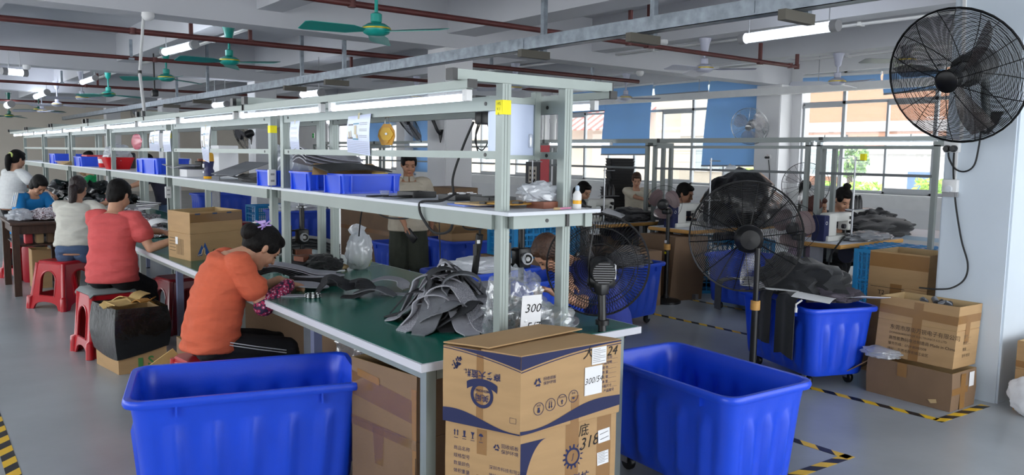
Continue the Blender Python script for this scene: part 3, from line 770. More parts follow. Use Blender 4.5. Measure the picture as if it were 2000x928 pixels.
# clipboards
for i, (x, y, r, mt, lb) in enumerate(((1.99, 2.78, -.1, mat('blue paper', (120, 140, 210), .7), 'blue sheet under the clipboards on the shelf edge'), (2.0, 2.74, .1, CARDL, 'clipboard with manila sheets beside the nearest post'), (2.06, 2.62, .25, mat('mustard folder', (170, 124, 40), .6), 'mustard folder sticking out behind the nearest post'))):
    t = thing('clipboard', lb, 'clipboard', (x, y, Z + .001 + i * .007), r)
    m = MB(mt); m.poly(rrect(.24, .16, .008, 2), .006); m.build('board', t)
    if i: m = MB(BLACK); m.box(-.09, -.06, -.085, -.05, .006, .014); m.build('clip', t)
m = MB(PAPER); m.poly(rrect(.09, .05, .02, 3), .003); o = m.build('paper_slip'); o.location = (1.95, 2.88, Z + .001); tag(o, 'small folded paper slip on the shelf edge', 'paper')
# wood block with white bag, glue bottle, pen
m = MB(WOODR); m.box(-.075, .075, -.05, .05, 0, .028); o = m.build('wooden_block'); o.location = (2.16, 2.53, Z); o.rotation_euler = (0, 0, .1); tag(o, 'red brown wooden block on the shelf end under the white mesh bag', 'block')
m = MB(BAGM); m.blob((0, 0, .03), (.1, .06, .05), .35, 2.2, 3, 4, flat=-.03); o = m.build('mesh_bag'); o.location = (2.13, 2.55, Z + .028); tag(o, 'crumpled white mesh bag lying on the wooden block', 'bag')
t = thing('glue_bottle', 'small white glue bottle with a yellow label on the shelf end', 'bottle', (2.235, 2.43, Z))
m = MB(WHITE); m.lathe([(.016, 0), (.018, .003), (.018, .06), (.011, .07), (.009, .075)]); m.build('body', t)
m = MB(mat('bottle cap', (180, 196, 214), .4)); m.lathe([(.008, .074), (.009, .09), (.005, .096)]); m.build('cap', t)
m = MB(YELT); m.lathe([(.0184, .02), (.0184, .035)], cap=False); m.build('label_band', t)
m = MB(mat('pink pen', (226, 150, 180), .4)); m.cyl((0, 0, .005), (.07, .01, .005), .004); m.use(CARDL); m.cyl((-.03, -.004, .005), (0, 0, .005), .005); o = m.build('pen'); o.location = (2.12, 2.41, Z); tag(o, 'pink pen lying at the front edge of the shelf end', 'pen')
m = MB(BLACKM); m.tube(bez([(2.26, 2.47, Z + .004), (2.25, 2.44, Z + .03), (2.27, 2.42, Z + .012), (2.29, 2.40, Z + .006)]), .004); tag(m.build('power_cable'), 'short black cord beside the glue bottle', 'cord')
# whiteboard behind the nearest post
t = thing('white_board', 'pale blue white board hanging behind the nearest post', 'board', (2.02, 2.6, 1.5))
m = MB(mat('board face', (198, 210, 236), .25)); m.box(-.12, .115, -.004, .004, .0, .21); m.build('panel', t)
m = MB(ALU); m.box(-.125, .125, -.012, .012, -.018, 0); m.box(-.125, .125, -.012, .012, .21, .235); m.build('frame', t)
m = MB(ALU); m.box(.11, .14, -.014, .016, -.02, .262); m.build('upright', t)
m = MB(BAGC); m.rbox((.09, -.012, .06), (.02, .015, .06), .006); m.build('clip', t)
# printed sheets hanging from the rail
def sheet(label, a, b, c, d, thick=.0015, pic=True, group='printed sheets hanging from the rail'):
    a, b, c, d = map(Vector, (a, b, c, d)); o = a
    t = thing('hanging_sheet', label, 'sheet', a, 0, group)
    f = lambda u, v: (a.lerp(b, u)).lerp(d.lerp(c, u), v) - o
    n = (b - a).cross(d - a).normalized()
    if n.x > 0: n = -n
    m = MB(mat('sheet in sleeve', (206, 214, 240), .25)); m.grid(lambda u, v: f(u, v) + n * .006 * math.sin(v * PI * 1.2), 4, 8, thick); m.build('paper', t)
    e = lambda u, v: f(u, v) + n * (.006 * math.sin(v * PI * 1.2) + .002)
    m = MB(INK)
    for k in range(7):
        v = .68 + .045 * k; m.add([e(.05, v), e(.95, v), e(.95, v + .004), e(.05, v + .004)], [(0, 1, 2, 3)])
    for v0 in (.2, .24, .36, .4, .52, .56):
        if pic: m.add([e(.56, v0), e(.9, v0), e(.9, v0 + .008), e(.56, v0 + .008)], [(0, 1, 2, 3)])
        else: m.add([e(.12, v0), e(.8, v0), e(.8, v0 + .006), e(.12, v0 + .006)], [(0, 1, 2, 3)])
    m.build('printed_lines', t)
    if pic:
        m = MB(mat('photo dark', (66, 68, 76), .4)); m.add([e(.06, .22), e(.28, .22), e(.28, .62), e(.06, .62)], [(0, 1, 2, 3)])
        m.use(mat('photo teal', (52, 128, 160), .4)); m.add([e(.28, .2), e(.53, .2), e(.53, .64), e(.28, .64)], [(0, 1, 2, 3)])
        m.use(mat('photo cream', (206, 192, 160), .5))
        for u0, v0, u1, v1 in ((.08, .42, .13, .6), (.17, .4, .21, .58), (.33, .26, .43, .5), (.42, .5, .5, .6)):
            q = .001 * n; m.add([e(u0, v0) + q, e(u1, v0) + q, e(u1 + .02, v1) + q, e(u0 + .02, v1) + q], [(0, 1, 2, 3)])
        m.build('photos', t)
    m = MB(mat('masking tape', (214, 206, 170), .7)); m.add([e(.44, -.06), e(.52, -.06), e(.53, .1), e(.45, .1)], [(0, 1, 2, 3)]); m.build('tape', t)
q = lambda px, py, x=1.853: tuple(P(px, py, x=x))
sheet('printed instruction sheet with two photos hanging left of the yellow balancer', q(681, 228), q(725, 222), q(722, 304), q(678, 297))
sheet('narrow printed form hanging right of the second post', q(568, 238, 1.86), q(586, 236, 1.86), q(585, 298, 1.86), q(568, 296, 1.86), pic=False)
sheet('grey printed sheet with photos hanging left of the third post', q(294, 258, 1.85), q(312, 255, 1.85), q(312, 296, 1.85), q(292, 293, 1.85))
sheet('white printed form hanging just left of the third post', q(319, 256, 1.845), q(334, 255, 1.845), q(334, 296, 1.845), q(320, 297, 1.845), pic=False)
sheet('curled pale sheet with a photo hanging right of the third post', q(393, 248, 1.86), q(412, 246, 1.86), q(408, 318, 1.86), q(396, 312, 1.86))
a = P(258, 262, x=1.85); b = P(276, 292, x=1.85)
m = MB(film('pink bag film', (226, 120, 140), .3, .2, .3)); m.blob((0, 0, 0), (.012, abs(a.y - b.y) / 2 + .03, (a.z - b.z) / 2), .15, 2, 5, 3); o = m.build('pink_bag'); o.location = (a + b) / 2; tag(o, 'pink plastic bag hanging from the rail of the third workbench', 'bag')
# yellow spring balancer
p = P(757, 262, x=2.0)
t = thing('tool_balancer', 'yellow spring balancer hanging from the bench rail', 'balancer', p)
k = 1 / ppm(p); S = lambda q: (q - 757) * k
YB_ = mat('balancer yellow', (232, 168, 12), .3)
m = MB(YB_); M0 = frame((0, 0, 0), (.79, -.61, 0), (0, 0, 1), (-.61, -.79, 0))
out = [(-6, 18), (6, 18), (14, 6), (15, -4), (9, -20), (-10, -20), (-17, -4), (-15, 6)]
m.poly([(x * k * 1.02, y * k * 1.08) for x, y in out], .03, M0); m.build('body', t)
m = MB(mat('balancer cap yellow', (246, 190, 20), .3)); m.poly([(12.5 * k * (1 + .06 * math.cos(6 * a)) * math.cos(a), 12.5 * k * (1 + .06 * math.cos(6 * a)) * math.sin(a)) for a in [2 * PI * i / 48 for i in range(48)]], .016, M0 @ T(.0, .0, .03)); m.build('spring_cover', t)
m = MB(STEEL); m.cyl(M0 @ Vector((0, 0, .046)), M0 @ Vector((0, 0, .052)), .006); m.build('bolt', t)
m = MB(CHROME); m.tube([M0 @ Vector((s * .012, y, .015)) for s, y in ((-1, .045), (-1, .075), (0, .09), (1, .075), (1, .045))], .0025); m.build('hook', t)
m = MB(YB_); m.cyl(M0 @ Vector((0, -.035, .03)), M0 @ Vector((0, -.035, .045)), .012); m.build('cable_guide', t)
# cables
def cord(label, pts, r=.005, n=10, cat='cord', group=None):
    m = MB(BLACKM); m.tube(bez(pts, n), r, 6); return tag(m.build('power_cable'), label, cat, group)
g = lambda px, py, x: P(px, py, x=x)
cord('thick black cord hanging from the tool controller down over the shelf edge', [g(925, 238, 1.98), g(905, 285, 1.96), g(885, 345, 1.95), g(886, 380, 1.95)], .006)
cord('black cord looping below the shelf beam to a plug', [g(890, 378, 1.95), g(862, 392, 1.84), g(825, 394, 1.83), g(819, 405, 1.825), g(825, 425, 1.83), g(845, 452, 1.84), g(865, 456, 1.85), g(880, 448, 1.86), g(885, 430, 1.87)], .006)
cord('thin black cord sagging under the shelf behind the man', [g(728, 408, 1.9), g(752, 424, 1.92), g(790, 427, 1.95), g(816, 418, 1.98)], .004)
cord('thin black cord under the shelf behind the hanging screwdriver', [g(900, 428, 1.95), g(908, 446, 1.97), g(932, 448, 2.0), g(962, 440, 2.02)], .004)
cord('thin black cord falling straight to the bench in front of the blue bin', [g(857, 420, 2.1), g(859, 470, 2.12), g(860, 520, 2.14), g(859, 543, 2.14)], .003)
cord('thin black cord from the shelf beam to the milky bag', [g(708, 404, 1.95), g(704, 430, 2.0), g(701, 461, 2.05)], .004)
for lb, px, py in (('black plug hanging at the end of the looping cord', 885, 428), ('small black plug under the shelf right of the looping cord', 901, 428)):
    p = g(px, py, 1.87); m = MB(BLACK); m.cyl(p + Vector((0, 0, -.02)), p + Vector((0, 0, .02)), .009, .006); tag(m.build('plug'), lb, 'plug')
# tool controller with coiled cord, behind the near post
p = g(945, 232, 2.1)
t = thing('tool_controller', 'black tool controller with a coiled cord hanging left of the nearest post', 'controller', p)
m = MB(BLACK); m.rbox((0, 0, .012), (.07, .05, .075), .008); m.build('case', t)
m = MB(BLACK); m.box(-.06, .06, -.02, .02, .085, .1); m.cyl((0, 0, .04), (0, 0, .1), .008); m.build('bracket', t)
m = MB(BLACKM); m.tube(bez([(-.03, 0, -.02), (-.05, -.01, -.08), (-.03, -.01, -.16), (.03, -.01, -.17), (.05, -.01, -.1), (.02, 0, -.02)]), .004)
m.tube(bez([(-.02, 0, -.02), (-.04, .01, -.1), (.0, .01, -.14), (.04, .01, -.08), (.03, 0, .0)]), .003); m.build('cord_coil', t)
# hanging electric screwdriver
a = g(937, 458, 2.08); b = g(926, 541, 2.08)
t = thing('electric_screwdriver', 'black electric screwdriver hanging under the shelf', 'screwdriver', a)
d = b - a
m = MB(BLACK); m.cyl((0, 0, 0), d * .35, .017, .016); m.cyl(d * .35, d * .85, .014, .016); m.cyl(d * .85, d * 1.0, .016, .012); m.build('body', t)
m = MB(WHITE); m.cbox(d * .16 + Vector((-.012, -.014, 0)), (.012, .008, .016)); m.build('label', t)
m = MB(BLACK); m.cbox(d * .35 + Vector((-.02, -.005, 0)), (.012, .012, .05)); m.build('lever', t)
m = MB(BLACKM); m.tube(bez([(0, 0, 0), (.0, 0, .05), (-.03, .0, .12)]), .006); m.build('cord', t)
# items on the far shelves
def pk(label, name, cat, fn, loc, rz=0):
    m = MB(); fn(m); o = m.build(name); o.location = loc; o.rotation_euler = (0, 0, rz); return tag(o, label, cat)
p = P(508, 318, x=2.05); pk('crumpled white plastic bag standing in the blue bin left of the second post', 'white_bag', 'bag', lambda m: (m.use(BAGM), m.blob((0, 0, .06), (.1, .09, .14), .3, 2, 9, 4), m.use(BAGW), m.blob((.06, .02, .02), (.1, .08, .08), .3, 2, 10, 3)), (2.02, 4.93, Z + .07))
pk('grey moulded insole sheets heaped on the second blue bin', 'insole_sheets', 'sheets', lambda m: (m.use(FELTL), [m.grid(lambda u, v, k=k: (-.2 + .36 * u, -.1 + .2 * v, .02 * k + .05 * (1 - u) ** 2 + .03 * math.sin(v * 3)), 8, 4, .006) for k in range(4)]), (2.06, 4.4, Z + .11))
t = thing('squeeze_bottle', 'yellow and navy squeeze bottle with white cap on the shelf', 'bottle', P(408, 338, x=1.93)); t.location.z = SHZ + .0
p = P(408, 340, x=1.93); t.location = (p.x, p.y, SHZ)
m = MB(YELT); m.lathe([(.036, 0), (.04, .005), (.04, .06), (.03, .08), (.034, .1), (.04, .14), (.036, .19), (.018, .215)]); m.build('body', t)
m = MB(mat('navy label', (30, 36, 84), .4)); m.lathe([(.0405, .02), (.0405, .06), (.031, .08), (.0345, .1), (.0405, .135)], cap=False); m.use(PAPER); m.box(-.043, -.036, -.016, .012, .085, .115); m.box(-.043, -.036, -.016, .012, .045, .06); m.build('label_band', t)
m = MB(WHITE); m.lathe([(.02, .21), (.022, .235), (.016, .25)]); m.build('cap', t)
pk('open cardboard and paper tray with parts on the shelf behind the third post', 'paper_tray', 'tray', lambda m: (m.use(PAPER), m.box(-.12, .12, -.22, .22, .0, .06), m.use(FELTL), m.grid(lambda u, v: (-.18 + .34 * u, -.3 + .6 * v, .07 + .05 * abs(v - .5)), 6, 8, .004)), (2.02, 7.0, Z))
pk('small black box with red knobs on the paper tray', 'switch_box', 'box', lambda m: (m.use(BLACK), m.rbox((0, 0, .03), (.1, .06, .05), .006), m.use(WOODR), m.cyl((-.025, 0, .055), (-.025, 0, .075), .014), m.cyl((.025, 0, .055), (.025, 0, .075), .014)), (2.0, 6.75, Z + .075), .9)
pk('white carton standing behind the squeeze bottle', 'white_carton', 'carton', lambda m: (m.use(PAPER), m.rbox((0, 0, .13), (.16, .2, .26), .006)), (2.15, 6.6, Z))
pk('grey tongue shaped sheet hanging over the shelf edge near the third post', 'grey_sheet', 'sheet', lambda m: (m.use(FELT), m.grid(lambda u, v: (.12 - .3 * min(u, .6) , -.09 + .18 * v, .01 - .5 * max(0, u - .6) + .02 * math.sin(u * 4)), 10, 4, .006)), (1.98, 6.1, Z))
pk('black folded belt lying on the shelf beside the grey sheet', 'black_belt', 'belt', lambda m: (m.use(CLOTHK), m.blob((0, 0, .03), (.1, .2, .035), .3, 2, 4, 3, flat=-.03)), (2.02, 5.55, Z))
pk('grey shaped panel leaning on the shelf left of the white bag', 'grey_insole_sheet', 'sheet', lambda m: (m.use(FELT), m.grid(lambda u, v: (-.1 + .26 * u, -.24 + .48 * v, .05 + .09 * u), 4, 6, .006)), (1.95, 5.75, Z))
tote('larger blue parts bin left of the third post', (1.98, 7.75, Z), .3, .42, .14, .1)
tote('smaller blue parts bin beside the larger one left of the third post', (2.02, 8.35, Z), .24, .24, .13, .05)
tote('blue parts bin on the far shelf beside the pony tail worker', (2.0, 13.2, Z), .36, .5, .14, 0)
tote('blue parts bin with papers on the far shelf', (2.0, 11.2, Z), .36, .5, .12, 0)
pk('white carton stuffed into the smaller blue bin', 'white_packet', 'packet', lambda m: (m.use(PAPER), m.rbox((0, 0, .06), (.16, .3, .12), .01)), (2.18, 8.05, Z + .02))
p = P(205, 322, x=1.9)
t = thing('red_basin', 'red square basin holding a white bag on the third workbench shelf', 'basin', (1.95, 9.55, SHZ))
m = MB(RED); m.loft([[(q[0] * .7, q[1] * .7, 0) for q in rrect(.3, .3, .04)], [(q[0], q[1], .13) for q in rrect(.3, .3, .04)], [(q[0] * .95, q[1] * .95, .13) for q in rrect(.3, .3, .04)], [(q[0] * .66, q[1] * .66, .01) for q in rrect(.3, .3, .04)]]); m.build('shell', t)
pk('milky plastic bag bulging out of the red basin', 'plastic_bag', 'bag', lambda m: (m.use(BAGM), m.blob((0, 0, .1), (.13, .13, .12), .25, 2, 12, 4)), (1.95, 9.55, SHZ + .05))
pk('small red and white tub on the far shelf', 'tub', 'tub', lambda m: (m.use(RED), m.lathe([(.05, 0), (.06, .05)]), m.use(PAPER), m.lathe([(.055, .05), (.06, .1)]), m.use(RED), m.lathe([(.062, .1), (.062, .125)])), (1.98, 10.45, SHZ))
pk('stack of manila envelopes on the far shelf', 'envelopes', 'envelopes', lambda m: (m.use(CARDL), [m.cbox((.01 * k, .02 * k, .01 + .012 * k), (.3, .4, .008), Rz(.1 * k)) for k in range(4)]), (1.9, 11.95, SHZ + .0))
pk('pink folder lying on the far blue parts bin', 'pink_folder', 'folder', lambda m: (m.use(REDPK), m.cbox((0, 0, .01), (.26, .36, .02))), (2.05, 11.3, SHZ + .12))
pk('dark can standing on the far shelf near the red tub', 'dark_can', 'can', lambda m: (m.use(DKGREY), m.lathe([(.06, 0), (.06, .16), (.05, .18)])), (2.15, 9.9, SHZ))
# ================================================================ blue wheeled bins
def trolley_bin(label, c, rz, L=.84, W=.54, zb=.085, zt=.55, mt=None, wheels=True, group='blue wheeled bins', n=7):
    """L along local x; corrugated tapered tub with a rolled rim on castors"""
    mt = mt or BLUEP
    t = thing('trolley_bin', label, 'bin', (c[0], c[1], 0), rz, group)
    H = zt - zb
    def loop(k, z, rib=0.0, inset=0.0, r=.07):
        Lk, Wk = L * k - 2 * inset, W - (1 - k) * L - 2 * inset
        out = []
        r = max(.02, r - inset)
        def side(p, q, nm, ln):
            for i in range(nm):
                u = (i + .5) / nm
                s = 0
                if rib:
                    w = math.sin(u * PI * 2 * (5 if ln > .6 else 3) - PI / 2); s = rib * max(-.25, min(1, w * 2.6))
                x = p[0] + (q[0] - p[0]) * u; y = p[1] + (q[1] - p[1]) * u
                dx, dy = q[0] - p[0], q[1] - p[1]; d = math.hypot(dx, dy)
                out.append((x + dy / d * s, y - dx / d * s, z))
        hx, hy = Lk / 2, Wk / 2
        cs = [((hx - r, hy - r), 0), ((-hx + r, hy - r), PI / 2), ((-hx + r, -hy + r), PI), ((hx - r, -hy + r), 1.5 * PI)]
        for i, ((cx, cy), a0) in enumerate(cs):
            for j in range(6):
                a = a0 + PI / 2 * j / 5; out.append((cx + r * math.cos(a), cy + r * math.sin(a), z))
            nx = cs[(i + 1) % 4]; a = a0 + PI / 2
            p = (cx + r * math.cos(a), cy + r * math.sin(a)); q = (nx[0][0] + r * math.cos(nx[1]), nx[0][1] + r * math.sin(nx[1]))
            side(p, q, 30 if i % 2 == 0 else 18, L if i % 2 == 0 else W)
        return out
    kb = .88; kz = lambda z: kb + (.965 - kb) * (z - zb) / H
    m = MB(mt)
    zr = zt - .028
    rings = [loop(kb - .02, zb), loop(kb, zb + .015), loop(kz(zb + .05), zb + .05, .004), loop(kz(zb + .08), zb + .08, .019), loop(kz(zt - .16), zt - .16, .019), loop(kz(zt - .115), zt - .115, .003),
             loop(kz(zt - .1), zt - .1, 0), loop(.968, zr), loop(1.012, zr - .004), loop(1.022, zr + .008), loop(1.018, zt - .007), loop(1.008, zt), loop(.965, zt - .001), loop(.953, zt - .008),
             loop(kz(zt - .1), zt - .1, 0, .006), loop(kz(zt - .115), zt - .118, .003, .006), loop(kz(zt - .16), zt - .165, .019, .006), loop(kz(zb + .08), zb + .085, .019, .006), loop(kb, zb + .02, 0, .006)]
    m.loft(rings); m.build('tub', t)
    m = MB(mt)
    for x in (-.3, .3):
        for s in (-1, 1): m.box(x * L - .004, x * L + .004, s * W * .485 - .014, s * W * .485 + .01, zr - .045, zr)
    m.build('rim_bracket', t)
    if wheels:
        for sx in (-1, 1):
            for sy in (-1, 1):
                x, y = sx * L * .33, sy * W * .3
                m = MB(BLACK); m.lathe([(.008, -.014), (.036, -.014), (.04, -.008), (.04, .008), (.036, .014), (.008, .014)], frame((x, y, .041), (0, 0, 1), (1, 0, 0), (0, 1, 0)), 18); o = m.build('wheel', t)
                f = MB(STEEL); f.box(x - .012, x + .03, y - .024, y - .019, .04, .092); f.box(x - .012, x + .03, y + .019, y + .024, .04, .092); f.box(x - .03, x + .035, y - .026, y + .026, .092, zb + .004); f.build('fork', o)
    return t
trolley_bin('big empty blue bin in the foreground left of the cardboard boxes', (1.155, 3.31), -.29, L=.92, W=.55)
trolley_bin('empty blue bin in the foreground right of the printed boxes', (2.87, 2.27), PI / 2 - .07)
trolley_bin('blue bin heaped with black garments near the right pillar', (4.98, 3.05), PI / 2 - .36, zt=.545)
trolley_bin('blue bin beside the large pedestal fan, in front of the cyan crate', (6.63, 4.62), PI / 2 + .02, mt=BLUEP2, zt=.56)
trolley_bin('blue bin with plastic wrapped parts right of the bench fan', (5.05, 4.97), .12, mt=BLUEP2, zt=.56)
trolley_bin('blue bin partly hidden behind the bench fan', (4.10, 4.80), .12, mt=BLUEP2, zt=.56)
trolley_bin('tall blue bin holding open cardboard boxes behind the bench', (5.0, 7.05), -.1, L=.95, W=.6, zt=.6, mt=BLUEP2, wheels=True)
trolley_bin('low blue bin peeking out right of the standing man', (4.55, 7.75), PI / 2, zt=.5, mt=BLUEP2)
trolley_bin('blue bin heaped with white parts under the near shelf', (3.6, 5.0), .1, zt=.62, mt=BLUEP2)
trolley_bin('blue bin full of white bags seen left of the middle posts', (4.35, 10.3), 0, zt=.72, zb=.1, mt=BLUEP2)
trolley_bin('blue bin seen under the second workbench shelf', (4.3, 13.4), 0, zt=.8, mt=BLUEP2, L=.9)
# plastic castors bed shadows fall by themselves; parts inside the bins
def wrapped(label, c, d, mt, seed, amp=.3, flat=None, name='bag', cat='bag', sub=4):
    m = MB(mt); m.blob((0, 0, 0), d, amp, 2.2, seed, sub, flat); o = m.build(name); o.location = c; return tag(o, label, cat)
wrapped('clear plastic wrapped parts heaped in the bin right of the bench fan', (5.1, 4.95, .56), (.33, .17, .08), mat('dark parts in film', (70, 70, 74), .25, bump=.6, bscale=25), 21, name='wrapped_parts', cat='parts')
wrapped('white fabric parts heaped in the bin under the near shelf', (3.6, 5.0, .63), (.36, .2, .07), BAGW, 22, name='fabric_parts', cat='parts')
wrapped('white bags heaped in the bin left of the middle posts', (4.35, 10.3, .74), (.36, .2, .09), BAGW, 23, name='white_bags', cat='bags')
# ================================================================ cartons
def carton(label, corners, z0, z1, th=.005, open_top=True, mt=CARD, inner=CARDL, group=None, name='cardboard_box', lean=(0, 0), bulge=0, seam=None, tape=None, cat='box'):
    """quadrilateral box from four ground corners (counter-clockwise), origin at the base centre"""
    cs = [Vector((p[0], p[1])) for p in corners]; c = sum(cs, Vector((0, 0))) / 4
    t = thing(name, label, cat, (c.x, c.y, z0), 0, group); H = z1 - z0
    q = [p - c for p in cs]; L = Vector(lean)
    def loop(k, z): return [(p.x * k + L.x * z / H, p.y * k + L.y * z / H, z) for p in q]
    kk = 1 - th / min(p.length for p in q) * 1.4
    m = MB(mt, inner)
    rings = [loop(1 - .004, 0), loop(1, .004)]
    if bulge: rings += [loop(1 + bulge, H * .5)]
    if seam: rings += [loop(1, H * seam - .004), loop(.985, H * seam), loop(1, H * seam + .004)]
    rings += [loop(1, H)]
    m.loft(rings, cap=False, smooth=False)
    m.add(loop(1, 0), [(3, 2, 1, 0)])
    if open_top:
        m.use(CARDE); m.loft([loop(1, H), loop(kk, H)], cap=False, smooth=False)
        m.use(inner); m.loft([loop(kk, H), loop(kk, .006)], cap=False, smooth=False); m.add(loop(kk, .006), [(0, 1, 2, 3)])
    else: m.use(mt); m.add(loop(1, H - .001), [(0, 1, 2, 3)])
    m.build('body', t)
    t['H'] = H
    def fm(i, off=.0012):
        """face frame: x along the bottom edge seen from outside (left to right), y up, z outward; unit metres"""
        a = q[i]; b = q[(i + 1) % 4]
        x = Vector((b.x - a.x, b.y - a.y, 0)); W = x.length; x.normalize()
        up = Vector((L.x, L.y, H)).normalized(); z = x.cross(up).normalized()
        return frame(Vector((a.x, a.y, 0)) + z * off, x, up, z), W
    return t, fm, H
def flap(parent, a, b, d, thick=.005, mt=CARD, bend=0.0, name='flap'):
    """flap hinged on a->b reaching to +d"""
    a, b, d = Vector(a), Vector(b), Vector(d)
    m = MB(mt); up = Vector((0, 0, 1))
    m.grid(lambda u, v: a.lerp(b, u) + d * v + up * bend * math.sin(v * PI * .5) * (1 + .3 * u), 8, 6, thick, smooth=False); return m.build(name, parent)
# ---- the printed boxes in the foreground
C3 = [(1.505, 2.315), (1.625, 2.024), (2.087, 2.013), (1.972, 2.352)]
def grow(cs, k): 
    cx = sum(p[0] for p in cs) / 4; cy = sum(p[1] for p in cs) / 4
    return [(cx + (p[0] - cx) * k, cy + (p[1] - cy) * k) for p in cs]
carton('plain cardboard box at the bottom of the printed stack', grow(C3, .96), 0, .27, open_top=False)
def wave(m, M, W, y0, y1, a, ph, base, nseg=24, pw=1.0):
    """band between wavy line and base line"""
    top = [(W * i / nseg, y0 + (y1 - y0) * (i / nseg) ** pw + a * math.sin(ph + 2.2 * PI * i / nseg)) for i in range(nseg + 1)]
    for i in range(nseg):
        m.add([(top[i][0], base, 0), (top[i + 1][0], base, 0), (top[i + 1][0], top[i + 1][1], 0), (top[i][0], top[i][1], 0)], [(0, 1, 2, 3)], M)
def recycle(m, M, s):
    for k in range(3):
        R = M @ Rz(2 * PI * k / 3)
        m.face([(-.5 * s, -.62 * s), (.25 * s, -.62 * s), (.25 * s, -.82 * s), (.62 * s, -.46 * s), (.25 * s, -.1 * s), (.25 * s, -.3 * s), (-.3 * s, -.3 * s)], R)
def textline(m, M, s, size, x, y, **k): m.text(s, size, M @ T(x, y, 0), **k)
# second box (gear logo)
t2, fm, H = carton('cardboard box with a gear logo and handwritten 318, under the top printed box', [(1.52, 2.32), (1.645, 2.045), (2.09, 2.03), (1.98, 2.345)], .272, .553, open_top=False, bulge=.004)
M1, W1 = fm(1); M0, W0 = fm(0)
m = MB(NAVY)
wave(m, M1, W1 * .42, .25, -.35, .0, 0, -.0001 + .0, pw=.55) if False else None
n = 20      # dark quarter swoosh at the left of the long face
pts = [(0, .225), (.02, .225)] + [(.02 + .09 * (1 - math.cos(a)) * .0 + .10 * (1 - math.sin(a)), .225 - .225 * (1 - math.cos(a)) ) for a in [PI / 2 * i / n for i in range(n, -1, -1)]]
m.face([(0, .0), (0, .245), (.115, .245)] + [(.115 - .105 * math.sin(PI / 2 * i / n), .245 - .245 * (1 - math.cos(PI / 2 * i / n))) for i in range(1, n + 1)], M1)
c = M1 @ T(.235, .15, 0)
m.ring(.026, .034, c); 
for k in range(14):
    a = 2 * PI * k / 14 + .1; R = c @ Rz(a)
    if k in (0, 1, 2, 13, 12): m.face([(.04, -.0035), (.052, 0), (.04, .0035), (.036, 0)], R)
    else: m.face([(.033, -.0045), (.046, -.0035), (.046, .0035), (.033, .0045)], R)
m.text('J', .03, c, font_shear=.2); m.text('创科技', .042, M1 @ T(.255, .06, 0), bold=.01)
m.build('gear_print', t2)
m = MB(INK); m.text('底', .05, M1 @ T(.285, .236, .0003), font_shear=.1); m.text('318', .062, M1 @ Rz(.12) @ T(.33, .15, .0003), font_shear=.35); m.build('handwriting', t2)
for i, (x, y, w_, h_, r) in enumerate(((.385, .2, .058, .05, .06), (.382, .115, .056, .05, .05))):
    m = MB(PAPER); Ms = M1 @ T(x, y, .0006) @ Rz(r); m.face([(-w_ / 2, -h_ / 2), (w_ / 2, -h_ / 2), (w_ / 2, h_ / 2), (-w_ / 2, h_ / 2)], Ms)
    m.use(INK)
    if i == 0:
        for yy in (.01, -.01): m.box(-.02, .022, yy - .001, yy + .001, .0003, .0005, Ms @ Rz(.1))
    else:
        for k in range(7): m.box(-.024, .024 if k % 2 else .01, .02 - .006 * k, .0212 - .006 * k, .0003, .0005, Ms)
    m.build('shipping_label', t2)
m = MB(TAPED); m.face([(.2, 0), (.262, 0), (.262, .276), (.2, .276)], M1 @ T(0, 0, -.0006)); m.face([(.35, 0), (.42, 0), (.42, .276), (.35, .276)], M1 @ T(0, 0, -.0006)); m.face([(.13, .1), (.17, .1), (.17, .27), (.13, .27)], M0 @ T(0, 0, -.0006)); m.build('tape', t2)
m = MB(NAVY)
for k, s in enumerate(('↑↑', '⚓', '▼', '☂')):
    x = .045 + .034 * k
    for d in ((-.006, .0), (.006, 0)): m.face([(x + d[0] - .002, .232), (x + d[0] + .002, .232), (x + d[0] + .002, .246), (x + d[0] + .005, .246), (x + d[0], .254), (x + d[0] - .005, .246), (x + d[0] - .002, .246)], M0) if k == 0 else None
    if k == 1: m.face([(x - .003, .232), (x + .003, .232), (x + .005, .254), (x - .005, .254)], M0); m.box(x - .008, x + .008, .23, .233, 0, .0002, M0)
    if k == 2: m.face([(x - .008, .254), (x + .008, .254), (x + .002, .242), (x + .002, .233), (x + .006, .23), (x - .006, .23), (x - .002, .233), (x - .002, .242)], M0)
    if k == 3: m.face([(x - .01, .244), (x + .01, .244), (x + .006, .252), (x, .255), (x - .006, .252)], M0); m.box(x - .001, x + .001, .23, .244, 0, .0002, M0)
    m.box(x - .008, x + .008, .222, .224, 0, .0002, M0)
recycle(m, M0 @ T(.21, .216, 0), .016); m.text('回收纸板', .017, M0 @ T(.262, .224, 0)); m.text('保护环境', .017, M0 @ T(.262, .204, 0))
for k in range(6): m.text(('商品名称', '规格型号', '数量颜色', '体积重量', '生产日期', '检验合格')[k], .017, M0 @ T(.035, .185 - .028 * k, 0), align='LEFT')
for k in range(2): m.text(('深圳市科技有限公司', '地址工业区')[k], .016, M0 @ T(.18, .14 - .028 * k, 0), align='LEFT')
m.build('carrier_print', t2)
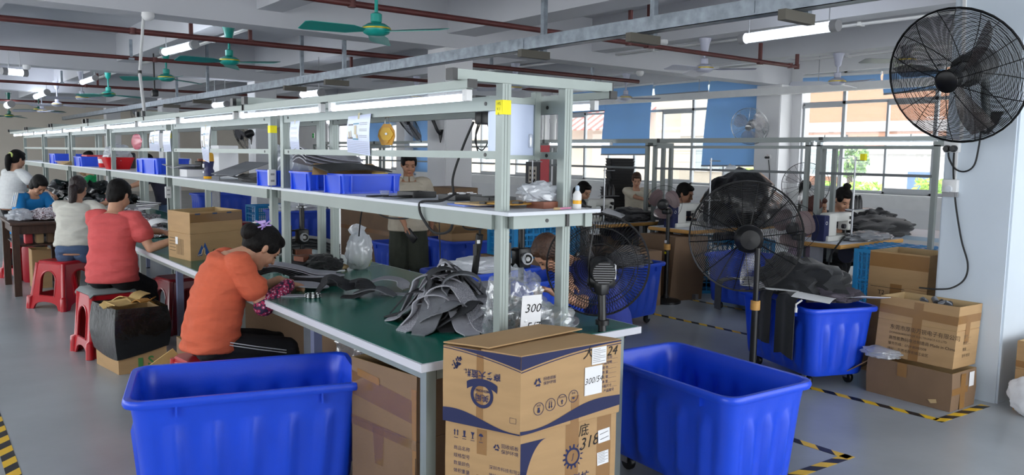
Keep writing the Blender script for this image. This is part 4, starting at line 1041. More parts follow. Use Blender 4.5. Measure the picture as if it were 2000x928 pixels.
# top printed box
t3, fm, H = carton('top cardboard box with navy waves and a white note reading 300/54', C3, .555, .83, open_top=False, bulge=.004)
M1, W1 = fm(1, .002); M0, W0 = fm(0, .002)
m = MB(NAVY)
nn = 28
for i in range(nn):     # top band of the long face: wide at the left, arching to a thin line at the right
    f0, f1 = [min(1, max(0, u)) for u in (i / nn, (i + 1) / nn)]
    g_ = lambda u: .226 + .043 * (1 - (1 - u) ** 2)
    m.add([(W1 * f0, H - .001, 0), (W1 * f1, H - .001, 0), (W1 * f1, g_(f1) , 0), (W1 * f0, g_(f0), 0)], [(0, 3, 2, 1)], M1)
    m.add([(W1 * f0, g_(f0) - .006, 0), (W1 * f1, g_(f1) - .006, 0), (W1 * f1, g_(f1) - .009, 0), (W1 * f0, g_(f0) - .009, 0)], [(0, 3, 2, 1)], M1)
    b_ = lambda u: .022 + .052 * (u ** 1.2) + .014 * math.sin(u * 2 * PI + 3.6)
    l_ = lambda u: .002 + .03 * max(0, u - .1) ** 1.0
    m.add([(W1 * f0, l_(f0), 0), (W1 * f1, l_(f1), 0), (W1 * f1, b_(f1), 0), (W1 * f0, b_(f0), 0)], [(0, 1, 2, 3)], M1)
    c_ = lambda u: .235 + .035 * (1 - u) if False else H - .002 - .045 * u ** 1.6       # top corner swoosh of the short face
    m.add([(W0 * f0, H - .001, 0), (W0 * f1, H - .001, 0), (W0 * f1, c_(f1), 0), (W0 * f0, c_(f0), 0)], [(0, 3, 2, 1)], M0)
    m.add([(W0 * f0, c_(f0) - .005, 0), (W0 * f1, c_(f1) - .005, 0), (W0 * f1, c_(f1) - .008, 0), (W0 * f0, c_(f0) - .008, 0)], [(0, 3, 2, 1)], M0)
    d_ = lambda u: .035 + .02 * math.sin(u * 4.2 + .9) - .01 * u
    m.add([(W0 * f0, .001, 0), (W0 * f1, .001, 0), (W0 * f1, d_(f1), 0), (W0 * f0, d_(f0), 0)], [(0, 1, 2, 3)], M0)
# short face: upside-down logo
c = M0 @ T(.163, .118, .0003)
m.ring(.034, .046, c); m.text('MEIHONG', .0135, c @ T(0, .016, 0) @ Rz(PI), bold=.01); m.text('美闳', .028, c @ T(0, -.008, 0) @ Rz(PI), bold=.015)
arc = [(.075 * math.sin(a), .048 + .03 * math.cos(a) * 0 + .075 * (math.cos(a) - 1) * .55) for a in [-.95 + 1.9 * i / 16 for i in range(17)]]
m.face([(x * 1.02, y + .004) for x, y in arc] + [(x, y - .022) for x, y in reversed(arc)], c @ T(0, .006, .0002))
m.text('商务大篮瓶', .03, M0 @ T(.163, .192, 0) @ Rz(PI), bold=.02)
r2 = random.Random(4)
for k in range(46):
    a = r2.uniform(-.4, 1.9); rr = r2.uniform(.008, .045); x, y = .05 - rr * math.cos(a) * .7 + .02, .205 + rr * math.sin(a) * .8
    m.face([(x - .003, y - .003), (x + .003, y - .002), (x + .002, y + .003), (x - .002, y + .003)], M0)
m.box(.275, .30, .04, .041, 0, .0002, M0); m.box(.275, .30, .058, .059, 0, .0002, M0); m.box(.275, .276, .04, .059, 0, .0002, M0); m.box(.299, .30, .04, .059, 0, .0002, M0)
# long face prints
recycle(m, M1 @ T(.072, .175, 0), .02); m.text('回收纸板', .014, M1 @ T(.125, .183, 0)); m.text('保护环境', .014, M1 @ T(.125, .167, 0))
for k in range(4):
    c = M1 @ T(.078 + .052 * k, .082 + .006 * k, .0003); m.ring(.0205, .0225, c, 24)
    if k == 0: m.face([(-.005, -.014), (.005, -.014), (.006, -.006), (.003, -.002), (.005, .004), (-.005, .004), (-.003, -.002), (-.006, -.006)], c)
    elif k == 1: [m.face([(d - .0015, .008), (d + .0015, .008), (d + .0015, -.006), (d + .004, -.006), (d, -.014), (d - .004, -.006), (d - .0015, -.006)], c) for d in (-.005, .005)]
    elif k == 2: m.face([(-.002, -.014), (.002, -.014), (.002, -.004), (.006, -.004), (0, .004), (-.006, -.004), (-.002, -.004)], c)
    else: m.face([(-.007, -.004), (.007, -.004), (.004, -.009), (0, -.011), (-.004, -.009)], c)
    m.text(('轻放', '向上', '防水防晒', '怕湿')[k], .007 if k == 2 else .009, c @ T(0, .011, 0))
for k in range(8): m.text(('产品名称____', '产品规格____', '颜 色______', '数 量______', '毛 重______', '净 重______', '外箱尺寸____', '产品编号')[k], .0135, M1 @ T(.405, .215 - .0175 * k, 0), font_shear=0)
m.build('printed_design', t3)
m = MB(PAPER); Mp = M1 @ T(.327, .143, .0012) @ Rz(-.0); m.face([(-.042, -.052), (.042, -.052), (.042, .052), (-.042, .052)], Mp); m.use(INK); m.text('300/54', .0315, Mp @ T(0, 0, .0004) @ Rz(.06), font_shear=.3); m.build('note_sheet', t3)
m = MB(PAPER); Ms = M1 @ T(.352, .232, .0012); m.face([(-.035, -.032), (.035, -.032), (.035, .03), (-.035, .03)], Ms); m.use(INK)
for k in range(8): m.box(-.03, .03 if k % 3 else .005, .022 - .0065 * k, .0232 - .0065 * k, .0003, .0005, Ms)
m.build('shipping_label', t3)
m = MB(INK); m.text('大', .05, M1 @ T(.3, .245, .0004), font_shear=.2); m.text('24', .05, M1 @ T(.415, .238, .0004), font_shear=.3); m.build('handwriting', t3)
m = MB(TAPED); m.face([(.225, .0), (.262, .0), (.262, .1), (.225, .1)], M1 @ T(0, 0, -.0009)); m.face([(.14, 0), (.168, 0), (.168, H), (.14, H)], M0 @ T(0, 0, -.0009)); m.build('tape', t3)
loc = t3.location; q = [Vector((p[0] - loc.x, p[1] - loc.y, H)) for p in C3]
flap(t3, q[1] + Vector((0, 0, .002)), q[2] + Vector((0, 0, .002)), (q[0] - q[1]) * .5, mt=CARD, bend=.002)
flap(t3, q[0] + Vector((0, 0, .006)), q[3] + Vector((0, 0, .006)), (q[1] - q[0]) * .60, mt=CARD, bend=.004)
# ---- tall open brown box between bin and bench leg
cs = [(1.47, 2.96), (1.535, 2.545), (1.94, 2.60), (1.88, 3.0)]
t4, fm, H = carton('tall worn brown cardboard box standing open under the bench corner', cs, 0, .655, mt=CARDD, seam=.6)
M0, W0 = fm(0); M1, W1 = fm(1)
m = MB(TAPE); m.face([(0, .5), (W0, .46), (W0, .55), (.0, .6)], M0); m.face([(W0 * .38, .24), (W0 * .5, .24), (W0 * .52, .4), (W0 * .34, .4)], M0 @ T(0, 0, .001)); m.face([(0, .37), (W0, .36), (W0, .4), (0, .41)], M0 @ T(0, 0, .0015)); m.build('clear_tape', t4)
m = MB(TAPED); m.face([(W0 - .02, .1), (W0, .1), (W0, .6), (W0 - .03, .6)], M0 @ T(0, 0, .0005)); m.face([(W0 * .1, .585), (W0 * .45, .57), (W0 * .45, .6), (W0 * .1, .615)], M0 @ T(0, 0, .001)); m.build('tape', t4)
m = MB(mat('dark ink stroke', (60, 50, 44), .9)); m.box(W0 - .006, W0 - .002, .05, .33, .0, .0012, M0); m.build('torn_edge', t4)
# ---- reused box on the second bench with mountain logo
cs = [(1.515, 5.90), (1.565, 5.55), (1.97, 5.70), (1.90, 6.08)]
t5, fm, H = carton('reused cardboard box with a blue mountain logo on the second workbench', cs, TZ, TZ + .33, seam=.55)
M0, W0 = fm(0); M1, W1 = fm(1)
m = MB(mat('logo blue', (44, 84, 150), .7)); c = M1 @ T(.1, .075, .0003)
m.face([(-.05, -.045), (-.012, .03), (.0, .008), (.014, .045), (.055, -.045), (.02, -.045), (.014, .006), (.006, .012), (-.002, .0), (-.01, -.045)], c)
m.use(mat('logo cream', (206, 186, 150), .8)); m.tube([(-.045, -.04, .0005), (-.015, -.035, .0005), (-.008, -.01, .0005), (.004, .008, .0005), (.012, -.006, .0005), (.008, -.03, .0005), (.02, -.042, .0005)], .003, 4, M=c)
m.use(INK); m.text('co', .05, M1 @ T(.2, .06, .0003)); m.build('logo_print', t5)
m = MB(INK)
for k in range(5): m.box(.02, .12, .05 + .022 * k, .053 + .022 * k, 0, .0004, M0)
for k in range(6): m.box(.14 + .02 * k, .143 + .02 * k, .03, .14, 0, .0004, M0)
m.build('label_print', t5)
m = MB(PAPER); m.face([(.12, .1), (.16, .1), (.16, .15), (.12, .15)], M0 @ T(0, 0, .001)); m.build('paper_label', t5)
m = MB(TAPE); m.face([(0, .26), (W1, .26), (W1, .32), (0, .32)], M1 @ T(0, 0, .0008)); m.build('clear_tape', t5)
m = MB(mat('tape blue mark', (40, 70, 110), .6))
for x in (.04, .18, .3): m.face([(x, .312), (x + .04, .312), (x + .04, .322), (x, .322)], M1 @ T(0, 0, .0012))
m.build('tape_marks', t5)
# ---- bin-bag box on the left
cs = [(1.06, 6.08), (1.12, 5.68), (1.42, 5.66), (1.40, 6.05)]
t6, fm, H = carton('cardboard box lined with a black bin bag beside the red stool', cs, 0, .42)
M0, W0 = fm(0); M1, W1 = fm(1)
m = MB(mat('green print', (70, 130, 70), .8)); m.box(.12, .15, .03, .1, 0, .0006, M1); m.text('S', .09, M1 @ T(.2, .07, 0), bold=.02); m.build('green_print', t6)
m = MB(BAGK); loc = t6.location
def bagf(u, v):
    i = u * 4; k = int(i) % 4; f = i - int(i); a = cs[k]; b = cs[(k + 1) % 4]
    x = a[0] + (b[0] - a[0]) * f - loc.x; y = a[1] + (b[1] - a[1]) * f - loc.y
    dr = .06 + .05 * math.sin(u * 2 * PI + .5)
    z = .445 - v * (.24 + dr) ; o = 1.05 + .1 * math.sin(v * PI) * (1 + .3 * noise.noise(Vector((u * 9, v * 2, 0)))) + .02 * noise.noise(Vector((u * 20, v * 5, 3)))
    return (x * o, y * o, z)
m.grid(bagf, 48, 10, .003)
def bagi(u, v):
    p = bagf(u, 0); return (p[0] * (1 - .08 * v), p[1] * (1 - .08 * v), .445 - .2 * v)
m.grid(bagi, 48, 4, 0); o = m.build('bin_bag', t6)
FOAM = mat('yellow foam offcut', (212, 180, 118), .85, var=.08, bump=.2); FOAMD = mat('brown foam offcut', (168, 118, 52), .85, var=.1)
for k in range(9):
    m = MB(FOAM if k % 3 else FOAMD); a = k * 1.9; w_ = .05 + .02 * (k % 3)
    m.grid(lambda u, v: (-w_ + 2 * w_ * u, -.04 + .08 * v, .02 * math.sin(u * 3 + k)), 5, 3, .006)
    o = m.build('foam_offcut'); o.location = (1.25 + .1 * math.cos(a), 5.87 + .12 * math.sin(a), .445 + .012 * (k % 4)); o.rotation_euler = (.3 * math.sin(k * 2.1), .35 * math.cos(k * 1.3), a)
    tag(o, 'yellow and brown foam offcuts piled in the black lined box', 'offcut', 'foam offcuts in the black lined box')
m = MB(FOAM); m.box(0, .19, 0, .004, 0, .13); m.use(TAPED); m.box(.08, .12, -.001, 0, 0, .03); o = m.build('foam_sheet')
p = P(336, 664, y=5.0); o.location = (1.18, 4.93, .0); o.rotation_euler = (0.35, -.6, -.2); o.location.z = .12
tag(o, 'cut piece of yellow foam board leaning behind the orange shirt worker', 'foam board')
carton('small cardboard box behind the orange shirt worker stool', [(1.3, 4.95), (1.3, 4.7), (1.6, 4.7), (1.6, 4.95)], 0, .38, mt=CARDD)
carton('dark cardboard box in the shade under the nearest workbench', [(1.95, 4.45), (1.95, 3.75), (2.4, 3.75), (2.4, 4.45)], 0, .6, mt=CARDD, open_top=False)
wrapped('crumpled clear plastic film under the nearest workbench', (1.85, 3.62, .5), (.1, .16, .12), BAGC, 31, .4, name='plastic_film', cat='film')
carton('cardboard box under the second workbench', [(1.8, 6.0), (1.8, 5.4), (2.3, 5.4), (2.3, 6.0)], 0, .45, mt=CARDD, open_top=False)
# ---- right pillar group
cs = [(4.955, 2.56), (4.94, 2.03), (5.235, 2.015), (5.25, 2.545)]
t7, fm, H = carton('crushed brown cardboard box on the floor beside the right pillar', cs, 0, .235, mt=CARDD, bulge=.02)
M0, W0 = fm(0); M1, W1 = fm(1)
m = MB(PAPER); m.face([(.2, .13), (.26, .13), (.26, .22), (.2, .22)], M1 @ T(0, 0, .006)); m.build('paper_label', t7)
m = MB(TAPED); m.face([(.0, .1), (.19, .1), (.19, .14), (0, .14)], M1 @ T(0, 0, .005)); m.face([(.1, .0), (.16, 0), (.16, .22), (.1, .22)], M1 @ T(0, 0, .0045)); m.face([(.2, .15), (.26, .15), (.26, .235), (.2, .235)], M0 @ T(0, 0, .007)); m.build('tape', t7)
m = MB(CARDL); m.poly([(0, 0), (.05, .012), (.055, -.01), (.02, -.02)], .002, M0 @ T(.4, .05, .008)); m.build('torn_patch', t7)
flap(t7, (-.13, .27, .21), (.13, .27, .22), (-.06, .15, -.12), mt=CARDD)
wrapped('clear plastic bag squeezed between the two boxes by the right pillar', (5.0, 2.5, .262), (.1, .12, .03), BAGM, 33, .3)
cs = [(5.05, 2.57), (5.03, 2.07), (5.30, 2.05), (5.32, 2.55)]
t8, fm, H = carton('open cardboard box with black company lettering, on the crushed box', cs, .24, .62, seam=.6, lean=(.045, .0))
M0, W0 = fm(0); M1, W1 = fm(1)
m = MB(mat('faded black print', (60, 50, 42), .85))
for k, (s, z) in enumerate((('东莞市厚街万锐电子有限公司', .034), ('DONGGUAN HOUJIE ELECTRONICS CO.,LTD', .018), ('高性能数码电池制造商 Made in China', .026), ('服务热线：0769 85981508', .022), ('地址：东莞市厚街镇工业区', .022))):
    m.text(s, z, M0 @ T(.085, .19 - .035 * k, .0006), align='LEFT')
for k in range(4): m.text(('生产____', '数量____', '重量____', '型号 检验')[k], .022, M1 @ T(.09, .19 - .04 * k, .0006), align='LEFT')
m.build('printed_text', t8)
m = MB(TAPED); m.face([(0, .275), (W0, .265), (W0, .32), (0, .33)], M0); m.face([(W0 * .45, 0), (W0 * .57, 0), (W0 * .57, H - .01), (W0 * .45, H - .01)], M0 @ T(0, 0, .0004)); m.face([(0, .275), (W1, .275), (W1, .325), (0, .325)], M1); m.face([(.1, .15), (.15, .15), (.15, .3), (.1, .3)], M1 @ T(0, 0, .0004)); m.build('tape', t8)
for k in range(8):
    m = MB(mat('silver part', (150, 152, 158), .3, .6)) if k % 2 else MB(DKGREY)
    m.cyl((0, 0, 0), (.0, .04, .02), .018, seg=10); o = m.build('metal_part'); o.location = (5.17 + .035 * (k % 3), 2.16 + .035 * k * .7, .592 + .008 * (k % 2)); o.rotation_euler = (0, 0, k * 1.1)
    tag(o, 'small grey metal parts heaped in the lettered box', 'part', 'metal parts in the lettered box')
m = MB(CARDD); m.box(-.11, .11, -.2, .22, 0, .33); o = m.build('packing_insert'); o.location = (5.2, 2.31, .25); tag(o, 'brown cardboard insert holding the metal parts in the lettered box', 'insert')
cs = [(5.44, 2.86), (5.44, 2.45), (5.84, 2.45), (5.84, 2.86)]
t9, fm, H = carton('tall tan cardboard box left of the right pillar, behind the lettered box', cs, 0, .87, seam=.72, lean=(.0, -.02))
M0, W0 = fm(0); M1, W1 = fm(1)
m = MB(TAPED); m.face([(.0, .76), (W0, .76), (W0, .86), (0, .86)], M0); m.face([(.16, .55), (.24, .55), (.24, .65), (.16, .65)], M0); m.build('tape', t9)
m = MB(INK); m.text('T2', .045, M0 @ T(.1, .58, .0005)); m.box(.02, .26, .618, .621, 0, .0005, M0); m.build('handwriting', t9)
cs = [(5.32, 1.83), (5.30, 1.5), (5.75, 1.45), (5.78, 1.80)]
t10, fm, H = carton('tan cardboard box at the right edge of the photo behind the pillar', cs, 0, .43, seam=.6)
M0, W0 = fm(0)
m = MB(TAPED); m.face([(0, .27), (W0, .27), (W0, .31), (0, .31)], M0); m.build('tape', t10)
m = MB(BAGW); m.blob((0, 0, .125), (.03, .17, .13), .12, 2.5, 41, 4, flat=-.125)
m.use(INK); m.text('-135', .05, frame((-.042, .02, .13), (0, -1, 0), (0, 0, 1), (-1, 0, 0))); m.text('GB / T', .03, frame((-.042, .02, .2), (0, -1, 0), (0, 0, 1), (-1, 0, 0)))
o = m.build('white_sack'); o.location = (5.23, 1.66, 0); tag(o, 'white printed sack leaning on the box at the right edge', 'sack')
# ---- cardboard behind the bench
cs = [(4.75, 9.55), (4.75, 8.55), (5.3, 8.55), (5.3, 9.55)]
t, fm, H = carton('large brown cardboard box behind the standing man', [(4.72, 9.8), (4.70, 8.05), (5.25, 8.05), (5.25, 9.8)], 0, .76, mt=CARDD, open_top=False)
M0, W0 = fm(0); m = MB(TAPED); m.face([(0, .5), (W0, .5), (W0, .55), (0, .55)], M0); m.build('tape', t)
t, fm, H = carton('tall brown cardboard box at the foot of the central pillar', [(4.95, 8.0), (4.95, 7.45), (5.3, 7.45), (5.3, 8.0)], 0, 1.12, mt=CARDD, open_top=False)
for k, (x, y, r, lb) in enumerate(((4.8, 7.1, .2, 'open cardboard box with raised flaps in the tall blue bin'), (5.15, 6.95, -.3, 'smaller cardboard box beside the one with raised flaps'))):
    t, fm, H = carton(lb, [(x - .18, y + .12), (x - .16, y - .12), (x + .16, y - .12), (x + .16, y + .12)], .3, .66)
    flap(t, (-.16, -.12, .36), (.16, -.12, .36), (-.02, -.1, .09)); flap(t, (.16, .12, .36), (-.16, .12, .36), (.0, .1, .08))
carton('brown cardboard box under the sewing desks behind the pedestal fan', [(6.35, 5.95), (6.35, 5.45), (6.75, 5.35), (6.8, 5.9)], 0, .68, mt=CARDD, open_top=False, lean=(.0, -.06))
t, fm, H = carton('brown cardboard box behind the bin with wrapped parts', [(5.65, 6.0), (5.6, 5.45), (6.1, 5.35), (6.2, 5.9)], 0, .56, mt=CARDD, open_top=False)
# ================================================================ plastic crates
def crate(label, c, rz, L, W, z0, z1, mt=CYAN, nx=10, nz=6, group='cyan plastic crates', open_lid=False, cat='crate'):
    t = thing('plastic_crate', label, cat, (c[0], c[1], z0), rz, group); H = z1 - z0; m = MB(mt); b = .02
    for sx in (-1, 1):
        for sy in (-1, 1): m.box(sx * L / 2 - b, sx * L / 2 + b, sy * W / 2 - b, sy * W / 2 + b, 0, H)
    for s in (-1, 1):
        for z in (0, H * .62, H - .03):
            hh = .03 if z != H * .62 else .012
            m.box(-L / 2, L / 2, s * W / 2 - b * .8, s * W / 2 + b * .8, z, z + hh); m.box(s * L / 2 - b * .8, s * L / 2 + b * .8, -W / 2, W / 2, z, z + hh)
        for i in range(1, nx):
            x = -L / 2 + L * i / nx; m.box(x - .005, x + .005, s * W / 2 - .006, s * W / 2 + .006, 0, H)
        ny = max(4, int(nx * W / L))
        for i in range(1, ny):
            y = -W / 2 + W * i / ny; m.box(s * L / 2 - .006, s * L / 2 + .006, y - .005, y + .005, 0, H)
        for i in range(1, nz):
            z = H * i / nz; m.box(-L / 2, L / 2, s * W / 2 - .006, s * W / 2 + .006, z - .004, z + .004); m.box(s * L / 2 - .006, s * L / 2 + .006, -W / 2, W / 2, z - .004, z + .004)
    m.build('wall_lattice', t)
    m = MB(mt); m.box(-L / 2, L / 2, -W / 2, W / 2, 0, .01); m.build('base', t)
    if open_lid:
        m = MB(mt)
        for i in range(6): x = -L / 2 + L * (i + .5) / 6; m.box(x - .012, x + .012, -W / 2, W / 2, H, H + .02)
        for i in range(5): y = -W / 2 + W * (i + .5) / 5; m.box(-L / 2, L / 2, y - .012, y + .012, H, H + .02)
        m.build('top_grid', t)
    return t
crate('large cyan plastic crate behind the pedestal fan', (7.48, 5.62), -.62, .9, .56, 0, .6, nx=16, nz=10)
crate('cyan plastic crate with a grid top beside the tall tan box', (7.0, 3.32), .1, .62, .62, 0, .73, nx=14, nz=12, open_lid=True)
carton('brown carton supporting the cyan crate under the near shelf', [(4.2, 5.85), (4.2, 5.35), (4.8, 5.25), (4.8, 5.8)], 0, .6, mt=CARDD, open_top=False)
crate('cyan plastic crate seen under the nearest shelf end', (4.55, 5.55), -.1, .62, .42, .602, .92)
crate('cyan plastic crate on the large box behind the standing man', (4.95, 9.0), .05, .45, 1.1, .762, .86)
crate('cyan plastic crate behind the plastic screwdriver', (5.6, 6.6), -.1, .6, .4, .45, .72)
carton('carton under the crate behind the plastic screwdriver', [(5.3, 6.8), (5.3, 6.4), (5.9, 6.4), (5.9, 6.8)], 0, .448, mt=CARDD, open_top=False)
crate('cyan plastic crate behind the second bench posts', (4.6, 12.0), 0, .6, .4, .3, .68)
carton('carton under the crate behind the second bench posts', [(4.3, 12.2), (4.3, 11.8), (4.9, 11.8), (4.9, 12.2)], 0, .298, mt=CARDD, open_top=False)
# ================================================================ floor tape
TAPEF = stripes('black and yellow hazard tape', (236, 190, 40), (28, 28, 32), 5.6, (1, 1, 0), .4)
def ftape(label, a, b, w=.055):
    a, b = Vector(a), Vector(b); d = (b - a); L = d.length; m = MB(TAPEF); m.box(0, L, -w / 2, w / 2, .0004, .0016)
    o = m.build('floor_tape'); o.location = (a.x, a.y, 0); o.rotation_euler = (0, 0, math.atan2(d.y, d.x)); tag(o, label, 'floor tape', 'black and yellow floor tapes')
ftape('hazard tape running left from the corner in front of the crushed box', (4.74, 2.01), (4.71, 2.83))
ftape('short hazard tape from that corner to the right pillar', (4.71, 2.0), (5.27, 1.96))
ftape('hazard tape running along the aisle beside the right foreground bin', (3.75, 2.0), (3.735, 2.7))
ftape('hazard tape piece cornering toward the bottom edge right of the foreground bin', (3.78, 2.015), (3.2, 2.045))
ftape('hazard tape across the aisle in front of the garment bin', (5.72, 3.2), (5.70, 6.1))
ftape('hazard tape farther back beside the bin with the pedestal fan', (6.62, 4.2), (6.62, 6.2), .05)
ftape('hazard tape at the left bottom corner of the photo', (.38, 5.3), (.36, 3.6), .06)
# ================================================================ fans
def fan_head(t, c, d, R, style='rings', blade=BLACK, cage=WIRE, motor=BLACK, depth=.16, nb=3, roll=0.3, hubback=False, wire=None, nr=None, bw=1.0, ml=1.0):
    """c = cage centre (world minus thing location), d = blow direction"""
    M = look(Vector(c), d); w = wire or R * .004
    zf = lambda r: depth * .5 * (1 - (r / R) ** 2.6) + .004
    m = MB(cage)
    def ringc(r, z, ww): m.tube([M @ Vector((r * math.cos(2 * PI * i / 40), r * math.sin(2 * PI * i / 40), z)) for i in range(40)], ww, 4, closed=True)
    ringc(R, 0, w * 3.0)
    r0 = R * .16
    for s in (1, -1):
        if style == 'rings':
            n = nr or 26
            for k in range(n): r = r0 + (R - r0) * (k + .5) / n; ringc(r, s * zf(r), w * .75)
            for k in range(10):
                a = 2 * PI * k / 10 + .2 + (.3 if s < 0 else 0)
                m.tube([M @ Vector((r * math.cos(a), r * math.sin(a), s * (zf(r) + w))) for r in [r0 + (R - r0) * j / 7 for j in range(8)]], w * 1.4, 4)
        else:
            n = nr or 96
            for k in range(n):
                a = 2 * PI * k / n; tw = .25 * s
                m.tube([M @ Vector((r * math.cos(a + tw * (1 - r / R)), r * math.sin(a + tw * (1 - r / R)), s * zf(r))) for r in [r0 + (R - r0) * j / 6 for j in range(7)]], w * .8, 3)
            for rr in (.45, .75): ringc(R * rr, s * zf(R * rr) , w * 1.3)
        ringc(r0, s * zf(r0), w * 2)
    m.build('cage', t)
    m = MB(cage); m.lathe([(0, depth * .5 + .012), (r0 * .8, depth * .5 + .01), (r0 * 1.02, depth * .5 + .002), (r0 * 1.02, depth * .5 - .004)], M, 20); m.build('front_badge', t)
    for k in range(nb):
        a0 = roll + 2 * PI * k / nb
        m = MB(blade)
        def fn(u, v):
            r = R * (.12 + .76 * u); sp = bw * (.55 + .5 * math.sin(u * PI * .8)) * (1 - .35 * u ** 3); a = a0 + (v - .5) * sp * 1.5 + .25 * u
            return M @ Vector((r * math.cos(a), r * math.sin(a), (v - .5) * -.055 * (R / .3) * (.5 + u)))
        m.grid(fn, 10, 6, .003); m.build('blade', t)
    m = MB(motor); m.lathe([(0, .03), (R * .15, .03), (R * .15, -.02), (0, -.02)], M, 20); m.build('hub', t)
    m = MB(motor); mr = max(.055, R * .24)
    m.lathe([(r0 * .7, -depth * .5), (mr, -depth * .5 - .02), (mr * 1.05, -depth * .5 - .07), (mr * .98, -depth * .5 - .12 * ml), (mr * .7, -depth * .5 - .15 * ml), (0, -depth * .5 - .155 * ml)], M, 24); mo = m.build('motor', t)
    return M, mo, mr
def pedestal(t, top, r=.02, mt=BLACK, base=.2, collar=None):
    """pole from the floor (thing origin) to the head"""
    x, y, z = top
    m = MB(mt); m.cyl((0, 0, .03), (0, 0, z * .62), r * 1.25, seg=14); m.cyl((0, 0, z * .6), (x * .0, y * .0, z), r, seg=12); m.build('pole', t)
    m = MB(mt); m.lathe([(base, 0), (base * 1.0, .02), (base * .8, .035), (r * 2, .05), (r * 1.4, .08)], seg=28); m.build('base', t)
    m = MB(collar or mt); m.lathe([(r * 1.7, z * .6 - .03), (r * 1.7, z * .6 + .03)], seg=14); m.build('collar', t)
def vdir(c, k=0.0, dz=0.0):
    v = Vector((c[0], c[1], 0)).normalized(); l = Vector((-.79, .61, 0)); return (v + l * k + Vector((0, 0, dz))).normalized()
# big wall fan
c = P(1866, 150, x=4.86); br = P(1928, 238, x=5.35)
t = thing('wall_fan', 'big black wall fan high on the right pillar', 'fan', br)
d = Vector((-1.0, .06, -.34)).normalized()
M, mo, mr = fan_head(t, c - br, d, .392, 'rings', blade=film('brown smoky blade', (74, 62, 62), .5, .25, .2), depth=.2, nb=3, roll=2.75, nr=40, bw=.28, wire=.002, ml=1.9, motor=mat('fan motor grey', (66, 68, 70), .45))
b0 = M @ Vector((0, 0, -.30))
m = MB(mat('grey fan arm', (74, 80, 82), .5)); m.tube(bez([b0 + Vector((.0, 0, -.06)), b0 + Vector((.06, -.01, -.11)), (-.06, 0, .16), (-.02, 0, .06), (-.01, 0, 0)]), .024, 10); m.build('arm', t)
m = MB(BLACK); m.poly([(-.09, .06), (.09, .06), (.06, -.02), (.015, -.075), (-.015, -.075), (-.06, -.02)], .014, frame((0.0, 0, .0), (0, -1, 0), (0, 0, 1), (-1, 0, 0))); m.use(STEEL); m.cyl((-.016, 0, -.05), (-.02, 0, -.05), .008); m.build('wall_plate', t)
cord('black cord from the big wall fan looping to the socket on the right pillar', [P(1916, 256, x=5.34), P(1912, 285, x=5.33), P(1903, 322, x=5.33), P(1885, 335, x=5.33), P(1866, 330, x=5.33), P(1854, 310, x=5.33), P(1852, 292, x=5.33)], .0055)
cord('long black cord running down the right pillar into the lettered box', [P(1864, 290, x=5.335), P(1862, 330, x=5.335), P(1864, 370, x=5.335), P(1868, 410, x=5.335), P(1878, 470, x=5.335), P(1890, 515, x=5.335), P(1884, 545, x=5.33), P(1860, 562, x=5.3), P(1830, 565, x=5.25), P(1795, 562, x=5.22)], .0055)
def wallbox(label, px0, py0, px1, py1, x=5.35, name='wall_socket', mt=WHITE, detail=0):
    a = P(px0, py0, x=x); b = P(px1, py1, x=x)
    t = thing(name, label, 'socket' if 'socket' in name else 'switch', ((a.x), (a.y + b.y) / 2, (a.z + b.z) / 2), 0)
    w_, h_ = abs(a.y - b.y), abs(a.z - b.z); m = MB(mt); m.rbox((-.012, 0, 0), (.04, w_, h_), .006); m.build('plate', t)
    if detail == 1:
        m = MB(RED); m.box(-.036, -.032, -.01, .006, h_ * .32, h_ * .42); m.build('switch', t)
        for s in (-1, 1): k = MB(BLACK); k.lathe([(.022, 0), (.022, .02), (.016, .034), (0, .035)], frame((-.03, s * w_ * .22, -h_ * .22), (0, 1, 0), (0, 0, 1), (-1, 0, 0)), 14); k.build('plug', t)
    if detail == 2:
        m = MB(mat('knob', (210, 214, 220), .4)); m.lathe([(.022, 0), (.02, .016), (0, .017)], frame((-.03, 0, -.02), (0, 1, 0), (0, 0, 1), (-1, 0, 0)), 16); m.build('knob', t)
        m = MB(GREYP); m.box(-.02, .0, -w_ * .5, w_ * .5, -h_ * .5 - .03, -h_ * .5); m.build('lower_box', t)
    return t
wallbox('white socket with two black plugs on the right pillar under the wall fan', 1848, 272, 1876, 298, detail=1)
wallbox('white fan speed dial below the socket on the right pillar', 1844, 350, 1872, 376, name='wall_switch', detail=2)
a = P(1868, 296, x=5.352); b = P(1864, 352, x=5.352); m = MB(WHITE); m.beam(a, b, .02, .012, (1, 0, 0)); tag(m.build('cable_conduit'), 'short white cable trunk between socket and dial on the right pillar', 'trunk')
a = P(1880, 0, x=5.352); b = P(1878, 272, x=5.352); m = MB(WHITE); m.beam(Vector((5.352, a.y, 2.78)), b, .02, .012, (1, 0, 0)); tag(m.build('cable_conduit'), 'white cable trunk running up the right pillar behind the big wall fan', 'trunk')
# bench fan, seen from behind
c = P(1168, 518, y=2.56); base = P(1176, 647, z=.752)
t = thing('desk_fan', 'black fan on a pole standing on the near bench end, seen from behind', 'fan', base)
d = vdir(c, .12, .02)
M, mo, mr = fan_head(t, c - base, d, .232, 'radial', blade=film('smoky clear blade', (60, 60, 66), .78, .2, .3), depth=.13, nb=3, roll=.6, nr=100, bw=.5, wire=.0019)
z = (c - base).z
m = MB(BLACK); m.cyl((0, 0, 0), (.01, .02, z - .06), .018, seg=14); m.cyl((.0, 0, .03), (.0, 0, .05), .03, seg=14); m.build('pole', t)
m = MB(BLACK); b1 = M @ Vector((0, 0, -.13)); m.rbox(b1 + Vector((0, 0, -.055)), (.09, .1, .05), .015); m.rbox(Vector((.01, .02, z - .07)), (.05, .05, .07), .01); m.build('neck', t)
m = MB(BLACK); m.lathe([(.05, -.222), (.052, -.2), (.054, -.15)], M, 24); m.use(GREYP)
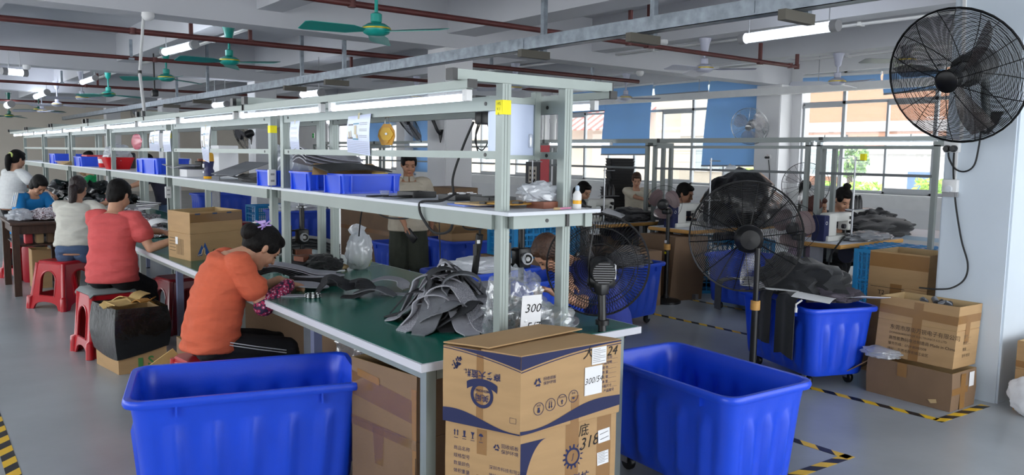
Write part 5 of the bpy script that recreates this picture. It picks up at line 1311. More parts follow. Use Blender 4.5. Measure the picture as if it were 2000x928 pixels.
for k in range(9): yy = -.04 + .01 * k; hw = math.sqrt(max(0, .047 ** 2 - yy ** 2)); m.box(-hw, hw, yy - .0012, yy + .0012, -.2235, -.2225, M)
m.use(PAPER); m.box(-.056, -.05, -.03, .03, -.19, -.15, M); m.build('vent_cover', mo)
m = MB(WIRE); m.tube(bez([b1 + Vector((-.05, 0, .2)), b1 + Vector((-.075, .0, .05)), b1 + Vector((-.06, 0, -.08)), Vector((0, 0, z - .1))]), .004); m.build('power_cord', t)
# large pedestal fan
bx, by = 4.36, 3.02; c = P(1457, 462, x=4.50)
t = thing('pedestal_fan', 'large black pedestal fan in the aisle seen from behind', 'fan', (bx, by, 0))
d = vdir(c, .12, 0); M, mo, mr = fan_head(t, c - Vector((bx, by, 0)), d, .372, 'rings', blade=film('smoky clear blade', (60, 60, 66), .78, .2, .3), depth=.17, nb=3, roll=.2, nr=28, bw=.4, wire=.0024)
pedestal(t, (0, 0, c.z - .05), .018, base=.24, collar=WOOD); m = MB(BLACK); bq = M @ Vector((0, 0, -.16)); m.rbox((bq + Vector((0, 0, c.z - .07))) / 2 * Vector((1, 1, 1)) if False else bq + Vector((0, 0, -.05)), (.1, .1, .06), .015); m.use(PAPER); m.cbox(bq + Vector((-.07, .02, .02)), (.01, .05, .03)); m.build('neck', t)
def small_ped(label, px, py, X, R, d_k, blade, poly_yaw=0, style='radial', z=None, bw=1.25):
    c = P(px, py, x=X); base = Vector((c.x - .02, c.y - .08, 0)); t = thing('pedestal_fan', label, 'fan', base)
    d = vdir(c, d_k, .05); M, mo, mr = fan_head(t, c - base, d, R, style, blade=blade, depth=.11, nb=3, roll=.4, nr=72 if style == 'radial' else 20, bw=bw)
    pedestal(t, (0, 0, c.z - .06), .02, base=.16, collar=WOOD); m = MB(BLACK); m.rbox(Vector((.0, .02, c.z - .08)), (.07, .09, .06), .015); m.build('neck', t)
    m = MB(PAPER); m.box(-.028, -.026, -.014, .014, .62, .65); m.box(-.028, -.026, -.014, .014, .56, .59); m.use(YEL); m.cyl((-.0275, 0, .52), (-.0265, 0, .52), .014); m.build('control_labels', t)
small_ped('small pedestal fan with smoky pink blades beside the man sewing', 1297, 397, 6.3, .185, -.1, PINK)
small_ped('small pedestal fan with smoky pink blades right of the large pedestal fan', 1550, 444, 6.22, .205, -.05, PINK)
c = P(1573, 362, x=9.5)
t = thing('pedestal_fan', 'thin wire pedestal fan standing by the right window', 'fan', (c.x + .05, c.y + .1, 0))
M, mo, mr = fan_head(t, c - t.location, (-.85, -.5, .0), .3, 'rings', blade=film('clear blade', (190, 180, 184), .78, .2, .3), depth=.14, nb=3, nr=16, wire=.0014, bw=.6)
pedestal(t, (0, 0, c.z - .02), .02, base=.2)
def wfan(label, c, plate, d, R, wire=None, nr=18, mt=BLACK, blade=None, cage=WIRE):
    plate = Vector(plate); t = thing('wall_fan', label, 'fan', plate); c = Vector(c) - plate
    M, mo, mr = fan_head(t, c, d, R, 'rings', blade=blade or mat('grey blade', (130, 130, 134), .4), depth=.15, nb=3, nr=nr, wire=wire, motor=mt, cage=cage)
    b0 = M @ Vector((0, 0, -.2)); m = MB(mt); m.tube(bez([b0, b0 + (Vector((0, 0, .05)) - b0) * .5 + Vector((0, 0, .05)), (-.05, 0, .05), (0, 0, 0)]), .02, 8); m.build('arm', t)
    m = MB(mt); m.poly([(-.06, .06), (.06, .06), (.0, -.1)], .012, frame((0, 0, 0), (0, -1, 0), (0, 0, 1), (-1, 0, 0))); m.build('wall_plate', t)
wfan('black wall fan on the central pillar seen edge on', P(795, 236, x=4.98), P(861, 263, x=5.355), (-.66, .42, -.55), .31, nr=14)
wfan('silver wall fan on the pier between the windows', P(1464, 247, x=11.85), P(1494, 262, x=12.235), (-.9, -.3, -.32), .33, wire=.0016, nr=12, mt=STEEL, blade=film('clear blade', (190, 180, 184), .78, .2, .3), cage=CHROME)
wfan('dark wall fan on the third pillar', P(472, 268, x=4.9), P(491, 272, x=5.355), (-.7, .5, -.4), .28, nr=10)
wfan('far dark wall fan on the fourth pillar', P(272, 224, x=5.0), (5.355, 21.3, 2.3), (-.8, -.4, -.2), .3, nr=8)
# ================================================================ sewing row
RX = 7.15
def sew_table(label, x0, x1, y0, y1, z=.75):
    t = thing('sewing_table', label, 'table', ((x0 + x1) / 2, (y0 + y1) / 2, 0), 0, 'sewing tables'); w_, d_ = (x1 - x0) / 2, (y1 - y0) / 2
    m = MB(WOOD); m.rbox((0, 0, z - .022), (2 * w_, 2 * d_, .04), .012); m.use(SHELFW); m.box(-w_ + .012, w_ - .012, -d_ + .012, d_ - .012, z - .003, z); m.build('tabletop', t)
    GL = mat('grey machine stand', (142, 142, 146), .45, .2)
    for s in (-1, 1):
        m = MB(GL); m.box(s * w_ * .8 - .03, s * w_ * .8 + .03, -.05, .05, .06, z - .043); m.box(s * w_ * .8 - .025, s * w_ * .8 + .025, -d_ * .9, d_ * .9, .0, .06); m.build('leg', t)
    m = MB(GL); m.box(-w_ * .8, w_ * .8, -.02, .02, .14, .18); m.build('crossbar', t)
    m = MB(mat('motor navy', (44, 46, 66), .5)); m.cyl((.05, .0, z - .16), (.3, 0, z - .16), .08, seg=18); m.build('motor', t)
    m = MB(BLACK); m.box(-.2, .2, .06, .28, .1, .125); m.build('pedal', t)
    return t
def machine(label, x, y, z=.75, rz=0, blue=False, s=1.0):
    """arm along x, handwheel end at -x, needle end at +x"""
    t = thing('sewing_machine', label, 'sewing machine', (x, y, z), rz, 'industrial sewing machines'); W_ = mat('machine white enamel', (214, 214, 208), .35)
    m = MB(W_); m.rbox((0, 0, .025 * s), (.5 * s, .18 * s, .05 * s), .01); m.build('bed', t)
    m = MB(W_); m.rbox((-.13 * s, 0, .14 * s), (.15 * s, .12 * s, .2 * s), .018); m.rbox((.03 * s, 0, .215 * s), (.42 * s, .11 * s, .085 * s), .02); m.rbox((.19 * s, 0, .16 * s), (.09 * s, .11 * s, .15 * s), .015); m.build('arm', t)
    m = MB(NAVY if blue else BLACK)
    if blue: m.rbox((-.24 * s, 0, .12 * s), (.09 * s, .13 * s, .24 * s), .012); m.use(PAPER); m.ring(.012, .016, frame((-.25 * s, -.0665 * s, .17 * s), (1, 0, 0), (0, 0, 1), (0, -1, 0)))
    else: m.lathe([(0, 0), (.05, 0), (.07, .015), (.07, .04), (.05, .055), (0, .055)], frame((-.215 * s, 0, .19 * s), (0, 1, 0), (0, 0, 1), (-1, 0, 0)), 20); m.rbox((-.24 * s, 0, .15 * s), (.06, .12, .12), .02)
    m.build('control_box' if blue else 'handwheel', t)
    m = MB(STEEL); m.cyl((.2 * s, 0, .1 * s), (.2 * s, 0, .035 * s), .005); m.box(.185 * s, .225 * s, -.012, .012, .03 * s, .036 * s); m.build('needle_bar', t)
    m = MB(DKGREY); m.cyl((.2 * s, -.05 * s, .2 * s), (.2 * s, -.075 * s, .2 * s), .018); m.cyl((.17 * s, -.05 * s, .16 * s), (.17 * s, -.07 * s, .16 * s), .014); m.cyl((.05 * s, -.05 * s, .13 * s), (.05 * s, -.08 * s, .13 * s), .022); m.build('dial', t)
    return t
def thread_stand(label, x, y, z=.75, h=.62, n=3, cone=BLACK, low=.3):
    t = thing('thread_stand', label, 'thread stand', (x, y, z), 0, 'thread stands')
    m = MB(STEEL); m.cyl((0, 0, 0), (0, 0, h), .009, seg=8); m.tube([(-.02, 0, h - .03), (.16, 0, h - .03)], .006); m.build('pole', t)
    m = MB(STEEL); m.box(-.05, .2, -.05, .05, low - .008, low); m.build('tray', t)
    for k in range(n):
        m = MB(cone); xx = .0 + .06 * k + .03; m.lathe([(.03, low), (.026, low + .07), (.012, low + .12), (.008, low + .125)], T(xx, .02, 0), 14); m.build('thread_cone', t)
    return t
p3 = P(1640, 476, z=.75)
sew_table('sewing table nearest the right pillar, with the navy and white machine', 6.6, 7.75, 3.72, 4.32)
sew_table('sewing table of the man in dark clothes', 6.5, 8.05, 5.30, 5.92)
sew_table('sewing table with the black cloth pile, left of the small pink fan', 6.12, 7.22, 6.28, 6.98)
sew_table('sewing table farther left with the white machine behind the bench fan', 6.2, 7.3, 7.6, 8.2)
m = MB(mat('pale blue table', (186, 206, 222), .4)); m.box(-.45, .45, -.5, .5, .71, .75); tt = thing('side_table', 'pale blue topped table at the wall end right of the black garment pile', 'table', (8.5, 3.9, 0)); m.build('tabletop', tt)
for sx in (-.4, .4):
    for sy in (-.45, .45): m = MB(ALU); m.box(sx - .02, sx + .02, sy - .02, sy + .02, 0, .71); m.build('leg', tt)
machine('white sewing machine with a navy control box before the woman with a bun', 7.0, 4.02, blue=True, s=1.0)
machine('white sewing machine of the man in dark clothes', 6.82, 5.66, blue=True)
p = P(1165, 412, x=6.45); machine('white sewing machine with black handwheel behind the bench end', 6.45, p.y, z=.721 + .03, s=1.0)
machine('white sewing machine in front of the woman in beige', 8.2, 7.55, rz=1.2, s=.9)
machine('sewing machine by the wall in front of the woman in black', 8.35, 4.5, z=.75, rz=2.6, s=.9)
sew_table('sewing table of the woman in black by the wall', 7.95, 8.9, 4.45, 5.0)
sew_table('sewing table of the woman in beige', 7.8, 8.7, 7.3, 7.9)
thread_stand('thread stand with black cones on the navy and white machine table', 7.0, 3.85, h=.78, n=3)
thread_stand('thread stand at the machine of the man in dark clothes', 6.95, 5.45, h=.75, n=1)
thread_stand('thread stand with two black cones on the machine behind the bench end', 6.45, p.y - .12, h=.62, n=3)
thread_stand('tall thread stand of the woman in black', 8.2, 4.7, h=.8, n=2)
thread_stand('thread stand on the far sewing table behind the woman at the bench end', 6.6, 8.05, h=.7, n=2)
# frames with lamps over the sewing row
zr = P(1450, 275, x=RX).z
def row_frame(label, y0, y1):
    t = thing('lamp_frame', label, 'frame', (RX, y0, 0), 0, 'aluminium lamp frames of the sewing row'); L = y1 - y0
    GA = mat('dull aluminium', (134, 140, 138), .45, .4)
    for y in (.05, L - .05):
        for x in (-.14, .14): m = MB(GA); m.box(x - .02, x + .02, y - .02, y + .02, .0, zr - .05); m.build('post', t)
    m = MB(GA); m.box(-.025, .025, 0, L, zr - .02, zr + .03); o = m.build('top_rail', t)
    for yy in (0, L): c_ = MB(BLACK); c_.box(-.027, .027, yy - .012, yy + .012, zr - .022, zr + .032); c_.build('end_cap', o)
    m = MB(GA); m.box(-.16, .16, .03, .07, zr - .06, zr - .02); m.box(-.16, .16, L - .07, L - .03, zr - .06, zr - .02); m.build('cross_rail', t)
    m = MB(mat('dark aluminium', (104, 108, 110), .45, .4)); m.box(-.15, -.13, .05, L - .05, 1.36, 1.385); m.build('rail', t)
    m = MB(GA); m.box(-.15, -.11, .05, L - .05, zr - .085, zr - .055); m.build('lamp_rail', t)
    return t
ya, yb, yc, yd = P(1846, 280, x=RX).y, P(1608, 270, x=RX).y, P(1290, 275, x=RX).y, P(1065, 282, x=RX).y
row_frame('lamp frame of the sewing row nearest the right pillar', ya - .05, yb)
row_frame('second lamp frame of the sewing row, with the two man-height posts by the black bag', yb + .02, yc)
row_frame('third lamp frame of the sewing row behind the bench end', yc + .02, yd)
row_frame('fourth lamp frame of the sewing row', yd + .02, yd + 2.4)
row_frame('fifth lamp frame of the sewing row behind the yellow balancer', yd + 2.44, yd + 4.9)
row_frame('farthest lamp frame of the sewing row', yd + 4.94, yd + 7.4)
bench_lamp('lit tube lamp on the sewing row frame beside the right pillar', RX - .1, ya + .02, ya + 1.2, zr - .035, 'tube lamps of the sewing row')
bench_lamp('lit tube lamp on the sewing row behind the bench end', RX - .1, yc + .7, yc + 1.9, zr - .035, 'tube lamps of the sewing row')
bench_lamp('lit tube lamp on the sewing row seen left of the central pillar', RX - .1, P(890, 285, x=RX - .1).y, P(800, 288, x=RX - .1).y, zr - .035, 'tube lamps of the sewing row')
sticker('yellow label on a post of the sewing row near the navy machine', RX - .14, P(1687, 300, x=RX - .14).y, 1.5, 1.56)
# black bag mound, cloth piles, tray tower
wrapped('huge black bin bag mound on the table of the man in dark clothes', (7.62, 5.52, .95), (.50, .36, .42), BAGK, 51, .18, flat=-.2)
wrapped('pile of black cloth pieces on the table left of the small pink fan', (6.85, 6.55, .80), (.36, .24, .09), CLOTHK, 52, .35, flat=-.05, name='cloth_pile', cat='cloth')
wrapped('black plastic covered garments heaped on the table nearest the right pillar', (7.85, 4.05, .83), (.52, .26, .11), CLOTHK, 53, .25, flat=-.08, name='garment_pile', cat='garments')
wrapped('small black garment heap behind the posts near the wall', (8.4, 4.35, .86), (.22, .2, .1), CLOTHK, 54, .35, flat=-.1, name='garment_pile', cat='garments')
m = MB(mat('silver bag film', (150, 152, 156), .25, .3, bump=.6, bscale=20)); m.blob((0, 0, 0), (.3, .13, .05), .3, 2.2, 55, 4, flat=-.03); o = m.build('silver_bag'); o.location = (7.25, 3.82, .785); o.rotation_euler = (0, 0, -.1); tag(o, 'silver grey plastic bag at the front corner of the sewing table', 'bag')
m = MB(PAPER); m.grid(lambda u, v: (-.1 + .2 * u, -.12 + .24 * v, .03 * u), 3, 3, .002); o = m.build('paper_sheet'); o.location = (6.5, 6.45, .84); o.rotation_euler = (.3, 0, .5); tag(o, 'white paper sheet lying on the black cloth pile', 'paper')
tx = P(1208, 420, x=8.0)
DT = mat('black tray plastic', (42, 42, 44), .5)
m0 = None
for k in range(27):
    z = .40 + .04 * k
    if m0 is None:
        m = MB(DT); lo = lambda s_, zz: [(q[0] * s_, q[1] * s_, zz) for q in rrect(.36, .3, .03, 3)]
        m.loft([lo(.9, 0), lo(.96, .034), lo(1.0, .034), lo(1.0, .039), lo(.94, .039), lo(.88, .004)], smooth=False); m0 = m.build('stacking_tray'); o = m0
    else: o = m0.copy(); col.objects.link(o)
    o.location = (tx.x + rnd.uniform(-.008, .008) - (.04 if k < 17 else 0), tx.y + rnd.uniform(-.01, .01) + (.05 if k < 17 else 0), z); o.rotation_euler = (0, 0, rnd.uniform(-.03, .03) - .5)
    tag(o, 'black plastic tray in the tall stack behind the cloth pile', 'tray', 'black trays in the tall stack')
carton('brown carton carrying the tall stack of black trays', [(tx.x - .26, tx.y + .24), (tx.x - .22, tx.y - .2), (tx.x + .2, tx.y - .2), (tx.x + .2, tx.y + .24)], 0, .398, mt=CARDD, open_top=False)
# red film sheet, notice board, drain pipes
a = P(1057, 297, x=7.0); b = P(1072, 364, x=7.0)
m = MB(REDPK); m.box(6.99, 7.0, b.y, a.y, b.z, zr - .05); tag(m.build('red_sheet'), 'red sheet hanging from the sewing row frame behind the near post', 'sheet')
a = P(1028, 316, x=7.0); b = P(1055, 361, x=7.0)
t = thing('notice_board', 'grey framed notice with a printed page hanging under the white board', 'notice board', (7.0, (a.y + b.y) / 2, (a.z + b.z) / 2)); w_, h_ = (a.y - b.y) / 2, (a.z - b.z) / 2
m = MB(DKGREY); m.box(-.01, .01, -w_, w_, -h_, h_); m.build('board', t)
m = MB(mat('kraft page', (206, 198, 184), .8)); m.box(-.013, -.01, -w_ * .55, w_ * .55, -h_ * .85, h_ * .6); m.use(INK)
for k in range(3):
    for j in range(3): m.box(-.0145, -.0132, -w_ * .4 + w_ * .3 * j, -w_ * .2 + w_ * .3 * j, -h_ * .7 + h_ * .4 * k, -h_ * .5 + h_ * .4 * k)
m.build('page', t)
m = MB(STEEL); m.tube([(0, -w_ * .8, h_), (0, 0, 1.375 - t.location.z), (0, w_ * .8, h_)], .004); m.build('hanger', t)
for k, (px, lb) in enumerate(((1079, 'thick white drain pipe on the wall pier behind the near post'), (1063, 'thinner white pipe beside the drain pipe'))):
    p = P(px, 300, x=12.1); m = MB(WHITE); r = .075 if k == 0 else .03; m.cyl((12.1, p.y, 0), (12.1, p.y, 2.9), r, seg=18)
    for z in (.9, 2.3): m.lathe([(r * 1.12, z - .05), (r * 1.12, z + .05)], T(12.1, p.y, 0), 18)
    tag(m.build('drain_pipe'), lb, 'pipe')
m = MB(BAGM); m.blob((0, 0, 0), (.05, .16, .22), .25, 2, 56, 4); o = m.build('white_bag'); o.location = P(1426, 345, x=12.53); tag(o, 'white bag hanging in the window below the longest blind', 'bag')
a = P(1480, 305, x=12.235); wallbox('white socket with two black plugs on the pier between the windows', 1496, 302, 1506, 310, x=12.235, detail=1)
cord('black cord running down the pier between the windows', [P(1501, 312, x=12.22), P(1503, 340, x=12.22), P(1502, 400, x=12.22)], .008)
t = thing('exit_sign', 'small green exit sign on the far wall pier seen between bench posts', 'sign', P(612, 265, x=12.22)); m = MB(WHITE); m.box(-.01, .01, -.1, .1, -.1, .1); m.build('plate', t); m = MB(mat('exit green', (20, 130, 60), .5, emit=.3)); m.box(-.013, -.01, -.07, .07, -.08, .08); m.use(WHITE); m.text('EXIT', .05, frame((-.0135, 0, 0), (0, -1, 0), (0, 0, 1), (-1, 0, 0))); m.build('face', t)
# caster stool under the man and cords
t = thing('office_chair', 'black five star swivel chair base under the sewing table', 'chair', (6.95, 6.22, 0))
m = MB(BLACK); m.rbox((0, 0, .44), (.42, .42, .07), .03); m.build('seat', t)
m = MB(BLACK); m.cyl((0, 0, .1), (0, 0, .41), .025); m.build('column', t)
for k in range(5):
    a = 2 * PI * k / 5; m = MB(BLACK); m.beam((0, 0, .11), (.26 * math.cos(a), .26 * math.sin(a), .075), .03, .03); o = m.build('foot_arm', t)
    f = MB(BLACK); f.cyl((.27 * math.cos(a) - .02, .27 * math.sin(a), .03), (.27 * math.cos(a) + .02, .27 * math.sin(a), .03), .028); f.build('caster', o)
cord('white and black cords hanging from the table nearest the right pillar', [P(1650, 462, x=6.62), P(1635, 480, x=6.58), P(1622, 500, x=6.6), P(1618, 520, x=6.62)], .008)
# garments on the bin by the pillar
B0 = Vector((4.98, 3.05, 0)); u_ = Vector((math.cos(PI / 2 - .36), math.sin(PI / 2 - .36), 0)); v_ = Vector((-u_.y, u_.x, 0))
def bl(a, b, z): return B0 + u_ * a + v_ * b + Vector((0, 0, z))
def drape(label, fn, mt, nu=14, nv=10, th=.006, name='garment', cat='garment', grp=None):
    m = MB(mt); m.grid(fn, nu, nv, th); return tag(m.build(name), label, cat, grp)
nz = lambda a, b, s: noise.noise(Vector((a * s, b * s, s)))
m = MB(CLOTHG); m.blob((0, 0, 0), (.38, .25, .19), .3, 1.8, 61, 4, flat=-.06); o = m.build('garment'); o.location = bl(.05, .0, .63); o.rotation_euler = (0, 0, 1.2); tag(o, 'large black jacket heaped on top of the bin by the right pillar', 'garment')
m = MB(mat('purple grey lining', (78, 72, 82), .8)); m.blob((0, 0, 0), (.2, .16, .05), .35, 2, 62, 4, flat=-.03); o = m.build('garment'); o.location = bl(-.24, -.02, .6); tag(o, 'purple grey folded garment with red seams at the front of the bin heap', 'garment')
drape('black sleeve hanging down over the left side of the garment bin', lambda u, v: bl(-.32 + .2 * v, .2 + .12 * min(1, u * 2.4) + .01 * math.sin(v * 6), .60 + .02 * math.sin(v * 3) - max(0, u - .35) * .62) + Vector((0, 0, .01 * nz(u, v, 4))), CLOTHG)
drape('second black sleeve hanging over the left side of the garment bin', lambda u, v: bl(-.08 + .15 * v, .2 + .13 * min(1, u * 2.4) + .012 * math.sin(v * 5), .61 - max(0, u - .35) * .55) + Vector((0, 0, .01 * nz(u, v, 4))), CLOTHK)
drape('black strap of cloth hanging at the far left corner of the garment bin', lambda u, v: bl(.36 + .08 * v, .14 + .3 * min(1, u * 2.2), .62 - max(0, u - .4) * .36), CLOTHG)
for k, (a, b, r) in enumerate(((-.3, .14, .3), (-.02, .25, .9), (.34, .2, .2), (-.36, -.12, 1.25), (.12, .27, .5))):
    m = MB(PAPER); m.grid(lambda u, v: (-.17 + .34 * u, -.12 + .24 * v, .02 * math.sin(u * 4 + k)), 5, 4, .002); o = m.build('paper_pattern'); o.location = bl(a, b, .60 + .008 * k); o.rotation_euler = (.08, .05, r); tag(o, 'white paper pattern sheet between the garments on the bin', 'paper', 'white paper sheets on the garment bin')
m = MB(BAGC); m.blob((0, 0, 0), (.14, .14, .09), .3, 2, 63, 4, flat=-.06); o = m.build('clear_bag'); o.location = bl(.36, -.2, .62); tag(o, 'clear plastic bag with white things at the back of the garment bin', 'bag')
m = MB(WHITE); m.tube([bl(-.36, .3, .60), bl(-.34, .33, .57), bl(-.35, .335, .55)], .006); m.cyl(bl(-.35, .335, .55), bl(-.35, .336, .52), .009); tag(m.build('drawstring'), 'white drawstring with toggles on the black sleeve', 'drawstring')
# ================================================================ people
def remesh(mb, voxel, smooth=3, wr=0.0, seed=0, wscale=(6, 8, 22)):
    me = bpy.data.meshes.new('tmp'); me.from_pydata([tuple(v) for v in mb.v], [], mb.f); me.update()
    bm = bmesh.new(); bm.from_mesh(me); bmesh.ops.recalc_face_normals(bm, faces=bm.faces); bm.to_mesh(me); bm.free()
    ob = bpy.data.objects.new('tmp', me); col.objects.link(ob)
    r = ob.modifiers.new('r', 'REMESH'); r.mode = 'VOXEL'; r.voxel_size = voxel; r.use_smooth_shade = True
    s = ob.modifiers.new('s', 'SMOOTH'); s.factor = .5; s.iterations = smooth
    out = bpy.data.meshes.new_from_object(ob.evaluated_get(bpy.context.evaluated_depsgraph_get()))
    bpy.data.objects.remove(ob); bpy.data.meshes.remove(me)
    if wr:
        o = Vector((seed * 3.1, seed * 1.7, seed))
        ns = [v.normal.copy() for v in out.vertices]
        for v, n in zip(out.vertices, ns):
            p = Vector((v.co.x * wscale[0], v.co.y * wscale[1], v.co.z * wscale[2])) + o
            k = noise.noise(p) * .6 + (.5 - abs(noise.noise(p * .7 + o))) * .9
            v.co += n * wr * k
    out.polygons.foreach_set('use_smooth', [True] * len(out.polygons)); out.update()
    return out
def ell(m, c, r, M=None, n=14):
    c = Vector(c); prof = [(math.sin(PI * i / n), -math.cos(PI * i / n)) for i in range(n + 1)]
    rings = [[c + Vector((a * r[0] * math.cos(2 * PI * k / 16), a * r[1] * math.sin(2 * PI * k / 16), z * r[2])) for k in range(16)] for a, z in prof]
    rings[0] = [p + Vector((0, 0, 0)) for p in rings[0]]
    m.loft(rings[1:-1], M=M)
def limb(m, pts, rad, seg=12):
    """tapered round limb with rounded ends"""
    pts = [Vector(p) for p in pts]; P2 = []; R2 = []
    for i in range(len(pts) - 1):
        for k in range(5): t = k / 5; P2.append(pts[i].lerp(pts[i + 1], t)); R2.append(rad[i] + (rad[i + 1] - rad[i]) * t)
    P2.append(pts[-1]); R2.append(rad[-1])
    m.tube(P2, R2, seg); ell(m, pts[0], (rad[0],) * 3, n=8); ell(m, pts[-1], (rad[-1],) * 3, n=8)
    for i in range(1, len(pts) - 1): ell(m, pts[i], (rad[i] * .99,) * 3, n=8)
def ik(a, b, l1, l2, hint):
    a, b, hint = Vector(a), Vector(b), Vector(hint); d = b - a; L = min(d.length, (l1 + l2) * .995); u = d.normalized()
    x = (l1 * l1 - l2 * l2 + L * L) / (2 * L); h = math.sqrt(max(0, l1 * l1 - x * x)); n = hint - u * hint.dot(u)
    n = n.normalized() if n.length > 1e-6 else u.orthogonal().normalized()
    return a + u * x + n * h, a + u * L
def hand(m, w, d, nrm, side, curl=.6, s=1.0, spread=.0):
    """wrist w, pointing d, back-of-hand normal nrm, side +1 left hand"""
    d = Vector(d).normalized(); nrm = Vector(nrm); nrm = (nrm - d * nrm.dot(d)).normalized(); lat = nrm.cross(d) * side     # towards the little finger? thumb = -lat
    thumb = -lat
    rg = []
    for t, hw, ht in ((-.02, .025, .02), (0, .025, .018), (.03, .034, .016), (.06, .040, .0145), (.085, .040, .012)):
        c = Vector(w) + d * t * s; rg.append([c + (lat * math.cos(2 * PI * k / 12) * hw + nrm * math.sin(2 * PI * k / 12) * ht) * s for k in range(12)])
    m.loft(rg)
    for k, (off, L, r) in enumerate(((-.030, .072, .0085), (-.010, .08, .0088), (.010, .075, .0085), (.029, .058, .0075))):
        p = Vector(w) + (d * .078 + lat * off) * s; a = 0.15; pts = [p]; dr = (d + lat * off * (3 + spread * 20)).normalized()
        for j in range(3):
            a += curl * (.8 if j == 0 else 1.0) * (1 + .08 * k); q = dr * math.cos(a) - nrm * math.sin(a); p = p + q * L * s * (.42, .32, .26)[j]; pts.append(p)
        limb(m, pts, [r * s, r * .95 * s, r * .88 * s, r * .72 * s], 8)
    p = Vector(w) + (d * .022 + thumb * .024 - nrm * .004) * s; pts = [p]; q = (d * .75 + thumb * .75 - nrm * .35).normalized()
    for j, L in enumerate((.038, .032, .026)): pts.append(pts[-1] + q * L * s); q = (q + d * .35 - thumb * .25 - nrm * .15 * curl).normalized()
    limb(m, pts, [.0125 * s, .0105 * s, .0095 * s, .0075 * s], 8)
def person(label, pos, head_dir, seat=None, lean=.2, hp=.3, hy=0.0, hr=0.0, handL=None, handR=None, hdL=None, hdR=None, elbow=(-.3, .6, -.8), hair='short', hairmat=None, skin=None, shirt=None, pants=None, sleeve=.55, shorts=False, shoes=None,
           legs=None, s=.95, voxel=.007, build=1.0, shirt_len=-.06, extra=None, curl=.7, seed=1, face=True, collar=False, group=None, bend=1.0, dress_sleeve_w=1.0, feet=None, wr=.005, na=None):
    """pos = hip point on the plan; head_dir = facing angle; seat = seat height or None for standing"""
    skin = skin or SKIN; hairmat = hairmat or HAIR
    hipz = (seat + .105 * s) if seat is not None else .88 * s
    t = thing('person', label, 'person', (pos[0], pos[1], 0), head_dir, group)
    MW = (T(pos[0], pos[1], 0) @ Rz(head_dir)).inverted()
    loc = lambda p: MW @ Vector(p)
    pel = Vector((0, 0, hipz)); Yv = Vector((0, 1, 0))
    # spine
    N = 14; sp = [pel - Vector((0, 0, .10 * s))]; ang = 0; p = pel.copy(); spine = [p.copy()]; ax = [Vector((0, 0, 1))]
    Ls = .50 * s
    for i in range(N):
        f = (i + .5) / N; a = lean * (.35 + 1.3 * f * bend); d = Vector((math.sin(a), 0, math.cos(a))); p = p + d * Ls / N; spine.append(p.copy()); ax.append(d)
    nk = spine[-1]; nd = ax[-1]
    def at(f):
        x = f * N; i = min(int(x), N - 1); return spine[i].lerp(spine[i + 1], x - i), ax[min(i + 1, N)]
    def torso(m, k=1.0, add=0.0, lo=-.1, hi=1.0, table=None):
        tab = table or [(-.2, .125, .10), (-.1, .16, .118), (0, .172, .125), (.2, .16, .12), (.4, .145, .112), (.6, .158, .118), (.78, .172, .112), (.88, .165, .095), (.95, .11, .075), (1.0, .062, .058)]
        rg = []
        for f, hw, hd in tab:
            if f < lo or f > hi: continue
            if f <= 0: c = pel + Vector((0, 0, f * Ls)); d = Vector((0, 0, 1))
            else: c, d = at(f)
            fw = Yv.cross(d).normalized(); hw2, hd2 = hw * s * build * k + add, hd * s * build * k + add
            rg.append([c + Yv * hw2 * math.copysign(abs(math.cos(2 * PI * q / 24)) ** .85, math.cos(2 * PI * q / 24)) + fw * hd2 * math.sin(2 * PI * q / 24) for q in range(24)])
        m.loft(rg)
    # head frame
    pit = hp; na = lean * 1.2 + pit * .35 if na is None else na; hc_dir = Vector((math.sin(na), 0, math.cos(na)))
    hc = nk + hc_dir * .155 * s + Vector((.012, 0, 0)) * s
    HM = T(hc) @ Rz(hy) @ Ry(pit) @ Rx(hr) @ Matrix.Scale(s * 1.0, 4)
    sk = MB(skin)
    torso(sk)
    limb(sk, [nk - nd * .03, HM @ Vector((-.022, 0, -.045))], [.058 * s, .05 * s])
    E_ = lambda c, r: ell(sk, c, r, HM)
    E_((-.012, 0, .032), (.096, .076, .085)); E_((.018, 0, -.028), (.072, .066, .085)); E_((.034, 0, -.07), (.046, .05, .042)); E_((.062, 0, -.096), (.024, .026, .02))
    E_((.062, .034, -.035), (.026, .026, .03)); E_((.062, -.034, -.035), (.026, .026, .03)); E_((.07, 0, .03), (.022, .05, .03)); E_((.076, .03, .018), (.012, .022, .007)); E_((.076, -.03, .018), (.012, .022, .007))
    for k in range(5): u = k / 4; E_((.086 + .019 * u, 0, .012 - .04 * u), (.010 + .003 * u, .007 + .005 * u, .010))
    E_((.092, .011, -.03), (.012, .008, .008)); E_((.092, -.011, -.03), (.012, .008, .008)); E_((.086, 0, -.056), (.013, .022, .006)); E_((.084, 0, -.067), (.013, .02, .006)); E_((.074, 0, -.06), (.018, .03, .018))
    for sy in (1, -1): E_((-.008, sy * .074, -.008), (.017, .009, .03)); E_((-.002, sy * .079, -.0), (.012, .007, .02)) if False else None
    # arms
    sh = {}; arms = {}
    sc_, sd = at(.9)
    for sd_, name in ((1, 'L'), (-1, 'R')):
        S_ = sc_ + Yv * sd_ * .163 * s * build ** .5; sh[sd_] = S_
        tgt = handL if sd_ == 1 else handR
        if tgt is None: tgt = S_ + Vector((.06, sd_ * .06, -.50 * s))
        else: tgt = loc(tgt)
        eh = Vector((elbow[0], sd_ * elbow[1], elbow[2]))
        el, wr_ = ik(S_, tgt, .275 * s, .235 * s, eh); arms[sd_] = (S_, el, wr_)
        limb(sk, [S_ - Yv * sd_ * .03, S_, el, el.lerp(wr_, .35), wr_], [.05 * s, .05 * s * build ** .5, .037 * s, .036 * s, .0255 * s])
        dr = hdL if sd_ == 1 else hdR
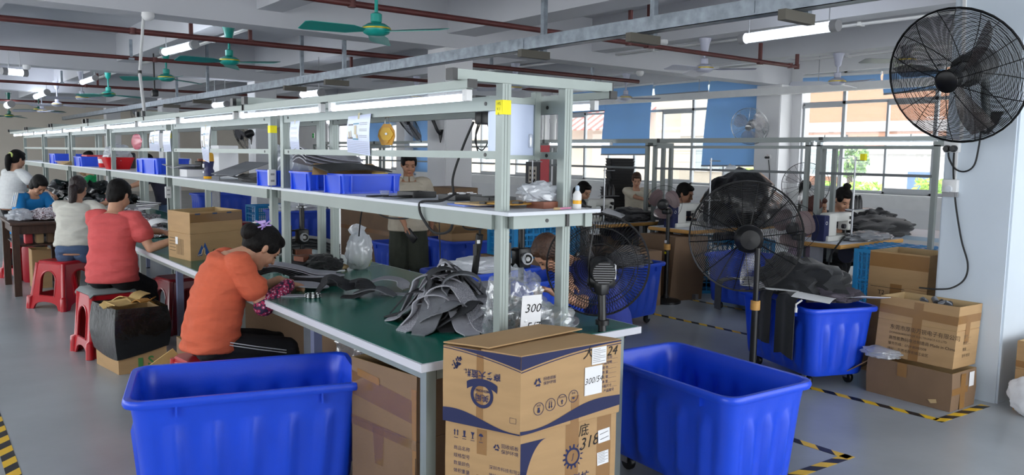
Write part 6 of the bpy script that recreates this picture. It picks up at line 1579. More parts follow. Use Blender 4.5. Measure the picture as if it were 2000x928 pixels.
        if dr is None: dr = (wr_ - el).normalized(); nr = Vector((0, 0, 1)) if abs(dr.z) < .8 else Vector((0, sd_, 0))
        else: dr = (MW.to_3x3() @ Vector(dr)).normalized(); nr = Vector((0, 0, 1)) if abs(dr.z) < .8 else Vector((0, sd_, 0))
        hand(sk, wr_, dr, nr, sd_, curl, s)
    # legs
    lg = {}
    for sd_ in (1, -1):
        hip = pel + Vector((0, sd_ * .085 * s * build ** .5, -.03 * s))
        if seat is not None:
            kn = hip + Vector((.40 * s, sd_ * .05, .02 * s)); ft = Vector((kn.x + (.0 if sd_ == 1 else -.06), kn.y, .075 * s))
            if feet: ft = Vector(feet[0 if sd_ == 1 else 1])
            kn, ft = ik(hip, ft, .41 * s, .41 * s, Vector((1, 0, .6)))
        else:
            ft = Vector((.03 if sd_ == 1 else -.05, sd_ * .10, .075 * s)); kn, ft = ik(hip, ft, .41 * s, .40 * s, Vector((1, 0, 0)))
        lg[sd_] = (hip, kn, ft)
        limb(sk, [hip, kn, kn.lerp(ft, .3), ft], [.082 * s, .052 * s, .05 * s, .034 * s])
        limb(sk, [ft, ft + Vector((.12 * s, 0, -.045 * s))], [.036 * s, .026 * s])
    body = link('body', remesh(sk, voxel, 3), t); body.data.materials.clear(); body.data.materials.append(skin)
    # clothing
    if shirt:
        m = MB(shirt)
        # loose tee: torso plus sleeves
        lo = shirt_len
        torso(m, 1.0, .016, table=[(lo, .178, .135), (lo + .06, .18, .137), (.08, .18, .136), (.2, .172, .132), (.4, .160, .126), (.6, .165, .124), (.78, .172, .114), (.88, .163, .095), (.945, .098, .072)])
        for sd_ in (1, -1):
            S_, el, wr_ = arms[sd_]; e2 = S_.lerp(el, min(1, sleeve / .55 * .62)) if sleeve < .9 else el
            pts = [S_ - Yv * sd_ * .06 * s, S_, S_.lerp(e2, .5), e2]; rr = [.072, .07, .07 * dress_sleeve_w, .071 * dress_sleeve_w]
            if sleeve >= .9: pts.append(wr_); rr += [.042]; rr[3] = .058
            limb(m, pts, [q * s * build ** .3 for q in rr])
        o = link('shirt', remesh(m, voxel, 2, wr, seed), t); o.data.materials.clear(); o.data.materials.append(shirt)
        if collar:
            m = MB(shirt)
            for sd_ in (1, -1):
                c, d = at(.985); fw = Yv.cross(d)
                m.grid(lambda u, v: c + (Yv * sd_ * (.052 + .03 * v) * math.sin(u * PI * .9 + .1) + fw * (.06 + .03 * v) * math.cos(u * PI * .9 + .1)) * s + d * (.035 - .05 * v) * s, 10, 3, .004)
            m.build('collar', t)
            m = MB(mat('placket line', (120, 112, 100), .8)); c0, d0 = at(.95); c1, d1_ = at(.62)
            q0 = c0 + Yv.cross(d0) * .092 * s; q1 = c1 + Yv.cross(d1_) * .148 * s; m.tube([q0, q0.lerp(q1, .5) + Vector((.012, 0, 0)), q1], .003, 5); m.build('placket', t)
    if pants:
        m = MB(pants)
        torso(m, 1.0, .012, table=[(-.24, .12, .10), (-.16, .15, .122), (-.06, .17, .128), (.05, .172, .128), (.16, .162, .122)])
        for sd_ in (1, -1):
            hip, kn, ft = lg[sd_]
            if shorts: limb(m, [hip, hip.lerp(kn, .5), hip.lerp(kn, .97)], [.11 * s, .115 * s, .112 * s])
            else: limb(m, [hip, kn, kn.lerp(ft, .4), ft + Vector((0, 0, .02))], [.096 * s, .067 * s, .062 * s, .05 * s])
        o = link('trousers' if not shorts else 'shorts', remesh(m, voxel, 2, wr * .8, seed + 3), t); o.data.materials.clear(); o.data.materials.append(pants)
    for sd_ in (1, -1):
        hip, kn, ft = lg[sd_]; m = MB(shoes or BLACKM); q = ft + Vector((.045 * s, 0, -.045 * s))
        bm = bmesh.new(); bmesh.ops.create_icosphere(bm, subdivisions=3, radius=1)
        for v in bm.verts: v.co = Vector((v.co.x * .125 * s, v.co.y * (.045 + .008 * v.co.x) * s, max(-.03 * s, v.co.z * .045 * s * (1.15 - .5 * v.co.x)))) + Vector((q.x, q.y, max(q.z, .031 * s)))
        m.frombm(bm, None, True); m.build('shoe', t)
    # hair
    m = MB(hairmat); H_ = lambda c, r: ell(m, c, r, HM)
    if hair != 'none':
        H_((-.022, 0, .045), (.098, .083, .088)); H_((-.045, 0, -.005), (.068, .078, .075)); H_((.03, 0, .085), (.055, .062, .034))
        for sy in (1, -1): H_((.012, sy * .062, .03), (.05, .02, .045))
    if hair in ('short', 'man'): H_((-.06, 0, -.045), (.042, .062, .045))
    if hair == 'bob': 
        H_((-.05, 0, -.06), (.05, .07, .06)); [H_((-.01, sy * .07, -.03), (.035, .016, .05)) for sy in (1, -1)]
    if hair in ('pony', 'lowpony'):
        z0 = .02 if hair == 'pony' else -.02
        pts = [HM @ Vector(q) for q in ((-.10, 0, z0), (-.13, 0, z0 - .02))] ; q = pts[-1]; pts += [q + Vector((-.015, .0, -.09)) * s, q + Vector((-.01, .01, -.17)) * s, q + Vector((.01, .0, -.24)) * s]
        m.tube(bez(pts, 4), [.03 * s, .034 * s, .036 * s, .038 * s, .042 * s, .043 * s, .043 * s, .042 * s, .041 * s, .039 * s, .036 * s, .032 * s, .027 * s, .022 * s, .016 * s, .010 * s, .005 * s][:4 * 4 + 1], 10)
    if hair == 'bun': H_((-.118, 0, .015), (.05, .058, .052)); H_((-.07, 0, -.03), (.04, .06, .05))
    if hair == 'topbun': H_((-.03, 0, .15), (.04, .042, .035)); H_((-.06, 0, -.04), (.04, .062, .045))
    if hair == 'frizz':
        H_((-.12, 0, .03), (.05, .06, .055)); H_((-.15, .02, .01), (.04, .04, .045)); H_((-.06, 0, -.04), (.04, .062, .045))
    if hair != 'none':
        o = link('hair', remesh(m, voxel * .9, 2, .004, seed + 5, (14, 60, 14)), t); o.data.materials.clear(); o.data.materials.append(hairmat)
    if face:
        for sy in (1, -1):
            m = MB(EYEW); ell(m, (.0855, sy * .031, .0), (.006, .0145, .0038), HM); m.build('eye', t)
            m = MB(hairmat); m.tube([HM @ Vector(q) for q in ((.0895, sy * .014, .020), (.0885, sy * .034, .025), (.074, sy * .052, .019))], .003 * s, 5); m.build('eyebrow', t)
        m = MB(LIPS); ell(m, (.0945, 0, -.0565), (.006, .021, .0042), HM); ell(m, (.0925, 0, -.0655), (.006, .018, .0045), HM); m.build('lips', t)
    t['_dummy'] = 0; del t['_dummy']
    if extra: extra(t, dict(HM=HM, arms=arms, legs=lg, at=at, s=s, loc=loc, pel=pel))
    return t
CT = lambda n, c, **k: mat(n, c, .85, var=.05, vscale=14, bump=.8, bscale=11, stretch=(1, 1, 2.4), **k)
ORANGE = CT('orange tee', (206, 96, 64)); CORAL = CT('coral tee', (210, 88, 88)); BEIGE = CT('beige blouse', (206, 204, 194)); CYANT = mat('bright blue sport shirt', (10, 132, 206), .7, bump=.2, bscale=26)
OATM = CT('oatmeal polo', (188, 178, 160)); OLIVE = CT('olive shorts', (50, 54, 44)); BLKT = CT('black trousers', (20, 20, 24)); DENIM = CT('denim blue', (72, 92, 124)); LGREY = CT('light grey tee', (214, 216, 216)); NAVYT = CT('navy tee', (40, 40, 58)); GRNT = CT('green tee', (0, 150, 84)); BLUET = CT('royal blue work shirt', (36, 50, 130))
FLORAL = speckle('floral sleeve print', (206, 196, 212), (44, 26, 58), 62, .58, .7, (168, 40, 84))
# ---- orange shirt worker
def ex_orange(t, k):
    S_, el, wr_ = k['arms'][-1]; m = MB(FLORAL); limb(m, [el.lerp(S_, .04), el.lerp(wr_, .5), el.lerp(wr_, .93)], [.052, .050, .036]); o = link('arm_sleeve', remesh(m, .006, 2, .004, 9), t); o.data.materials.clear(); o.data.materials.append(FLORAL); o['label'] = 'floral printed sleeve cover'
    HM = k['HM']; LIL = mat('lilac plastic', (168, 140, 206), .35)
    m = MB(LIL); c = HM @ Vector((-.10, -.045, .085))
    cam_r = Vector((.79, -.61, 0)); 
    R3 = t.rotation_euler.to_matrix().inverted(); rx = R3 @ Vector((.79, -.61, 0)); rz = Vector((0, 0, 1)); toc = R3 @ Vector((-.34, -.94, 0.15))
    c = c + toc * .012
    for a, L, wd in ((.62, .045, .008), (2.62, .05, .008), (3.5, .05, .007), (4.25, .05, .007), (.05, .04, .007)):
        d = rx * math.cos(a) + rz * math.sin(a); m.beam(c, c + d * L, wd, .006, toc)
    d = rx * -.35 + rz * .9; m.beam(c + d * .018 - rx * .018, c + d * .024 + rx * .02, .014, .01, toc); ell(m, c, (.012, .012, .012), n=8); m.build('hair_claw', t)
    m = MB(WHITE); m.tube([HM @ Vector(q) for q in ((-.1, -.02, .10), (-.125, .0, .085), (-.14, .01, .06))], .006, 6); m.build('hair_band', t)
    hip, kn, ft = k['legs'][-1]; m = MB(WHITE)
    for dz in (0.0, .014): m.tube([hip + Vector((.02, -.094, .05 - dz)), hip.lerp(kn, .5) + Vector((0, -.083, .028 - dz)), kn + Vector((-.03, -.066, .012 - dz))], .0026, 4)
    m.build('trouser_stripe', t)
person('seated woman in an orange shirt with a lilac hair claw, bent over the nearest bench', (1.25, 4.12), -.02, seat=.43, lean=.27, na=1.38, hp=.80, bend=1.1, handR=(1.64, 4.03, .80), handL=(1.66, 4.22, .795), hdR=(.9, .35, -.25), hdL=(.9, -.35, -.2), hair='bun', shirt=ORANGE, pants=BLKT, sleeve=.46, s=.92, voxel=.0055, build=.95, elbow=(-.1, .35, -1.0), extra=ex_orange, seed=2, shirt_len=-.14, wr=.02, feet=((.42, .1, .07), (.40, -.1, .07)), dress_sleeve_w=1.05)
# ---- coral shirt worker
person('seated woman in a coral red shirt with short black hair on the second red stool', (1.23, 6.34), .9, seat=.49, lean=.14, hp=.42, na=.5, hy=-.15, handR=(1.66, 6.15, .85), handL=(1.70, 6.35, .85), hair='short', shirt=CORAL, pants=BLKT, sleeve=.44, s=.91, voxel=.007, build=1.0, seed=4, shirt_len=-.16, wr=.018, dress_sleeve_w=1.1, elbow=(-.2, .5, -1))
person('seated woman in a beige blouse with a long ponytail on the third red stool', (1.33, 8.45), 1.12, seat=.45, lean=.22, hp=.3, hy=-.1, handR=(1.62, 8.25, 1.0), handL=(1.66, 8.5, 1.0), hair='lowpony', hairmat=mat('dark brown hair', (36, 22, 20), .45, var=.3, vscale=60, bump=.6, bscale=90), shirt=BEIGE, pants=DENIM, sleeve=.5, s=.91, voxel=.008, build=1.0, seed=5, shirt_len=-.2, wr=.018, dress_sleeve_w=1.15, elbow=(-.2, .6, -.8), shorts=True)
def ex_blue(t, k):
    m = MB(WHITE); c, d = k['at'](.86)
    for sd_ in (1, -1):
        S_, el, wr_ = k['arms'][sd_]
        for q in (-.028, 0, .028): m.tube([S_ + Vector((q, sd_ * -.04, .062)), S_ + Vector((q, sd_ * .035, .062)), S_.lerp(el, .5) + Vector((q, sd_ * .066, .01))], .009, 5)
    m.build('shoulder_stripe', t)
person('seated worker in a bright blue sport shirt with white shoulder stripes, head bowed', (1.17, 10.62), -1.05, seat=.46, lean=.34, hp=.85, handR=(1.25, 10.2, .80), handL=(1.45, 10.35, .84), hair='bob', shirt=CYANT, pants=BLKT, sleeve=.6, s=.9, voxel=.008, seed=6, extra=ex_blue, hairmat=HAIR)
def ex_pony(t, k):
    HM = k['HM']; m = MB(mat('lime scrunchie', (206, 220, 130), .7)); m.tube([HM @ Vector((-.115 + .0 * math.cos(a), .036 * math.cos(a), .02 + .036 * math.sin(a))) for a in [2 * PI * i / 14 for i in range(14)]], .012, 6, closed=True); m.build('scrunchie', t)
person('standing woman in a light grey top with a high ponytail and lime scrunchie', (1.14, 11.5), .5, lean=.12, hp=.28, handR=(1.5, 11.1, .95), handL=(1.5, 11.5, .95), hair='pony', shirt=LGREY, pants=BLKT, sleeve=.45, s=.89, voxel=.009, seed=7, extra=ex_pony, shirt_len=-.12)
# ---- standing man
def ex_man(t, k):
    S_, el, wr_ = k['arms'][-1]; d = (wr_ - el).normalized(); m = MB(BLACK); c = wr_ + d * .1 + Vector((-.0, .025, -.02)); m.rbox((0, 0, 0), (.03, .075, .14), .012, M=look(c, d + Vector((0, .3, 0)))); m.build('phone', t)
mp = Vector((3.95, 6.70, 0))
person('standing man in an oatmeal polo shirt and olive shorts behind the bench', (3.94, 6.70), -2.02, lean=.03, hp=.32, hy=.1, handR=(3.78, 6.46, .78), hdR=(.12, -.1, -.95), handL=(4.24, 6.75, .80), hair='man', skin=SKIN2, shirt=OATM, pants=OLIVE, shorts=True, sleeve=.62, s=.912, voxel=.006, build=1.1, seed=8, extra=ex_man, collar=True, shirt_len=-.16, dress_sleeve_w=1.12, curl=.5, elbow=(-.3, .9, -.3))
# ---- bench rear side
person('person in a navy T-shirt working across the fourth workbench', (2.95, 11.5), PI - .1, lean=.35, hp=.5, handR=(2.35, 11.65, .92), handL=(2.3, 11.35, .95), hair='bob', shirt=NAVYT, pants=DENIM, sleeve=.58, s=.9, voxel=.009, seed=9)
person('person in a green shirt bowed over the black bags on the bench', (2.95, 15.9), PI - .4, seat=.46, lean=.35, hp=.5, handR=(2.4, 16.0, .85), handL=(2.4, 15.7, .85), hair='short', shirt=GRNT, pants=BLKT, s=.97, voxel=.010, seed=10)
person('dark haired person standing far behind the bench beyond the red basin', (3.15, 17.6), PI - .4, lean=.1, hp=.3, hair='short', shirt=NAVYT, pants=BLKT, s=.88, voxel=.011, seed=11)
person('seated person in blue half hidden behind the bench fan, arm on the bench', (3.22, 3.20), PI - .45, seat=.46, lean=.62, hp=.95, handR=(2.62, 2.90, .80), handL=(2.66, 3.06, .80), hair='bob', hairmat=HAIRB, shirt=BLUET, pants=BLKT, sleeve=.58, s=.86, build=.9, voxel=.007, seed=12)
# ---- sewing row
person('woman with dark hair sewing at the machine behind the bench end', (6.75, 7.45), -1.5, seat=.38, lean=.28, hp=.45, handR=(6.55, 7.1, .80), handL=(6.78, 7.05, .80), hair='lowpony', shirt=LGREY, pants=BLKT, s=.95, voxel=.009, seed=13)
person('woman in beige standing by the tall stack of black trays', (7.92, 7.45), -2.3, lean=.15, hp=.4, handR=(7.75, 6.95, .9), handL=(8.05, 6.95, .9), hair='bun', hairmat=HAIRB, shirt=CT('cream shirt', (216, 208, 188)), pants=BLKT, s=.785, voxel=.009, seed=14)
person('young man in dark clothes sewing, seen in profile behind the small pink fan', (7.24, 6.24), -1.32, seat=.36, lean=.22, hp=.35, hy=.1, handR=(6.95, 5.9, .82), handL=(7.2, 5.86, .82), hair='man', skin=SKIN2, shirt=NAVYT, pants=BLKT, sleeve=1.0, s=.98, voxel=.008, seed=15)
person('woman with frizzy tied brown hair sewing at the navy and white machine', (7.27, 4.52), -1.25, seat=.36, lean=.18, hp=.25, handR=(7.05, 4.2, .80), handL=(7.26, 4.16, .80), hair='frizz', hairmat=mat('auburn hair', (84, 46, 36), .5, var=.3, vscale=60, bump=.5, bscale=90), shirt=CT('mauve tee', (150, 130, 150)), pants=BLKT, s=.9, voxel=.008, seed=16)
person('woman in black with a top bun sewing near the right window', (7.98, 4.62), -2.0, seat=.35, lean=.2, hp=.55, handR=(7.95, 4.15, .84), handL=(8.2, 4.1, .84), hair='topbun', shirt=CT('black tee', (30, 30, 34)), pants=BLKT, s=1.0, voxel=.009, seed=17)
# ================================================================ stools
def arch(cx, y0, w, h, n=10):
    return [(cx + w / 2, y0), ] + [(cx + w / 2 * math.cos(PI * i / n), y0 + h - w / 2 + w / 2 * math.sin(PI * i / n)) for i in range(n + 1)] + [(cx - w / 2, y0)]
def stool(label, c, rz, H=.47, wt=.30, wb=.40, mt=REDP, cushion=False):
    t = thing('plastic_stool', label, 'stool', (c[0], c[1], 0), rz, 'red plastic stools')
    m = MB(mt); lo = lambda w_, z: [(p[0], p[1], z) for p in rrect(w_, w_, .05, 4)]
    m.loft([lo(wt - .02, H - .03), lo(wt, H - .028), lo(wt + .004, H - .01), lo(wt - .012, H), lo(wt * .5, H - .004)]); m.build('seat', t)
    hh = H - .03; sl = math.sqrt(hh * hh + ((wb - wt) / 2) ** 2); wa, wc = wb / 2, wt / 2
    outer = [(wa, 0), (wa - .001, .1), (wa - .018, .115), (wc, sl), (-wc, sl), (-wa + .018, .115), (-wa + .001, .1), (-wa, 0)]
    lower = [(-wa + .07, 0)] + [(x, y) for x, y in reversed([((wa - .085) * math.cos(PI * i / 8), .03 + .045 * math.sin(PI * i / 8)) for i in range(9)])] + [(wa - .07, 0)]
    outer = outer[:-1] + [(-wa, 0)] + lower
    hole = list(reversed(arch(0, .13, .19, .235)))
    for k in range(4):
        a = k * PI / 2
        z = Vector((math.cos(a), math.sin(a), 0)); x = Vector((-math.sin(a), math.cos(a), 0)); up = (Vector((0, 0, hh)) - z * ((wb - wt) / 2)).normalized()
        M = frame(z * (wb / 2 - .012), x, up, x.cross(up)); m = MB(mt); m.plate(outer, [hole], .012, M)
        m.tube([M @ Vector((p[0], p[1], .012)) for p in hole], .007, 6, closed=True)
        m.build('side_panel', t)
    for sx in (-1, 1):
        for sy in (-1, 1): m = MB(mt); m.tube([(sx * wb / 2 * .95, sy * wb / 2 * .95, .0), (sx * wb / 2 * .93, sy * wb / 2 * .93, .11), (sx * (wb / 2 * .9 - .012), sy * (wb / 2 * .9 - .012), .125), (sx * wt / 2 * .93, sy * wt / 2 * .93, H - .02)], [.03, .028, .022, .022], 10); m.build('leg', t)
    if cushion:
        m = MB(mat('grey felt pad', (140, 150, 150), .9, bump=.3, bscale=200)); m.grid(lambda u, v: ((u - .5) * .33, (v - .5) * .34, H + .012 - .05 * max(0, abs(u - .5) - .42) * 6 - .05 * max(0, abs(v - .5) - .42) * 6), 12, 12, .012)
        o = m.build('seat_pad'); o.location = (c[0], c[1], 0); o.rotation_euler = (0, 0, rz); tag(o, 'grey felt pad laid on the second red stool', 'pad')
    return t
stool('red plastic stool under the woman in orange', (1.26, 4.14), .1, .44, .30, .38)
stool('red plastic stool with a grey pad under the woman in coral', (1.20, 6.42), .12, .475, .30, .38, cushion=True)
stool('red plastic stool with an arched hole under the woman in beige', (1.25, 8.52), .55, .45, .34, .46)
stool('red plastic stool under the worker in bright blue', (1.17, 10.65), .3, .45)
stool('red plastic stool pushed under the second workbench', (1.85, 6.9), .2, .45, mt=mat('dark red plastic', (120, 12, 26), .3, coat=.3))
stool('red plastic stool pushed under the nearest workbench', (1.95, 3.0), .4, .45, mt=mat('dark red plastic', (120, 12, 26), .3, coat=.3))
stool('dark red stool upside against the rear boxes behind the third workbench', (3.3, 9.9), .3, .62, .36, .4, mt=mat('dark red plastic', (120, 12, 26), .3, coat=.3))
# ================================================================ dark wooden side table on the left
t = thing('wooden_table', 'dark brown wooden table at the left edge holding red and white bags', 'table', (1.17, 9.78, 0))
m = MB(WOODD); m.rbox((0, 0, .735), (.56, 1.0, .03), .006); m.build('tabletop', t)
for sx in (-1, 1):
    for sy in (-1, 1): m = MB(WOODD); m.box(sx * .23 - .032, sx * .23 + .032, sy * .44 - .032, sy * .44 + .032, 0, .72); m.build('leg', t)
m = MB(WOODD); m.box(-.23, .23, -.45, -.43, .63, .72); m.box(-.23, .23, .43, .45, .63, .72); m.box(-.24, -.22, -.44, .44, .63, .72); m.box(.22, .24, -.44, .44, .63, .72); m.build('apron', t)
m = MB(WOODD); m.box(-.22, .22, -.42, .42, .5, .515); m.build('lower_shelf', t)
for k, (x, y, z, d, mt_, lb) in enumerate(((-.1, -.25, .516, (.07, .12, .1), REDPK, 'red pack on the lower shelf of the dark wooden table'), (.0, -.25, .516, (.07, .12, .1), CARDL, 'tan pack on the lower shelf of the dark wooden table'), (.1, -.24, .516, (.06, .12, .1), CARDD, 'brown pack on the lower shelf of the dark wooden table'))):
    m = MB(mt_); m.rbox((0, 0, d[2] / 2), d, .01); o = m.build('small_pack'); o.location = (1.17 + x, 9.78 + y, z); tag(o, lb, 'pack')
carton('narrow cardboard box standing under the dark wooden table', [(1.12, 10.0), (1.12, 9.75), (1.3, 9.75), (1.3, 10.0)], 0, .42, mt=CARD)
m = MB(mat('red drum', (170, 20, 40), .5)); m.lathe([(.1, 0), (.11, .02), (.11, .38), (.1, .4), (0, .4)], seg=24); o = m.build('red_bucket'); o.location = (1.2, 10.32, 0); tag(o, 'red bucket standing behind the narrow box under the dark table', 'bucket')
LACE = speckle('printed red white laces', (150, 40, 60), (222, 214, 220), 60, .4, .6, (60, 20, 30), bump=.5); SEQ = speckle('black and white printed pieces', (24, 20, 24), (214, 210, 214), 55, .38, .6, None, bump=.5)
def stuff_pile(label, c, d, mt_, seed, name='printed_pieces', cat='pieces', flat=-.02, amp=.3):
    m = MB(mt_); m.blob((0, 0, 0), d, amp, 2.4, seed, 4, flat); o = m.build(name); o.location = c; return tag(o, label, cat, kind='stuff' if name == 'printed_pieces' else None)
stuff_pile('heap of red and white printed strips on the dark wooden table', (1.27, 9.7, .785), (.2, .26, .075), LACE, 71)
stuff_pile('crumpled clear bag with small white parts on the dark wooden table', (1.02, 9.65, .785), (.12, .26, .08), BAGM, 72, 'clear_bag', 'bag')
stuff_pile('heap of black and white printed pieces hanging beside the woman in beige', (1.46, 7.75, .70), (.09, .15, .14), SEQ, 73, flat=-.3)
for k, (x, y, d, mt_, lb) in enumerate(((1.75, 7.5, (.16, .3, .05), SEQ, 'flat pile of black and white printed pieces on the third workbench edge'), (1.95, 8.6, (.2, .4, .09), LACE, 'heap of red and white printed strips on the third workbench'), (1.85, 8.9, (.16, .3, .11), SEQ, 'heap of black and white printed pieces behind the woman in coral'),
        (2.3, 7.95, (.16, .3, .07), LACE, 'heap of red printed strips right of the third post'), (1.75, 10.6, (.2, .5, .09), SEQ, 'heap of printed pieces on the fourth workbench'))):
    stuff_pile(lb, (x, y, TZ + .02), d, mt_, 80 + k)
for k in range(10):      # white slipper shaped pads
    m = MB(PAPER if k % 2 else FELTL); m.poly([(.11 * math.cos(a) * (1 + .1 * math.cos(a)), .042 * math.sin(a) * (1 + .25 * math.cos(a))) for a in [2 * PI * i / 20 for i in range(20)]], .008); o = m.build('slipper_pad'); o.location = (1.82 + .02 * k, 8.25 + .04 * (k % 5), TZ + .12 + .012 * k); o.rotation_euler = (.15 * math.sin(k), .12 * math.cos(k), .3 + .3 * k)
    tag(o, 'white slipper shaped pads heaped on the third workbench', 'pad', 'white slipper pads')
for k in range(12):
    m = MB(WHITE); m.rbox((0, 0, .01), (.26, .42, .018), .008); o = m.build('white_pad'); o.location = (2.1 + rnd.uniform(-.006, .006), 7.25 + rnd.uniform(-.01, .01), TZ + .001 + .019 * k); tag(o, 'white folded pads stacked between the third post pair and the cardboard box', 'pad', 'white pads in the stack on the third workbench')
m = MB(PAPER); m.grid(lambda u, v: (-.12 + .24 * u, -.18 + .36 * v, .05 * math.sin(u * 3) + .02 * math.sin(v * 4)), 8, 6, .01); o = m.build('white_cloth'); o.location = (1.86, 7.6, TZ + .07); tag(o, 'folded white cloth in front of the third post', 'cloth')
m = MB(mat('maroon striped bag', (120, 30, 50), .6)); m.blob((0, 0, 0), (.1, .1, .13), .15, 2, 90, 3, flat=-.11); o = m.build('maroon_bag'); o.location = (2.32, 7.0, TZ + .11); tag(o, 'maroon bag beside the stack of white pads', 'bag')
for k, (x, y, d, lb) in enumerate(((2.0, 9.9, (.25, .4, .16), 'heap of black bin bags on the fourth workbench'), (2.1, 11.6, (.3, .6, .22), 'heap of black bin bags on the fifth workbench'), (1.9, 12.9, (.25, .5, .2), 'heap of black bin bags at the far end of the bench'))):
    wrapped(lb, (x, y, TZ + .08), d, BAGK, 91 + k, .3, flat=-.08)
carton('grey plastic box with a red lid on the fourth workbench', [(1.75, 9.6), (1.75, 9.3), (2.1, 9.3), (2.1, 9.6)], TZ, TZ + .16, mt=GREYP, inner=GREYP, name='plastic_box')
m = MB(mat('crimson bag', (180, 20, 50), .3)); m.blob((0, 0, 0), (.06, .09, .05), .15, 2, 95, 3, flat=-.045); o = m.build('crimson_pouch'); o.location = (1.85, 9.4, TZ + .21); tag(o, 'crimson pouch on the grey box before the woman in beige', 'pouch')
m = MB(CHROME); r2 = random.Random(5)
for k in range(26): a = Vector((r2.gauss(0, .03), r2.gauss(0, .03), r2.gauss(0, .025))); ell(m, a, (.007, .007, .007), n=6)
o = m.build('bead_cluster'); o.location = (1.62, 5.98, .79); tag(o, 'cluster of white beads held by the woman in coral', 'beads', kind='stuff')
m = MB(PAPER); m.grid(lambda u, v: (-.06 + .12 * u, -.09 + .18 * v, .02 * math.sin(u * 3)), 5, 5, .004); o = m.build('paper_piece'); o.location = (1.72, 6.12, TZ + .02); tag(o, 'white paper piece on the bench before the woman in coral', 'paper')
# ================================================================ things on the nearest bench
def sole(L=.26, W=.1, n=24):
    """insole outline"""
    out = []
    for i in range(n):
        a = 2 * PI * i / n; x = math.cos(a); w = (.5 + .12 * x - .10 * math.cos(2 * a)) * W; out.append((x * L / 2, math.sin(a) * w + .012 * math.sin(x * 2.4)))
    return out
SOL = sole()
for k in range(9):
    m = MB(FELTL if k == 8 else FELTD); m.poly(SOL, .006); o = m.build('insole'); o.location = (1.86 + .004 * (k % 3), 4.18 + .005 * (k % 2), TZ + .001 + .0066 * k); o.rotation_euler = (0, 0, -.55 + .03 * math.sin(k * 2)); o.scale = (1.15, 1.15, 1)
    tag(o, 'dark insole pads stacked flat in front of the second posts', 'insole', 'insoles in the flat stack before the second posts')
def strip(label, path, width, mt_, taper=(1, 1, 1), th=.005, up=(0, 0, 1), grp=None, lat0=None, name='insole'):
    """curved foam strip: path of (point) with lateral direction horizontal"""
    pts = bez(path, 6); n = len(pts)
    def fn(u, v):
        x = u * (n - 1); i = min(int(x), n - 2); f = x - i; p = pts[i].lerp(pts[i + 1], f); tg = (pts[i + 1] - pts[i]).normalized()
        lat = Vector(up).cross(tg) if isinstance(up, tuple) else up(u).cross(tg)
        if lat0 is not None: lat = Vector(lat0)
        if lat.length < .05: lat = Vector((1, 0, 0))
        lat.normalize()
        e = .55 + .45 * min(1, math.sin(PI * min(max(u, .02), .98)) * 2.2); w_ = width * e * (taper[0] + (taper[2] - taper[0]) * u)
        return p + lat * (v - .5) * w_
    m = MB(mt_); m.grid(fn, n * 2, 4, th); return tag(m.build(name), label, 'insole', grp)
g = lambda px, py, z=.75: P(px, py, z=z)
# insole stack under the woman's hands: tall curved pile
for k in range(6):
    z = TZ + .012 + .011 * k
    strip('grey insole blanks bending over the stack left of the hands of the woman in orange', [(1.58, 4.36, z + .05), (1.68, 4.33, z + .075 - .004 * k), (1.80, 4.27, z + .03), (1.88, 4.23, z + .004), (1.98, 4.18, z)], .15, FELTL if k > 3 else FELTD, grp='curved insole blanks by the woman in orange')
m = MB(FELTL); m.poly(SOL, .006); o = m.build('insole'); o.location = (1.74, 4.06, TZ + .03); o.rotation_euler = (.1, .15, -.5); tag(o, 'light grey insole held on the table by the woman in orange', 'insole')
m = MB(FELTL); m.poly(SOL, .005); o = m.build('insole'); p = g(572, 588); o.location = (1.60, 3.93, TZ + .001); o.rotation_euler = (0, 0, -.72); o.scale = (.8, .55, 1); tag(o, 'light grey insole lying at the table edge beside the floral sleeve', 'insole')
# beads ring
t = thing('bead_ring', 'coil of black and white beads on the green bench', 'beads', g(611, 581))
m = MB(PAPER); m2 = MB(BLACK)
for r_, z, n in ((.034, .006, 16), (.034, .016, 16)):
    for i in range(n): a = 2 * PI * i / n; ell(m if i % 2 else m2, (r_ * math.cos(a), r_ * math.sin(a), z), (.0075, .0075, .006), n=6)
m.build('white_bead', t); m2.build('black_bead', t)
# loose pads in the middle of the bench
def pad3(label, px, py, path, w_, mt_, grp=None, **k):
    p = g(px, py); return strip(label, [p + Vector(q) * 1.2 for q in path], w_ * 1.25, mt_, grp=grp, **k)
Dr = Vector((.79, -.61, 0)); Df = Vector((.61, .79, 0))          # to the right / away as seen by the photographer
def vv(a, b, c): return tuple(Dr * a + Df * b + Vector((0, 0, c)))
pad3('dark grey pad curling into a tent, left of the loose pads', 655, 578, [vv(-.09, 0, .002), vv(-.06, .01, .05), vv(-.03, .02, .085), vv(.03, .02, .06), vv(.07, .0, .03)], .11, FELTD, up=tuple(Df) if False else (0, 0, 1))
pad3('dark grey pad rolled like a ring among the loose pads', 690, 580, [vv(-.05, 0, .004), vv(0, .0, .002), vv(.05, .01, .03), vv(.03, .03, .07), vv(-.02, .03, .065)], .09, FELTD)
pad3('grey pad lying flat and wavy between the loose pads', 730, 577, [vv(-.09, 0, .01), vv(-.03, 0, .03), vv(.03, -.01, .035), vv(.1, -.02, .005)], .09, FELT)
pad3('light grey pad lying on the wavy pad', 760, 565, [vv(-.08, .0, .04), vv(-.02, .0, .055), vv(.05, .0, .045), vv(.08, -.01, .006)], .1, FELTL)
pad3('light grey pad with its tongue pointing right, rightmost of the loose pads', 790, 574, [vv(-.1, -.01, .004), vv(-.02, -.02, .004), vv(.05, -.02, .003), vv(.09, .02, .02)], .05, FELTL)
